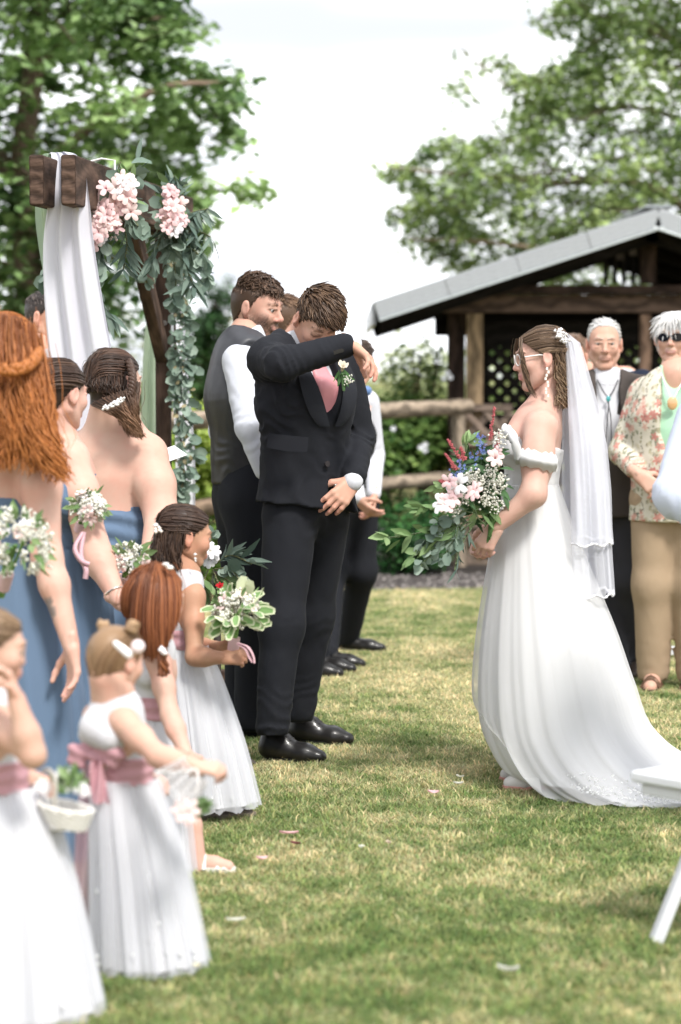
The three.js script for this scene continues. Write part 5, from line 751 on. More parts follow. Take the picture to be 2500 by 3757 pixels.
{ // man in waistcoat
  const sk = [0.504, 0.298, 0.227], o = { label: 'bearded man in dark waistcoat and white shirt sleeves behind the groom', foot: [-.379,0,-9.794], h: 1.93, yaw: 104, hyaw: 63, hpitch: 9, head: [-.339,1.732,-9.86], skin: sk, headK: 0.955, wide: 1.0,
    face: { beard: [0.05, 0.03, 0.02], brow: [0.035, 0.02, 0.014], look: [-0.05, -0.15], lip: [0.56, 0.27, 0.24] }, joints: { sR: [-.402,1.519,-9.67], eR: [-.353,1.257,-9.54], wR: [-.295,1.086,-9.54] }, shirt: [0.56, 0.58, 0.64], shirtSleeves: true, sleeve: 0, top: BK2, legs: BK, shoes: [0.012, 0.011, 0.011], handDir: [[0.6, -0.6, -0.2], null], lean: 0.0, legR: 1.05 };
  const g = figure(o), { t, L, k, fr, f } = g, sat = [0.022, 0.022, 0.025], woolc = [0.05, 0.052, 0.06];
  const W = new Field(); W.cone(L(0, 0.93, 0), L(0, 1.06, 0.0), 0.16 * k, 0.15 * k, sat, 0.05, [f, 0.82]); W.cone(L(0, 1.06, 0.0), L(0, 1.26, 0), 0.15 * k, 0.185 * k, sat, 0.05, [f, 0.82]); W.cone(L(0, 1.26, 0), L(0, 1.38, -0.015), 0.19 * k, 0.14 * k, woolc, 0.05, [f, 0.8]); W.cone(L(-0.085, 1.42, -0.015), L(0.085, 1.42, -0.015), 0.05 * k, 0.05 * k, woolc, 0.04);
  W.cone(L(-0.2, 1.4, 0.005), L(-0.2, 1.22, 0.01), 0.085 * k, 0.1 * k, sat, 0.01).sub(); W.cone(L(0.2, 1.4, 0.005), L(0.2, 1.22, 0.01), 0.085 * k, 0.1 * k, sat, 0.01).sub(); W.cone(L(0, 1.6, 0.03), L(0, 1.44, 0.03), 0.07, 0.066, sat, 0.01).sub(); W.cut([0, -1, 0], L(0, 0.93, 0));
  part(t, 'waistcoat', W.mesh(0.0065, (x, y, z) => cloth(0.006, 10, 5)(x, y, z) + folds([{ p: L(-0.1, 1.05, -0.1), r: 0.14, d: [0.6, 0.8, 0], f: 80, a: 0.008 }])(x, y, z)), M.satin);
  const sf = new Field(); sf.cone(L(0, 1.0, 0), L(0, 1.12, 0), 0.159 * k, 0.161 * k, sat, 0.01, [f, 0.82]); sf.cut([0, 1, 0], L(0, 1.078, 0)); sf.cut([0, -1, 0], L(0, 1.05, 0)); part(t, 'waist_strap', sf.mesh(0.006, cloth(0.004, 20)), M.satin);
  const pk = new MB(); pk.tube(curve([[-.493,1.01,-9.72], [-.459,1.005,-9.67], [-.409,1.007,-9.63]], 6), 0.006, [0.012, 0.012, 0.013], 5); part(t, 'back_pocket', pk.geo(), M.wool);
  part(t, 'hair', shortHair(fr, { color: [0.05, 0.03, 0.02], light: [0.16, 0.1, 0.07], n: 1300, front: 0.072, back: -0.062, ear: -0.005, side: 0.007, top: 0.05, lift: 0.8, liftSide: 0.15, wave: 0.016, freq: 8, r: 0.0036, cap: 0.015, fade0: 0.3, fade1: 0.75, comb: (d) => [d[0] * 0.4, d[1] > 0.5 ? 0 : -1, d[1] > 0.5 ? 1 : -0.2] }), M.hair);
}
{ // man almost hidden behind the groom
  const g = figure({ label: 'man hidden behind the groom with only brown hair and black shoe showing', foot: [-.153,0,-11.748], h: 1.8, yaw: 70, hyaw: 125, head: [-.252,1.718,-11.7], lean: -0.04, face: { eyes: false }, garment: 'jacket', top: BK, hemY: 0.8, legs: BK, shoes: [0.012, 0.011, 0.011], shirt: WH, cell: 0.011 });
  part(g.t, 'hair', shortHair(g.fr, { color: [0.1, 0.06, 0.04], light: [0.26, 0.16, 0.1], n: 420, side: 0.012, top: 0.04, lift: 0.5, front: 0.072, r: 0.004, comb: (d) => [d[0], -0.4, 0.6] }), M.hair);
}
{ // boy
  const g = figure({ label: 'boy in white shirt with blue bow tie half hidden right of the groom', foot: [.014,0,-12.462], h: 1.62, yaw: 25, hyaw: 5, hpitch: 8, head: [.093,1.519,-12.4], lean: 0.045, face: { child: 0.4, brow: [0.06, 0.035, 0.025], lip: [0.55, 0.22, 0.2] }, headK: 1.02, joints: { sL: [.138,1.321,-12.4], eL: [.175,1.041,-12.45], wL: [.167,.852,-12.2], eR: [.035,1.05,-12.2], wR: [.091,.836,-12.1] }, handDir: [[0.6, -0.6, 0.2], [-0.2, -0.9, 0.3]], shirt: [0.56, 0.57, 0.62], shirtSleeves: true, sleeve: 0, top: BK2, legs: BK, shoes: [0.012, 0.011, 0.011], feet: [[-.07,0,-12.041], [.037,0,-12.694]], toes: [unit([0.9, 0, 0.35]), unit([0.95, 0, 0.25])] });
  const { t, L, k, f } = g, W = new Field(); W.cone(L(0, 0.95, 0), L(0, 1.26, 0), 0.16 * k, 0.172 * k, BK2, 0.04, [f, 0.82]); W.cone(L(0, 1.26, 0), L(0, 1.4, 0), 0.172 * k, 0.12 * k, BK2, 0.04, [f, 0.8]); W.limb([L(0, 1.5, 0.1), L(0, 1.3, 0.16), L(0, 1.15, 0.19)], [0.06, 0.06, 0.02], BK2, 0.008).q.slice(-2).forEach((q) => { q.sub = true; }); W.cone(L(0.2, 1.42, 0), L(0.2, 1.2, 0), 0.08, 0.09, BK2, 0.01).sub(); W.cut([0, -1, 0], L(0, 0.94, 0)); part(t, 'waistcoat', W.mesh(0.009), M.satin);
  const bt = new Field(), bp = [.083,1.367,-12.22], bl = [0.11, 0.19, 0.38]; bt.cone(bp, add3(bp, [0.05, 0.012, 0]), 0.01, 0.026, bl, 0.01); bt.cone(bp, add3(bp, [-0.05, -0.005, 0]), 0.01, 0.026, bl, 0.01); part(t, 'bow_tie', bt.mesh(0.005), M.satin);
  const q = [.129,1.291,-12.2]; part(t, 'boutonniere', blossomGeo(0.032, [0.8, 0.55, 0.5], [0.75, 0.4, 0.4], 0.5, 3, 5).applyQuaternion(quatTo([0.2, 0.4, 1])).translate(...q), M.petal);
  part(t, 'hair', shortHair(g.fr, { color: [0.045, 0.03, 0.024], light: [0.13, 0.09, 0.07], n: 420, side: 0.012, top: 0.045, lift: 0.4, front: 0.07, r: 0.004, comb: (d) => [d[0] + 0.4, -0.4, 0.7] }), M.hair);
}
{ // officiant behind the drape
  const g = figure({ label: 'dark haired man in black suit standing behind the white drape at left', foot: [-1.322,0,-10.875], h: 1.83, yaw: 55, hyaw: 62, hpitch: 4, head: [-1.324,1.718,-11], face: { eyes: false }, garment: 'jacket', top: [0.014, 0.014, 0.016], hemY: 0.8, legs: [0.014, 0.014, 0.016], shirt: WH, shoes: [0.012, 0.011, 0.011], cell: 0.011 });
  part(g.t, 'hair', shortHair(g.fr, { color: [0.035, 0.028, 0.026], light: [0.16, 0.13, 0.12], n: 800, side: 0.014, top: 0.03, lift: 0.5, front: 0.072, back: -0.078, r: 0.0032, comb: (d) => [d[0] * 0.3, -0.7, 0.5] }), M.hair);
}
{ // older man
  const g = figure({ label: 'older white haired man in brown jacket and bolo tie behind the bride', foot: [1.277,0,-11.582], feet: [[1.336,0,-11.582], [1.425,0,-11.698]], h: 1.735, yaw: -4, hyaw: -3, hpitch: 3, head: [1.264,1.606,-11.62], headK: 1.03, lean: -0.02, wide: 1.12, skin: [0.538, 0.319, 0.239], face: { old: 1, brow: [0.42, 0.36, 0.31], lip: [0.55, 0.3, 0.25], iris: [0.1, 0.09, 0.07] }, garment: 'jacket', top: [0.062, 0.052, 0.047], hemY: 0.79, open: 1.08, openW: 0.075, lapels: true, shirt: [0.54, 0.54, 0.57], cuff: true, legs: [0.036, 0.036, 0.042], shoes: [0.06, 0.045, 0.036], legR: 1.0, joints: {} });
  part(g.t, 'hair', shortHair(g.fr, { color: [0.55, 0.54, 0.53], light: [0.64, 0.63, 0.63], n: 620, front: 0.088, back: -0.06, ear: -0.012, side: 0.02, top: 0.045, lift: 0.2, liftSide: 0.45, wave: 0.004, r: 0.003, cap: 0.02, comb: (d) => [d[0] * 0.8, d[1] > 0.4 ? 0.1 : -0.5, -0.8] }), M.hair);
  const bo = new MB(), p = g.L(0, 1.36, 0.13); for (const x of [-1, 1]) bo.tube(curve([g.L(x * 0.05, 1.45, 0.07), g.L(x * 0.02, 1.39, 0.115), p, g.L(x * 0.008 + 0.004, 1.27, 0.158), g.L(x * 0.014, 1.12, 0.165)], 14), 0.003, [0.03, 0.03, 0.035], 5); const bolo = part(g.t, 'bolo_cord', bo.geo(), M.paint); const st = norm(new THREE.SphereGeometry(0.013, 14, 10), [0.05, 0.32, 0.34]); st.scale(0.85, 1.15, 0.5).translate(...add3(p, [0, 0, 0.008])); part(bolo, 'turquoise_stone', st, M.gem);
}
// floral print of the older woman's jacket
const printTex = (() => {
  const c = document.createElement('canvas'); c.width = c.height = 1024; const x = c.getContext('2d'); x.fillStyle = '#e9e2d4'; x.fillRect(0, 0, 1024, 1024); const s0 = seed; seed = 991;
  const petal = (L, W) => { x.beginPath(); x.moveTo(0, 0); x.bezierCurveTo(W, -L * 0.3, W, -L * 0.9, 0, -L); x.bezierCurveTo(-W, -L * 0.9, -W, -L * 0.3, 0, 0); x.fill(); };
  const at = (fn) => { const X = rr(0, 1024), Y = rr(0, 1024), a = rr(0, 6.28); for (const dx of [-1024, 0, 1024]) for (const dy of [-1024, 0, 1024]) { x.save(); x.translate(X + dx, Y + dy); x.rotate(a); fn(); x.restore(); } };
  for (let i = 0; i < 95; i++) { const col = ['#b9b39c', '#cfc7ad', '#a7a892', '#d9cfb8', '#8f8f80'][(rnd() * 5) | 0], L = rr(60, 130), w = rr(14, 34); at(() => { x.fillStyle = col; petal(L, w); x.rotate(0.6); petal(L * 0.8, w * 0.8); x.strokeStyle = '#7d7a6c'; x.lineWidth = 2; x.beginPath(); x.moveTo(0, 0); x.lineTo(0, -L * 0.7); x.stroke(); }); }
  for (let i = 0; i < 26; i++) { const col = ['#dca196', '#e4b3a6', '#d2938a', '#e8c2b4'][(rnd() * 4) | 0], L = rr(55, 100), n = 5; at(() => { for (let k = 0; k < n; k++) { x.fillStyle = col; petal(L, L * 0.36); x.strokeStyle = '#b5655c'; x.lineWidth = 1.5; x.beginPath(); x.moveTo(0, 0); x.lineTo(0, -L * 0.6); x.stroke(); x.rotate(6.283 / n); } }); }
  for (let i = 0; i < 26; i++) { const a = rr(40, 90); at(() => { x.strokeStyle = '#6f6a5e'; x.lineWidth = 2; for (let k = -4; k <= 4; k++) { x.beginPath(); x.moveTo(0, 0); x.lineTo(k * 9, -a); x.stroke(); } }); }
  seed = s0; const t = new THREE.CanvasTexture(c); t.wrapS = t.wrapT = THREE.RepeatWrapping; t.colorSpace = THREE.SRGBColorSpace; t.repeat.set(3.8, 3.8); return t;
})();
{ // older woman
  const J = { sR: [1.426,1.37,-11.35], eR: [1.316,1.103,-11.3], wR: [1.367,1.007,-11.08], sL: [1.727,1.396,-11.35], eL: [1.759,1.103,-11.3], wL: [1.547,.971,-11.08] };
  const g = figure({ label: 'older white haired woman in dark sunglasses and floral jacket at right edge', foot: [1.552,0,-11.233], h: 1.76, yaw: -12, hyaw: -14, hpitch: 2, head: [1.549,1.634,-11.3], skin: [0.538, 0.328, 0.252], headK: 0.98, wide: 1.06, bulk: 1.06, face: { old: 1, fem: 1, lip: [0.6, 0.3, 0.28], brow: [0.5, 0.45, 0.4] }, joints: J, handDir: [[0.72, -0.6, 0.25], [-0.7, -0.6, 0.25]], palm: [[0.3, -0.3, -0.9], [-0.3, -0.3, -0.9]], garment: 'jacket', top: [0.68, 0.68, 0.66], topMat: std({ map: printTex, roughness: 0.9, specularIntensity: 0.2 }), hemY: 0.78, open: 1.02, openW: 0.06, openLow: 0.05, sleeve: 0.72, sleeveR: 1.12, neckLow: 1, shirt: [0.36, 0.58, 0.42], legs: [0.33, 0.245, 0.165], legMat: M.cotton, legR: 1.12, curl: [0.3, 0.5, 0.6, 0.65] });
  const { t, fr, L } = g;
  part(t, 'hair', merge([shortHair(fr, { color: [0.56, 0.55, 0.54], light: [0.66, 0.65, 0.65], n: 900, front: 0.06, back: -0.08, ear: -0.035, side: 0.062, top: 0.075, lift: 0.1, liftSide: 0.1, r: 0.0036, cap: 0.05, comb: (d) => [d[0] * 0.9 + 0.1, -0.9, d[2] > 0.3 ? 0.5 : -0.3] })]), M.hair);
  const gl = new MB(); for (const x of [-1, 1]) { const n = 14, ring = []; for (let i = 0; i < n; i++) { const a = (i / n) * 6.283; ring.push(fr.w([x * 0.033 + Math.cos(a) * 0.029, 0.006 + Math.sin(a) * 0.02 - Math.abs(Math.sin(a)) * 0.001, 0.101 - Math.abs(x * 0.033 + Math.cos(a) * 0.029) * 0.18])); } for (let i = 1; i < n - 1; i++) gl.tri(ring[0], ring[i], ring[i + 1], [0.012, 0.013, 0.018]); }
  const sg = part(t, 'sunglasses', gl.geo(), M.glass); const fm = new MB(); fm.tube([fr.w([-0.008, 0.012, 0.104]), fr.w([0.008, 0.012, 0.104])], 0.003, [0.02, 0.02, 0.02], 5); for (const x of [-1, 1]) fm.tube([fr.w([x * 0.062, 0.012, 0.088]), fr.w([x * 0.079, 0.01, 0.0])], 0.0028, [0.03, 0.03, 0.03], 5); part(sg, 'frame', fm.geo(), M.paint);
  const nk = new MB(); nk.tube(curve([L(-0.06, 1.46, 0.05), L(-0.03, 1.4, 0.11), L(0, 1.345, 0.14), L(0.03, 1.4, 0.11), L(0.06, 1.46, 0.05)], 16), 0.004, [0.62, 0.6, 0.58], 5); const nl = part(t, 'necklace', nk.geo(), M.gem); part(nl, 'pendant', norm(new THREE.SphereGeometry(0.028, 16, 12).scale(0.85, 1.1, 0.3), [0.55, 0.33, 0.16]).translate(...L(0, 1.325, 0.15)), M.gem);
  for (const i of [-1, 1]) { const F = new Field(), p = L(i * 0.09, 0, 0.0), d = g.f; F.limb([add3(p, [d[0] * -0.07, 0.03, d[2] * -0.07]), add3(p, [d[0] * 0.06, 0.035, d[2] * 0.06]), add3(p, [d[0] * 0.18, 0.022, d[2] * 0.18])], [0.036, 0.036, 0.03], [0.54, 0.32, 0.24], 0.02); part(t, 'foot', F.mesh(0.006), M.skin); const s = part(t, 'sandal', sole(add3(p, [d[0] * -0.1, 0.002, d[2] * -0.1]), add3(p, [d[0] * 0.22, 0.002, d[2] * 0.22]), 0.045, [0.06, 0.035, 0.022]), M.paint); const b = new MB(); for (const z of [0.04, 0.11, 0.15]) b.tube(curve([add3(p, [-0.042 + d[0] * z, 0.015, d[2] * z]), add3(p, [d[0] * z, 0.076 - z * 0.12, d[2] * z]), add3(p, [0.042 + d[0] * z, 0.015, d[2] * z])], 8), 0.013, [0.1, 0.055, 0.033], 6); part(s, 'strap', b.geo(), M.paint); }
}
{ // guest in navy behind, and guest in pale shirt cut off by the frame
  const g = figure({ label: 'guest in dark navy suit mostly hidden between veil and older man', foot: [1.567,0,-13.311], h: 1.72, yaw: -20, head: [1.264,1.559,-13.2], lean: 0, wide: 1.15, face: { eyes: false }, garment: 'jacket', top: [0.012, 0.017, 0.032], hemY: 0.78, legs: [0.012, 0.016, 0.028], shirt: WH, shoes: [0.012, 0.011, 0.011], cell: 0.011, joints: { sR: [1.412,1.393,-13.2], eR: [1.417,1.112,-13.1], wR: [1.417,.857,-13], sL: [1.644,1.417,-13.2] } });
  part(g.t, 'hair', shortHair(g.fr, { color: [0.16, 0.1, 0.07], light: [0.3, 0.2, 0.14], n: 420, side: 0.014, top: 0.035, lift: 0.4, r: 0.004, comb: (d) => [d[0], -0.6, 0.5] }), M.hair);
  const h = figure({ label: 'guest in pale blue shirt cut off by the right edge, elbow showing', foot: [1.403,0,-7.609], h: 1.62, yaw: -60, face: {}, wide: 1.15, bulk: 1.1, garment: 'shirt', top: [0.5, 0.54, 0.64], topMat: M.cotton, hemY: 0.85, sleeveR: 1.55, legs: [0.05, 0.06, 0.09], shoes: [0.05, 0.04, 0.03], joints: { sR: [1.162,1.325,-7.72], eR: [1.057,1.098,-7.55], wR: [1.16,1.023,-7.4] } });
  part(h.t, 'hair', shortHair(h.fr, { color: [0.3, 0.26, 0.22], n: 400, side: 0.014, top: 0.03, r: 0.004, comb: (d) => [d[0], -0.6, 0.5] }), M.hair);
}

// ---------- bride ----------
const curveAt = (pts) => curve(pts, 12);
const pearlGeo = norm(new THREE.SphereGeometry(0.006, 8, 6), [0.75, 0.74, 0.74]);
{
  const t = person('bride in white off shoulder gown and veil holding a large bouquet', [.713,0,-8.625]), sk = [0.541, 0.337, 0.273], dr = [0.69, 0.69, 0.7];
  const fr = headFrame([.721,1.526,-8.68], 0.222, -84, 6, 2), nb = [.733,1.336,-8.68], ch = [.683,1.2,-8.68], wa = [.684,1.068,-8.68], sN = [.708,1.282,-8.53], sF = [.73,1.274,-8.84], eN = [.674,1.052,-8.44], wN = [.545,.939,-8.45], eF = [.674,1.025,-8.9], wF = [.534,.923,-8.62];
  const B = new Field(), fz = [[1, 0, 0], 0.78];
  B.cone(fr.w([0, -0.07, -0.03]), add3(nb, [-0.01, 0, 0]), 0.047, 0.052, sk, 0.03); B.cone(nb, add3(ch, [0.015, 0.05, 0]), 0.06, 0.115, sk, 0.05, [[1, 0, 0], 0.72]); B.cone(add3(ch, [0.015, 0.05, 0]), wa, 0.118, 0.098, sk, 0.05, fz); B.cone(sN, sF, 0.048, 0.048, sk, 0.05); for (const s of [sN, sF]) B.cone(add3(nb, [0, 0.0, 0]), s, 0.036, 0.046, sk, 0.04);
  B.limb([sN, eN, wN], [0.052, 0.043, 0.027], sk, 0.03); B.limb([sF, eF, wF], [0.05, 0.042, 0.027], sk, 0.03); B.ell(mix3(sN, eN, 0.45), [0.055, 0.09, 0.052], sk, 0.04); for (const z of [-0.055, 0.055]) B.ell(add3(ch, [-0.062, 0.012, z]), [0.062, 0.066, 0.06], sk, 0.04);
  const H = new Field(); hand(H, wN, [-0.5, -0.8, -0.1], [0.25, -0.2, -0.9], { side: -1, skin: sk, size: 0.172, curl: [0.5, 0.6, 0.65, 0.7], thumb: 0.3 }); hand(H, wF, [-0.45, -0.85, 0.2], [0.3, -0.2, 0.9], { side: 1, skin: sk, size: 0.172, curl: [0.5, 0.6, 0.65, 0.7] });
  part(t, 'body', merge([B.mesh(0.0085), headGeo(fr, { skin: sk, fem: 1, brow: [0.16, 0.1, 0.065], lip: [0.6, 0.25, 0.26], neck: 0.045, look: [0, -0.3] }), H.mesh(0.0038)]), M.skin);
  // bodice and sleeves
  const D = new Field(); D.cone(add3(ch, [0.015, 0.02, 0]), add3(wa, [0, 0.0, 0]), 0.122, 0.103, dr, 0.04, [[1, 0, 0], 0.8]); D.cone(add3(ch, [0.015, 0.075, 0]), add3(ch, [0.015, 0, 0]), 0.118, 0.122, dr, 0.04, [[1, 0, 0], 0.78]); for (const z of [-0.055, 0.055]) D.ell(add3(ch, [-0.064, 0.01, z]), [0.069, 0.07, 0.066], dr, 0.035);
  D.cone(wa, add3(wa, [0.01, -0.09, 0]), 0.103, 0.13, dr, 0.05, [[1, 0, 0], 0.88]); D.cut([0.32, 1, 0], [.586,1.267,-8.68], 0.01);
  const lace = (x, y, z) => 0.0035 * fbm(x * 45, y * 45, z * 45, 2) + 0.002 * Math.sin(z * 150);
  part(t, 'bodice', D.mesh(0.0065, lace), M.white);
  for (const [s, e, zz] of [[sN, eN, 1], [sF, eF, -1]]) { const b = new MB(), c = mix3(s, e, 0.52), n = []; for (let i = 0; i <= 26; i++) { const a = (i / 26) * 6.283; n.push([c[0] + Math.cos(a) * 0.06, c[1] + 0.01 - Math.cos(a) * 0.012, c[2] + Math.sin(a) * 0.06]); } b.tube(n, (k) => 0.0125 + 0.0022 * Math.sin(k * 70) + 0.001 * Math.sin(k * 131), dr, 14, null, 2.5); b.tube(curve([[.583,1.273,-8.58], add3(c, [-0.085, 0.085, zz * 0.02]), add3(c, [-0.064, 0.015, 0.01 * zz])], 10), (k) => 0.013 + 0.002 * Math.sin(k * 40), dr, 12, null, 1.9); part(t, 'sleeve_band', b.geo(), M.white); }
  const be = new MB(); for (let i = 0; i < 90; i++) { const a = (i / 90) * 6.283 + rr(-0.02, 0.02), r = 0.004 * rr(0.6, 1.2), p = [wa[0] + Math.cos(a) * 0.1, wa[1] - 0.004 + gauss() * 0.006, wa[2] + Math.sin(a) * 0.11]; be.tube([add3(p, [0, -r, 0]), add3(p, [0, r, 0])], r, jit([0.7, 0.69, 0.68], 0.2), 5); } part(t, 'beaded_belt', be.geo(), M.gem);
  // skirt: layered tulle with a train
  const s = 5565 / 8.68, X = (x) => (x - 784) / s, Y = (y) => 1.49 + (849 - y) / s, row = (l, r, y, rz, dz = 0) => [[(X(l) + X(r)) / 2, Math.max(0.012, Y(y)), -8.68 + dz], (X(r) - X(l)) / 2, rz];
  const hem = (lift) => (a, v) => v > 0.6 ? Math.max(0, -Math.sin(a)) * lift * Math.pow((v - 0.6) / 0.4, 2) + 0.012 * Math.sin(a * 7) * v : 0;
  const R = [row(1161, 1286, 1116, 0.115), row(1152, 1310, 1190, 0.15), row(1134, 1352, 1300, 0.21), row(1112, 1412, 1450, 0.29), row(1104, 1452, 1570, 0.34), row(1110, 1495, 1680, 0.4), row(1140, 1600, 1760, 0.46, 0.03), row(1166, 1770, 1806, 0.52, 0.06)];
  part(t, 'skirt', loft(R, 200, 60, { amp: 0.022, amp0: 0.003, pleats: 13, hem: hem(0.05), color: [0.7, 0.7, 0.71] }), M.white);
  part(t, 'lace_hem_trim', (() => { const b = new MB(); for (let i = 0; i < 1100; i++) { const a = rr(0, 6.283), k = Math.pow(rnd(), 2.5) * 0.55, p = [(X(1166) + X(1770)) / 2 + Math.sin(a) * 0.472 * (1 - k * 0.12), 0.03 + k * 0.11 + Math.max(0, -Math.sin(a)) * 0.05, -8.62 + Math.cos(a) * 0.53 * (1 - k * 0.06)]; if (p[2] < -8.75) continue; b.leaf(p, [gauss(), gauss() * 0.6, gauss() * 0.2], [gauss() * 0.3, 0.25, 1], rr(0.006, 0.015), rr(0.004, 0.008), [0.74, 0.74, 0.75], 0.1, 1); } return b.geo(); })(), M.white).userData.kind = 'stuff';
  const R2 = R.map((r, i) => [[r[0][0] - 0.004, r[0][1] + 0.004, r[0][2]], r[1] + 0.006 + i * 0.003, r[2] + 0.008 + i * 0.003]);
  part(t, 'tulle_overlay', loft(R2, 200, 50, { amp: 0.028, amp0: 0.004, pleats: 17, ragged: 0.02, hem: (a, v) => v > 0.5 ? Math.max(0, (-Math.sin(a) - 0.7) / 0.3) * 0.3 * Math.pow((v - 0.5) / 0.5, 1.5) : 0, color: [0.74, 0.74, 0.75] }), M.tulle);
  for (const z of [0.02, -0.16]) { const h = [.69,.031,-8.5], F = new Field(); shoeField(F, [h[0] + 0.1, 0.006, h[2] + z], [h[0] - 0.1, 0.006, h[2] + z], 0.04, [0.72, 0.7, 0.68]); const m = part(t, 'shoe', F.mesh(0.006), M.white); part(m, 'sole', sole([h[0] + 0.11, 0.004, h[2] + z], [h[0] - 0.11, 0.004, h[2] + z], 0.044, [0.6, 0.3, 0.27]), M.paint); }
  // hair: half up with loose waves
  const hc = [0.075, 0.047, 0.032], hl = [0.27, 0.18, 0.115], w = fr.w, cap = norm(scalpCap({ front: 0.066, back: -0.09, ear: 0.005, cap: 0.03, color: hc }), hc).applyMatrix4(fr.m), sw = sweep(fr, { ta: 2.75, ty: 0.035, y0: 0.088 });
  const strand = [[1, 1], [-1, 0.9]].map(([q, k]) => [w([q * 0.04, 0.085, 0.08]), w([q * 0.066, 0.035, 0.09]), w([q * 0.066, -0.03, 0.084]), w([q * 0.058, -0.09 * k, 0.072]), w([q * 0.066, -0.15 * k, 0.055])]);
  part(t, 'hair', merge([cap, ...sw.map((q) => locks(q, 260, 0.0028, { color: hc, light: hl, spread: 0.004, short: 0.9 })), locks(fall(fr, { a0: 1.9, a1: 4.4, y0: 0.03, len: 0.17, flare: 1.25, back: 0.8 }), 420, 0.0042, { color: hc, light: hl, wave: 0.021, freq: 15, spread: 0.009, short: 0.7, tip: [0.34, 0.235, 0.145] }), ...strand.map((g) => locks([g, g.map((p) => add3(p, [0.004, 0, 0.004]))], 34, 0.0025, { color: hc, light: hl, spread: 0.004, wave: 0.009, freq: 9 })), locks([sw[1][6], sw[1][7]].map((g) => g.map((p) => add3(p, [0, 0.004, 0.004]))), 20, 0.0055, { color: mixc(hc, hl, 0.4), light: hl, spread: 0.002, wave: 0.006, freq: 26 })]), M.hair);
  const ear = new MB(); const ep = w([0.083, -0.04, 0.0]); for (let i = 0; i < 9; i++) { const p = add3(ep, [Math.sin(i * 1.7) * 0.005, -0.012 * i, 0.004]); ear.tube([add3(p, [0, 0.005, 0]), add3(p, [0, -0.005, 0])], 0.0048, [0.78, 0.74, 0.68], 6); } part(t, 'earring', ear.geo(), M.gem);
  const gl = new MB(); for (const q of [-1, 1]) { gl.tube([w([q * 0.062, 0.012, 0.09]), w([q * 0.078, 0.014, 0.02]), w([q * 0.079, 0.01, -0.005])], 0.0024, [0.75, 0.72, 0.7], 5); const ring = []; for (let i = 0; i <= 18; i++) { const a = (i / 18) * 6.283; ring.push(w([q * 0.034 + Math.cos(a) * 0.026, 0.004 + Math.sin(a) * 0.021, 0.103 - Math.abs(q * 0.034 + Math.cos(a) * 0.026) * 0.16])); } gl.tube(ring, 0.0022, [0.75, 0.72, 0.7], 5); } part(t, 'glasses', gl.geo(), M.paint);
  // veil in two tiers, with hair comb
  const veil = (rows, nm, ph, edge) => part(t, nm, surf(90, 60, (u, v) => { const k = v * (rows.length - 1), i = Math.min(rows.length - 2, Math.floor(k)), f = k - i, r = rows[i].map((q, j) => lerp(q, rows[i + 1][j], f)), a = lerp(-2.0, 2.0, u), amp = 0.003 + 0.014 * v, fold = amp * (Math.sin(u * 34 + ph + 2 * Math.sin(v * 2.4 + ph)) + 0.5 * Math.sin(u * 71 + ph * 2 + v * 2)); const rx = (X(r[1]) - X(r[0])) * 0.62 , cx = X(r[1]) - rx; return [cx + Math.cos(a) * (rx + fold * 0.5), Y(r[2]) + 0.006 * Math.sin(u * 40) * v, -8.68 + Math.sin(a) * (r[3] + fold)]; }, [0.76, 0.77, 0.84]), M.veil);
  const vr = [[1290, 1302, 765, 0.02], [1290, 1332, 790, 0.05], [1290, 1352, 860, 0.09], [1289, 1374, 940, 0.13], [1288, 1392, 1030, 0.17], [1288, 1402, 1130, 0.2], [1290, 1408, 1246, 0.22]], vl = vr.map((r) => [r[0] + 3, r[1] - 4, r[2] + 2, r[3] * 0.85]).concat([[1300, 1413, 1364, 0.2]]);
  veil(vr, 'veil', 0.4); veil(vl, 'veil', 2.2);
  const trim = new MB(); for (const [r, kk] of [[vr[6], 1], [vl[7], 1]]) { const pts = []; for (let i = 0; i <= 50; i++) { const a = lerp(-2.0, 2.0, i / 50), rx = (X(r[1]) - X(r[0])) * 0.62, cx = X(r[1]) - rx; pts.push([cx + Math.cos(a) * rx, Y(r[2]) + 0.006 * Math.sin((i / 50) * 40), -8.68 + Math.sin(a) * r[3]]); } trim.tube(pts, (k) => 0.004 + 0.002 * Math.sin(k * 160), [0.78, 0.78, 0.82], 5); } part(t, 'veil_edging', trim.geo(), M.white);
  part(t, 'hair_comb', sprays([[.776,1.621,-8.62], [.784,1.608,-8.58], [.795,1.596,-8.6], [.794,1.616,-8.72]], 46, 0.012, 0.0065, [0.8, 0.78, 0.78]), M.gem);
  // bouquet
  const c = [.486,1.065,-8.42], bq = thing('bridal_bouquet', 'large cascading bridal bouquet of pink lilies, blue delphinium and eucalyptus', 'bouquet', c);
  const st = new MB(); for (let i = 0; i < 9; i++) st.tube([add3(c, [0.05 + gauss() * 0.02, -0.05, 0.02 + gauss() * 0.02]), [.515,.862,-8.46].map((v) => v + gauss() * 0.008)], 0.005, [0.1, 0.2, 0.06], 5); part(bq, 'stems', st.geo(), M.bark);
  const pos = (x, y, d = 8.4) => { const q = 5565 / d; return [(x - 784) / q, 1.49 + (849 - y) / q, -d]; }, face = [-0.25, 0.3, 1];
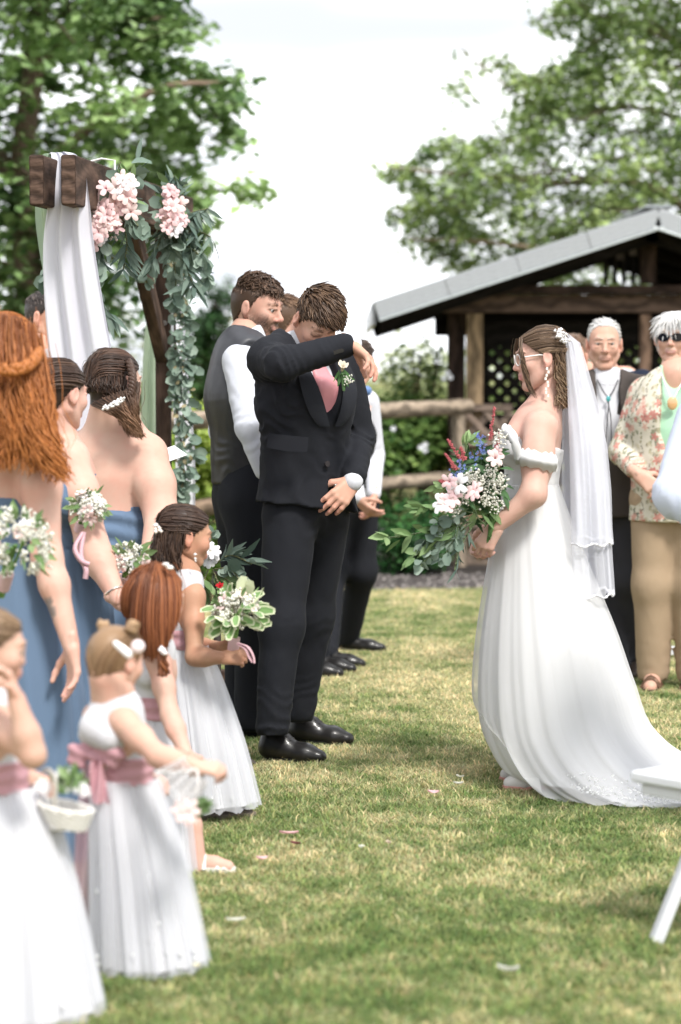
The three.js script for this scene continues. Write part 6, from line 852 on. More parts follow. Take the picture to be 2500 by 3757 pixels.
  const fol = (list, kind, n, sp, sc) => { for (const l of list) { const g = curve(l.map((p) => pos(p[0], p[1], p[2] || 8.4)), 12), b = new MB(); b.tube(g, 0.003, [0.13, 0.18, 0.09], 4); part(bq, 'stem', b.geo(), M.bark); for (let i = 0; i < n; i++) { const k = Math.min(12, Math.floor(rr(2, 13))), p = g[k], d = unit(sub3(g[12], g[8])); pieceLeaf(bq, kind, add3(p, [gauss() * sp, gauss() * sp, gauss() * sp]), add3(d, [gauss() * 0.8, gauss() * 0.8, gauss() * 0.6]), 0.3, sc); } } };
  const core = new MB(); for (let i = 0; i < 320; i++) { const p = pos(1100 + gauss() * 44, 1110 + gauss() * 58, 8.47 + gauss() * 0.05); core.leaf(p, [gauss(), gauss(), gauss() + 0.3], [gauss(), 0.6, 1], 0.06, 0.024, jit([0.06, 0.13, 0.05], 0.3), 0.2); } part(bq, 'foliage', core.geo(), leafMat).userData.kind = 'stuff';
  fol([[[1080, 1190], [1010, 1215], [940, 1232], [895, 1238]], [[1080, 1200], [1010, 1240], [955, 1280]], [[1090, 1180], [1030, 1170], [965, 1165]]], 'fresh', 15, 0.012, 1.15);
  fol([[[1090, 1200], [1040, 1240], [985, 1285], [965, 1310]], [[1080, 1190], [1010, 1230], [975, 1260]], [[1070, 1200], [1040, 1250], [1020, 1290]], [[1080, 1170], [1030, 1200], [990, 1230]]], 'euc', 17, 0.016, 0.62);
  fol([[[1090, 1210], [1060, 1260], [1048, 1312]]], 'willow', 14, 0.006, 0.6); fol([[[1080, 1120], [1030, 1120], [1012, 1118]], [[1060, 1080], [1075, 1030], [1078, 1010]], [[1120, 1120], [1130, 1170], [1140, 1190]], [[1090, 1150], [1100, 1190], [1120, 1210]]], 'fresh', 7, 0.02, 1.05);
  for (const [x, y] of [[1036, 1108], [1048, 1135], [1092, 1135], [1098, 1128], [1030, 1160], [1146, 1040], [1140, 1055], [1040, 1150]]) bloom(bq, rnd() < 0.6 ? 'pink' : 'blush', pos(x, y, 8.33), [face[0] + gauss() * 0.3, face[1] + gauss() * 0.3, 1], rr(0.55, 0.75));
  for (const [x, y] of [[1056, 1115], [1020, 1160]]) bloom(bq, 'white', pos(x, y, 8.33), face, 0.9);
  const dg = blossomGeo(0.022, [0.42, 0.53, 0.86], [0.3, 0.38, 0.76], 1.0, 1, 5); for (const [x0, y0, x1, y1, n] of [[1100, 1000, 1112, 1045, 44], [1058, 1060, 1066, 1085, 18], [1090, 1045, 1100, 1080, 16], [1050, 1085, 1058, 1100, 8]]) for (let i = 0; i < n; i++) { const k = rnd(); piece(bq, 'blossom', dg, M.petal, pos(lerp(x0, x1, k) + gauss() * 12, lerp(y0, y1, k) + gauss() * 5, 8.27 + gauss() * 0.015), randQ([-0.2, 0.2, 1], 0.4), rr(1.1, 1.5)); }
  part(bq, 'astilbe', (() => { const b = new MB(); for (const [x0, y0, x1, y1] of [[1138, 940, 1128, 1010], [1150, 1000, 1140, 1050], [1032, 1015, 1062, 1062], [1024, 1045, 1050, 1080], [1012, 1108, 1040, 1118], [1060, 1030, 1070, 1060]]) for (let i = 0; i < 70; i++) { const k = rnd(), p = pos(lerp(x0, x1, k) + gauss() * 5 * k, lerp(y0, y1, k) + gauss() * 4 * k, 8.38), r = 0.0045; b.tube([p, add3(p, [gauss() * r, rr(0, r * 2), gauss() * r])], r * 0.7, jit([0.5, 0.14, 0.15], 0.25), 4); } return b.geo(); })(), M.petal);
  part(bq, 'small_flowers', sprays([[1110, 1110], [1130, 1100], [1140, 1130], [1120, 1150], [1090, 1095], [1140, 1160], [1148, 1010], [1040, 1165], [1060, 1150], [1080, 1110], [1135, 1080], [1150, 1110]].map((p) => pos(p[0], p[1], 8.36)), 620, 0.026, 0.0042, [0.8, 0.79, 0.72]), M.petal).userData.kind = 'stuff';
}

// ---------- bridesmaids ----------
const blue = [0.112, 0.165, 0.25], chif = M.chiffon;
function posy(label, c, r, o) { // round bouquet seen from the side; stems run towards 'down'
  const t = thing('bouquet', label, 'bouquet', c), ax = unit(o.axis || [0.2, 0.8, 0.4]), st = new MB(), n0 = add3(c, mul3(ax, -r * (o.stem || 1.7))); for (let i = 0; i < 8; i++) st.tube([add3(c, [gauss() * r * 0.25, gauss() * r * 0.15, gauss() * r * 0.25]), add3(n0, [gauss() * 0.008, 0, gauss() * 0.008])], 0.0045, [0.16, 0.3, 0.08], 5); part(t, 'stems', st.geo(), M.bark);
  const wrap = new MB(), w0 = add3(c, mul3(ax, -r * 0.9)); wrap.tube([w0, add3(w0, mul3(ax, -r * 0.5))], 0.02, [0.72, 0.5, 0.53], 10); if (o.ribbon) for (const q of o.ribbon) wrap.tube(curve(q, 12), 0.009, [0.72, 0.47, 0.52], 4, null, 0.25); part(t, 'ribbon', wrap.geo(), M.sash);
  const sph = () => { let d; do d = unit([gauss(), gauss(), gauss()]); while (d[0] * ax[0] + d[1] * ax[1] + d[2] * ax[2] < -0.35); return d; };
  const pts = Array.from({ length: 60 }, () => add3(c, mul3(sph(), r * 0.85)));
  part(t, 'small_flowers', sprays(pts, (o.tiny || 520) * 1.6 | 0, r * 0.14, 0.0055, [0.82, 0.81, 0.74]), M.petal).userData.kind = 'stuff';
  for (const [k, n] of o.blooms) for (let i = 0; i < n; i++) { const d = unit(add3(sph(), [0, 0.1, 0.5])); bloom(t, k === 'white' ? 'wrose' : k === 'blush' ? 'brose' : k, add3(c, mul3(d, r * 0.72)), d, k === 'white' ? 0.7 : 0.95); }
  for (let i = 0; i < (o.leaves || 40); i++) { const d = sph(); pieceLeaf(t, o.leaf || 'fresh', add3(c, mul3(d, r * 0.75)), add3(d, mul3(ax, -0.3)), 0.35, (o.ls || 1.1) * 0.8); }
  if (o.varieg) { const vg = [0, 1, 2].map(() => { const b = new MB(); b.leaf([0, 0, 0], [0, 1, 0], [0, 0, 1], 0.06, 0.034, [0.62, 0.66, 0.46], 0.3, 1); b.leaf([0, 0.004, 0.0015], [0, 1, 0], [0, 0, 1], 0.05, 0.02, jit([0.2, 0.34, 0.13], 0.2), 0.3, 1); return b.geo(); }); for (let i = 0; i < o.varieg; i++) { const d = unit(add3(sph(), o.vdir || [0, 0, 0])); piece(t, 'leaf', vg[i % 3], leafMat, add3(c, mul3(d, r * 0.78)), randQ(add3(d, mul3(ax, 0.1)), 0.45), rr(0.6, 1.15)); } }
  return t;
}
{ // red haired bridesmaid, nearest
  const t = person('bridesmaid with long red hair and blue dress at left edge', [-.974,0,-7.211]), sk = SKp, fr = headFrame([-.993,1.534,-7.27], 0.232, 120, 4), nb = [-.987,1.378,-7.27], ch = [-.996,1.215,-7.27], wa = [-1.006,.967,-7.25], hip = [-.997,.77,-7.25], sR = [-.903,1.279,-7.2], sL = [-1.117,1.284,-7.35], eR = [-.867,.932,-7.12], wR = [-.789,.678,-7.05], eL = [-1.133,.997,-7.2], wL = [-1.033,.876,-6.95];
  const B = new Field(), fl = [[0.3, 0, 0.95], 0.75]; B.cone(fr.w([0, -0.07, -0.03]), nb, 0.05, 0.058, sk, 0.03); B.cone(nb, ch, 0.07, 0.13, sk, 0.06, fl); B.cone(ch, wa, 0.135, 0.115, sk, 0.05, fl); B.cone(wa, hip, 0.115, 0.15, sk, 0.05, fl); B.cone(sR, sL, 0.05, 0.05, sk, 0.05); B.limb([sR, mix3(sR, eR, 0.4), eR, mix3(eR, wR, 0.3), wR], [0.056, 0.058, 0.043, 0.042, 0.026], sk, 0.03); B.limb([sL, eL, wL], [0.056, 0.046, 0.027], sk, 0.03);
  const H = new Field(); hand(H, wR, [0.06, -1, 0.05], [-0.9, 0, 0.45], { side: 1, skin: sk, curl: [0.22, 0.24, 0.28, 0.32], spread: 0.02, thumb: 0.1, size: 0.178 });
  const tat = [[[-.856,.808,-7.07], 0.016], [[-.852,.779,-7.06], 0.022], [[-.847,.757,-7.06], 0.01]];
  const g = B.mesh(0.0095, null, (x, y, z, c) => { let k = 0; for (const [p, r] of tat) k = Math.max(k, smoothstep(r - Math.hypot(x - p[0], y - p[1]) + 0.007 * nz(x * 160, y * 160, 3), 0, 0.006)); return z > -7.18 && k > 0 ? mixc(c, [0.14, 0.14, 0.15], k * 0.75) : c; });
  part(t, 'body', merge([g, headGeo(fr, { skin: sk, fem: 1, neck: 0.046, eyes: false, cell: 0.005 }), H.mesh(0.0042)]), M.skin);
  const D = new Field(); D.cone(mix3(ch, wa, 0.75), wa, 0.14, 0.125, blue, 0.04, fl); D.cone(wa, hip, 0.125, 0.165, blue, 0.05, fl); part(t, 'bodice', D.mesh(0.009, (x, y, z) => 0.004 * Math.sin(y * 130 + 3 * nz(x * 9, y * 9, z * 9))), chif);
  part(t, 'skirt', loft([[wa, 0.125, 0.1], [hip, 0.168, 0.135], [[-.965,.507,-7.25], 0.19, 0.16], [[-.943,.243,-7.25], 0.175, 0.17], [[-.932,-.003,-7.25], 0.165, 0.18]], 150, 50, { amp: 0.07, pleats: 10, color: blue }), chif);
  const hc = [0.15, 0.042, 0.011], hl = [0.54, 0.205, 0.06], p = (x, y, d) => { const q = 5565 / d; return [(x - 784) / q, 1.49 + (849 - y) / q, -d]; };
  const gd = [[[-60, 780, 7.3], [-90, 900, 7.3], [-80, 1040, 7.3]], [[-30, 740, 7.2], [-50, 880, 7.12], [-40, 1050, 7.1]], [[20, 732, 7.15], [10, 860, 7.08], [10, 1000, 7.05], [0, 1090, 7.05]], [[55, 745, 7.15], [62, 850, 7.08], [50, 960, 7.04], [20, 1080, 7.04]], [[75, 775, 7.18], [90, 880, 7.1], [92, 980, 7.05], [110, 1050, 7.02], [140, 1112, 7.02]], [[80, 790, 7.22], [98, 900, 7.15], [112, 980, 7.1], [124, 1050, 7.06], [148, 1110, 7.04]]].map((q) => q.map((a) => p(...a)));
  const cap = norm(scalpCap({ front: 0.06, back: -0.12, ear: -0.02, cap: 0.05, color: hc }), hc).applyMatrix4(fr.m), sw = sweep(fr, { ta: 2.8, ty: 0.01, puff: 0.14, end: 0.16 });
  const br = new MB(); const bp = curve([p(92, 812, 7.08), p(70, 838, 7.03), p(40, 850, 7.0), p(8, 850, 7.02)], 40); for (let k = 0; k < 3; k++) br.tube(bp.map((q, i) => add3(q, [0.008 * Math.sin(i * 0.8 + k * 2.1), 0.011 * Math.cos(i * 0.8 + k * 2.1), 0.006 * Math.sin(i * 1.6 + k)])), 0.011, jit(mixc(hc, hl, 0.5), 0.1), 6);
  part(t, 'hair', merge([cap, ...sw.map((q) => locks(q, 300, 0.0036, { color: hc, light: hl, spread: 0.005 })), locks(fall(fr, { a0: 1.6, a1: 4.6, y0: 0.05, len: 0.14, l0: 0.1 }), 260, 0.005, { color: hc, light: hl, spread: 0.008, wave: 0.008 }), locks(gd, 1200, 0.0038, { color: hc, light: hl, wave: 0.026, freq: 12, spread: 0.02, short: 0.7, tip: [0.5, 0.19, 0.055] }), br.geo()]), M.hair);
  posy('white and green blurred bouquet held by the red haired bridesmaid at left edge', [-.906,.998,-6.72], 0.112, { axis: [0.3, 0.8, 0.5], blooms: [['white', 10], ['blush', 2]], leaves: 46, tiny: 420, ls: 1.1 });
}
{ // second bridesmaid, hair up
  const t = person('bridesmaid with dark hair pinned up behind the red haired one', [-.877,0,-7.936]), sk = SKp, fr = headFrame([-.925,1.405,-8], 0.222, 138, 8), nb = [-.945,1.258,-8.02], ch = [-.943,1.143,-8.02], wa = [-.914,.899,-8], sR = [-.885,1.196,-7.95], sL = [-1.031,1.196,-8.15], eR = [-.809,.917,-7.85], wR = [-.716,.749,-7.75], eL = [-.914,.913,-8.2], wL = [-.824,.97,-7.9];
  const B = new Field(), fl = [[0.2, 0, 0.97], 0.85]; B.cone(fr.w([0, -0.06, -0.03]), nb, 0.048, 0.055, sk, 0.03); B.cone(nb, ch, 0.065, 0.115, sk, 0.05, fl); B.cone(ch, wa, 0.12, 0.11, sk, 0.05, fl); B.cone(sR, sL, 0.05, 0.05, sk, 0.05); B.limb([sR, mix3(sR, eR, 0.4), eR, mix3(eR, wR, 0.3), wR], [0.055, 0.062, 0.05, 0.049, 0.028], sk, 0.03); B.limb([sL, eL, wL], [0.052, 0.044, 0.026], sk, 0.03);
  const H = new Field(); hand(H, wR, [0.75, -0.35, 0.1], [0.2, -0.1, -0.9], { side: 1, skin: sk, curl: [0.5, 0.55, 0.6, 0.6], size: 0.165 });
  part(t, 'body', merge([B.mesh(0.0095), headGeo(fr, { skin: sk, fem: 1, neck: 0.045, brow: [0.05, 0.03, 0.02], cell: 0.0055 }), H.mesh(0.0042)]), M.skin);
  const D = new Field(); D.cone(add3(ch, [0.005, -0.02, 0]), wa, 0.126, 0.118, blue, 0.04, fl); D.ell([-.906,1.061,-7.94], [0.085, 0.085, 0.1], blue, 0.04); part(t, 'bodice', D.mesh(0.009, (x, y, z) => 0.003 * Math.sin((x + y) * 150 + 3 * nz(x * 9, y * 9, z * 9))), chif);
  part(t, 'skirt', loft([[wa, 0.118, 0.11], [[-.894,.696,-8], 0.14, 0.14], [[-.885,.406,-8], 0.135, 0.16], [[-.879,-.003,-8], 0.15, 0.18]], 140, 40, { amp: 0.075, pleats: 10, color: blue }), chif);
  const br = new MB(), ring = []; for (let i = 0; i <= 20; i++) { const a = (i / 20) * 6.283, c = mix3(wR, eR, 0.12), d = unit(sub3(wR, eR)), u = unit(cross(d, [0, 0, 1])), v = cross(d, u); ring.push(add3(c, add3(mul3(u, Math.cos(a) * 0.034), mul3(v, Math.sin(a) * 0.034)))); } br.tube(ring, 0.003, [0.75, 0.72, 0.68], 5); part(t, 'bracelet', br.geo(), M.metal);
  const hc = [0.03, 0.018, 0.014], hl = [0.11, 0.068, 0.048], w = fr.w, g2 = []; for (let i = 0; i < 7; i++) { const x = lerp(-0.055, 0.055, i / 6); g2.push([w([x, 0.04, -0.112]), w([x * 1.25, 0.0, -0.155]), w([x * 1.1, -0.05, -0.14]), w([x * 0.6, -0.05, -0.1])]); }
  part(t, 'hair', merge([norm(scalpCap({ front: 0.06, back: -0.08, ear: 0.005, cap: 0.04, color: hc }), hc).applyMatrix4(fr.m), ...sweep(fr, { ta: 2.9, ty: 0.0, puff: 0.1 }).map((q) => locks(q, 230, 0.004, { color: hc, light: hl, spread: 0.004 })), locks(g2, 200, 0.005, { color: hc, light: hl, spread: 0.01, wave: 0.008 })]), M.hair);
  posy('white and pink bouquet with pink ribbon held between the first two bridesmaids', [-.817,1.037,-7.8], 0.062, { axis: [0.35, 0.8, 0.4], stem: 2.1, blooms: [['white', 10], ['blush', 3]], leaves: 26, tiny: 300, ls: 0.9, ribbon: [[[-.828,.967,-7.74], [-.849,.918,-7.7], [-.825,.878,-7.68], [-.801,.867,-7.68]], [[-.825,.967,-7.74], [-.83,.893,-7.7], [-.811,.85,-7.68], [-.814,.822,-7.68]]] });
}
{ // third bridesmaid, braid and barrette
  const t = person('bridesmaid with braided dark hair and silver barrette, bare back to the camera', [-.789,0,-8.634]), sk = [0.557, 0.349, 0.278], fr = headFrame([-.807,1.439,-8.68], 0.228, 128, 8), nb = [-.816,1.278,-8.7], ch = [-.806,1.128,-8.72], wa = [-.796,.847,-8.7], sR = [-.691,1.185,-8.66], sL = [-.941,1.19,-8.75], eR = [-.634,.966,-8.55], wR = [-.661,.843,-8.35], eL = [-.962,.938,-9], wL = [-.747,1.028,-9.15];
  const B = new Field(), fl = [[0.35, 0, 0.94], 0.8]; B.cone(fr.w([0, -0.07, -0.03]), nb, 0.052, 0.07, sk, 0.04); B.cone(nb, ch, 0.09, 0.165, sk, 0.07, fl); B.cone(ch, wa, 0.168, 0.16, sk, 0.05, fl); B.cone(sR, sL, 0.066, 0.066, sk, 0.06); B.limb([sR, mix3(sR, eR, 0.5), eR, wR], [0.068, 0.074, 0.06, 0.034], sk, 0.025); B.limb([sL, eL, wL], [0.062, 0.05, 0.03], sk, 0.03); B.cone(mix3(nb, sR, 0.3), mix3(nb, sL, 0.3), 0.05, 0.05, sk, 0.05);
  const H = new Field(); hand(H, wR, [-0.5, -0.8, 0.3], [-0.8, 0.3, -0.3], { side: 1, skin: sk, curl: [0.5, 0.55, 0.6, 0.6], size: 0.17 }); hand(H, wL, [0.7, 0.4, -0.1], [0, 0.9, 0.2], { side: -1, skin: sk, size: 0.17 });
  part(t, 'body', merge([B.mesh(0.0095), headGeo(fr, { skin: sk, fem: 1, neck: 0.05, brow: [0.05, 0.03, 0.02], cell: 0.0055 }), H.mesh(0.0042)]), M.skin);
  const D = new Field(); D.cone([-.798,.933,-8.71], wa, 0.176, 0.168, blue, 0.04, fl); D.cone(wa, [-.797,.627,-8.7], 0.168, 0.2, blue, 0.05, fl); D.cone([-.932,1.103,-8.95], [-.958,.977,-8.9], 0.04, 0.06, blue, 0.04); D.cut([0.05, 1, 0], [-.789,.998,-8.7], 0.01, [-9, 0.9, -8.72], [9, 2, -8.2]); part(t, 'bodice', D.mesh(0.0085, (x, y, z) => 0.006 * Math.sin(y * 105 + (x - z) * 16 + 3 * nz(x * 6, y * 6, z * 6))), chif);
  const wrapc = surf(16, 10, (u, v) => { const a = [-.749,1.272,-8.95], b = [-.646,1.168,-8.85], c = [-.731,1.054,-8.95], p = mix3(mix3(a, b, u), mix3([-.747,1.182,-9], c, u), v); return [p[0], p[1] + 0.01 * Math.sin(u * 6), p[2] + 0.015 * Math.sin(v * 7 + u * 3)]; }, [0.06, 0.11, 0.24]);
  part(t, 'shawl', wrapc, chif);
  part(t, 'skirt', loft([[wa, 0.17, 0.14], [[-.797,.627,-8.7], 0.21, 0.18], [[-.796,.311,-8.7], 0.22, 0.2], [[-.795,-.003,-8.7], 0.24, 0.22]], 120, 30, { amp: 0.07, pleats: 10, color: blue }), chif);
  const hc = [0.028, 0.017, 0.013], hl = [0.11, 0.062, 0.043], w = fr.w, p = (x, y, d) => { const q = 5565 / d; return [(x - 784) / q, 1.49 + (849 - y) / q, -d]; };
  const g2 = [[[215, 930, 8.6], [250, 945, 8.53], [282, 965, 8.52], [300, 1005, 8.53]], [[240, 920, 8.55], [270, 940, 8.5], [296, 970, 8.5], [312, 1005, 8.52]], [[290, 900, 8.52], [300, 940, 8.5], [308, 975, 8.52], [318, 1008, 8.54]], [[318, 880, 8.58], [314, 930, 8.54], [312, 975, 8.54], [328, 1010, 8.56]]].map((q) => q.map((a) => p(...a)));
  const br = new MB(), bp = curve([p(298, 832, 8.62), p(306, 870, 8.54), p(302, 905, 8.52), p(285, 925, 8.52)], 30); for (let k = 0; k < 3; k++) br.tube(bp.map((q, i) => add3(q, [0.008 * Math.sin(i * 0.9 + k * 2.1), 0.006 * Math.cos(i * 0.9 + k * 2.1), 0.007 * Math.cos(i * 0.9 + k * 2.1)])), 0.0085, jit(mixc(hc, hl, 0.35), 0.15), 6);
  part(t, 'hair', merge([norm(scalpCap({ front: 0.06, back: -0.1, ear: -0.03, cap: 0.05, color: hc }), hc).applyMatrix4(fr.m), ...sweep(fr, { ta: 2.9, ty: -0.01, puff: 0.13, end: 0.16, amax: 1.5 }).map((q) => locks(q, 240, 0.0042, { color: hc, light: hl, spread: 0.004 })), locks(fall(fr, { a0: 1.5, a1: 4.8, y0: 0.06, len: 0.05, l0: 0.1, back: 0.95 }), 480, 0.0036, { color: hc, light: hl, spread: 0.007, wave: 0.006 }), locks(g2, 460, 0.0036, { color: hc, light: [0.18, 0.1, 0.065], wave: 0.012, freq: 11, spread: 0.01, short: 0.75, tip: [0.3, 0.17, 0.1] }), br.geo()]), M.hair);
  const bb = [p(238, 942, 8.46), p(262, 930, 8.45), p(282, 920, 8.46)]; part(t, 'barrette', sprays(curve(bb, 20), 90, 0.006, 0.0055, [0.78, 0.77, 0.76]), M.gem);
  posy('pale pink rose and white bouquet between bridesmaid arm and dark haired girl', [-.69,.864,-7.85], 0.066, { axis: [0.25, 0.85, 0.35], blooms: [['blush', 5], ['rose', 3], ['white', 4]], leaves: 30, tiny: 300 });
  const f = thing('ceremony_folder', 'open navy folder with white page held beside the dark arbor post', 'folder', [-.693,1.186,-9.1]), A = [-.741,1.208,-9.2], Bq = [-.67,1.164,-9.05], Cq = [-.596,1.194,-8.98];
  part(f, 'cover', boxGeo(0.15, 0.006, 0.2, 0.002, [0.09, 0.13, 0.26]).applyMatrix4(new THREE.Matrix4().makeRotationZ(-0.7).setPosition(...[-.711,1.207,-9.12])), M.paint); part(f, 'page', boxGeo(0.1, 0.004, 0.17, 0.002, [0.75, 0.75, 0.77]).applyMatrix4(new THREE.Matrix4().makeRotationY(0.3).multiply(new THREE.Matrix4().makeRotationZ(0.32)).multiply(new THREE.Matrix4().makeRotationX(0.18)).setPosition(...[-.642,1.171,-9.02])), M.paper);
}

// ---------- flower girls ----------
const dressW = [0.62, 0.62, 0.655], sashC = [0.58, 0.33, 0.37], SKg = [0.56, 0.345, 0.27];
function girl(o) {
  const t = person(o.label, o.foot), sk = o.skin || SKg, k = o.k, fr = headFrame(o.head, o.H, o.hyaw, o.hpitch ?? 12, o.hroll || 0), ya = o.yaw * Math.PI / 180, f = [Math.sin(ya), 0, Math.cos(ya)], fl = [f, 0.82];
  const B = new Field(); B.cone(fr.w([0, -0.06, -0.03]), o.nb, 0.04 * k * 1.25, 0.042 * k * 1.25, sk, 0.02); B.cone(o.nb, o.ch, 0.055 * k, 0.082 * k, sk, 0.04, fl); B.cone(o.ch, o.wa, 0.082 * k, 0.076 * k, sk, 0.04, fl); B.cone(o.sR, o.sL, 0.037 * k, 0.037 * k, sk, 0.03);
  for (const q of ['R', 'L']) B.limb([o['s' + q], mix3(o['s' + q], o['e' + q], 0.45), o['e' + q], mix3(o['e' + q], o['w' + q], 0.35), o['w' + q]], [0.034, 0.034, 0.028, 0.029, 0.021].map((v) => v * k), sk, 0.02);
  if (o.legs) for (const [a, b] of o.legs) B.limb([o.wa, add3(o.wa, [0, -0.1, 0]), a, b], [0.06 * k, 0.05 * k, 0.035 * k, 0.025 * k], sk, 0.01);
  const H = new Field(); for (const [s, q, i] of [[1, 'R', 0], [-1, 'L', 1]]) hand(H, o['w' + q], o.hd ? o.hd[i] : sub3(o['w' + q], o['e' + q]), o.hp ? o.hp[i] : [0, -0.3, -1], { side: s, size: 0.118 * k, skin: sk, curl: o.curl || [0.6, 0.65, 0.7, 0.7] });
  part(t, 'body', merge([B.mesh(0.009), headGeo(fr, { skin: sk, child: 1, fem: 1, neck: 0.042, brow: o.brow || [0.2, 0.12, 0.07], cell: 0.0055, ...(o.face || {}) }), H.mesh(0.004)]), M.skin);
  const D = new Field(); D.cone(add3(o.ch, [0, 0.052 * k, 0]), o.wa, 0.088 * k, 0.083 * k, dressW, 0.03, fl); for (const q of ['sR', 'sL']) D.limb([mix3(o.nb, o[q], 0.62), add3(mix3(o.nb, o[q], 0.66), [-f[0] * 0.03, -0.06 * k, -f[2] * 0.03]), add3(o.ch, [-f[0] * 0.05, 0.02, -f[2] * 0.05])], [0.03 * k, 0.034 * k, 0.05 * k], dressW, 0.02); part(t, 'bodice', D.mesh(0.008, cloth(0.002, 30)), M.white);
  const S = new Field(); S.cone(add3(o.wa, [0, 0.026 * k, 0]), add3(o.wa, [0, -0.03 * k, 0]), 0.087 * k, 0.088 * k, sashC, 0.01, fl); S.cut([0, 1, 0], add3(o.wa, [0, 0.034 * k, 0])); S.cut([0, -1, 0], add3(o.wa, [0, -0.036 * k, 0])); part(t, 'sash', S.mesh(0.0055, (x, y, z) => 0.0025 * Math.sin(y * 200 + 2 * nz(x * 20, y * 20, z * 20))), M.sash);
  const w0 = add3(o.wa, [0, -0.03 * k, 0]), rows = [[w0, 0.084 * k, 0.074 * k], ...o.rows];
  part(t, 'skirt', loft(rows, 130, 32, { amp: 0.05, amp0: 0.012, pleats: 12, color: dressW }), M.white);
  part(t, 'tulle_layer', loft(rows.map((r, i) => [add3(r[0], [0, i === rows.length - 1 ? -0.015 : 0.004, 0]), r[1] * 1.035 + 0.004, r[2] * 1.035 + 0.004]), 150, 32, { amp: 0.075, amp0: 0.02, pleats: 15, ragged: 0.012, color: [0.7, 0.705, 0.75] }), M.tulle);
  const last = rows[rows.length - 1], pr = new MB(); for (let i = 0; i < 46; i++) { const a = rr(0, 6.283), v = Math.pow(rnd(), 0.6), c = mix3(w0, last[0], v), rx = lerp(0.084 * k, last[1], v) * 1.05 + 0.004, rz = lerp(0.074 * k, last[2], v) * 1.05 + 0.004, p = [c[0] + Math.sin(a) * rx, c[1], c[2] + Math.cos(a) * rz]; pr.tube([add3(p, [0, -0.004, 0]), add3(p, [0, 0.004, 0])], 0.004, [0.85, 0.85, 0.86], 6); } part(t, 'pearl_beads', pr.geo(), M.gem).userData.kind = 'stuff';
  if (o.bow) { const b = new MB(), c = o.bow, d = o.bowDir || [1, 0, 0.2]; const bow = new Field(); for (const s of [-1, 1]) bow.limb([c, add3(c, add3(mul3(d, s * 0.03 * k), [0, 0.014, 0])), add3(c, add3(mul3(d, s * 0.062 * k), [0, 0.008, 0.01]))], [0.012, 0.026 * k, 0.036 * k], sashC, 0.012, [[-d[2], 0, d[0]], 0.55]); bow.sph(c, 0.018 * k, sashC, 0.008); part(t, 'bow', bow.mesh(0.0055, (x, y, z) => 0.004 * Math.sin(y * 160 + x * 60)), M.sash); for (const q of o.tails) part(t, 'sash_tail', surf(8, 24, (u, v) => { const cp = q.c[Math.round(v * (q.c.length - 1))], w = lerp(q.w0, q.w1, v); return [cp[0] + (u - 0.5) * w, cp[1], cp[2] + 0.012 * Math.sin(u * 9 + v * 5)]; }, q.col || sashC), M.sash); }
  return { t, fr, f, sk };
}
{ // dark haired flower girl
  const g = girl({ label: 'flower girl with dark half up hair and white dress holding leafy bouquet', foot: [-.463,0,-7.92], k: 1.0, H: 0.2, head: [-.51,.936,-7.96], hyaw: 106, hpitch: 10, yaw: 105, nb: [-.519,.812,-7.96], ch: [-.523,.722,-7.96], wa: [-.529,.603,-7.96], sR: [-.482,.746,-7.9], sL: [-.564,.731,-8.06], eR: [-.475,.555,-7.82], wR: [-.382,.557,-7.78], eL: [-.49,.552,-8.12], wL: [-.401,.571,-7.95], hd: [[1, 0.05, 0.1], [0.9, -0.1, 0.3]], hp: [[0.1, -0.4, -0.9], [0.1, -0.2, 0.9]], skin: [0.432, 0.235, 0.153], brow: [0.04, 0.025, 0.02],
    rows: [[[-.507,.44,-7.96], 0.115, 0.115], [[-.481,.237,-7.96], 0.155, 0.15], [[-.465,.058,-7.96], 0.185, 0.16]], legs: [[[-.496,.179,-7.96], [-.482,.004,-7.96]]], bow: [-.578,.6,-8.02], tails: [] });
  const hc = [0.03, 0.018, 0.014], hl = [0.12, 0.072, 0.05];
  part(g.t, 'hair', merge([norm(scalpCap({ front: 0.07, back: -0.1, ear: -0.01, cap: 0.05, color: hc }), hc).applyMatrix4(g.fr.m), ...sweep(g.fr, { ta: 2.75, ty: 0.03, puff: 0.12, end: 0.14 }).map((q) => locks(q, 220, 0.0038, { color: hc, light: hl, spread: 0.004 })), locks(fall(g.fr, { a0: 1.75, a1: 4.55, y0: 0.04, len: 0.13, flare: 1.1, l0: 0.09, back: 0.95 }), 420, 0.0042, { color: hc, light: hl, spread: 0.008, wave: 0.009, freq: 10, short: 0.75 })]), M.hair);
  part(g.t, 'hair_clip', sprays([[-.601,.982,-7.83], [-.589,.974,-7.82], [-.583,.966,-7.82], [-.6,.966,-7.82]], 24, 0.004, 0.0065, [0.85, 0.76, 0.7]), M.gem); part(g.t, 'earring', sprays([[-.473,.866,-7.86], [-.473,.872,-7.86], [-.474,.886,-7.86]], 12, 0.002, 0.004, [0.8, 0.79, 0.78]), M.gem);
  posy('round bouquet of variegated leaves and blush roses held by the dark haired flower girl', [-.336,.697,-7.78], 0.085, { axis: [0.1, 0.95, 0.15], stem: 1.9, blooms: [['blush', 5], ['rose', 4], ['white', 4]], leaves: 14, tiny: 420, varieg: 52, vdir: [0.45, -0.15, 0.1], ribbon: [[[-.33,.61,-7.74], [-.296,.598,-7.72], [-.279,.567,-7.72], [-.276,.547,-7.72]], [[-.333,.607,-7.74], [-.304,.592,-7.72], [-.293,.567,-7.72], [-.282,.55,-7.72]]] });
}
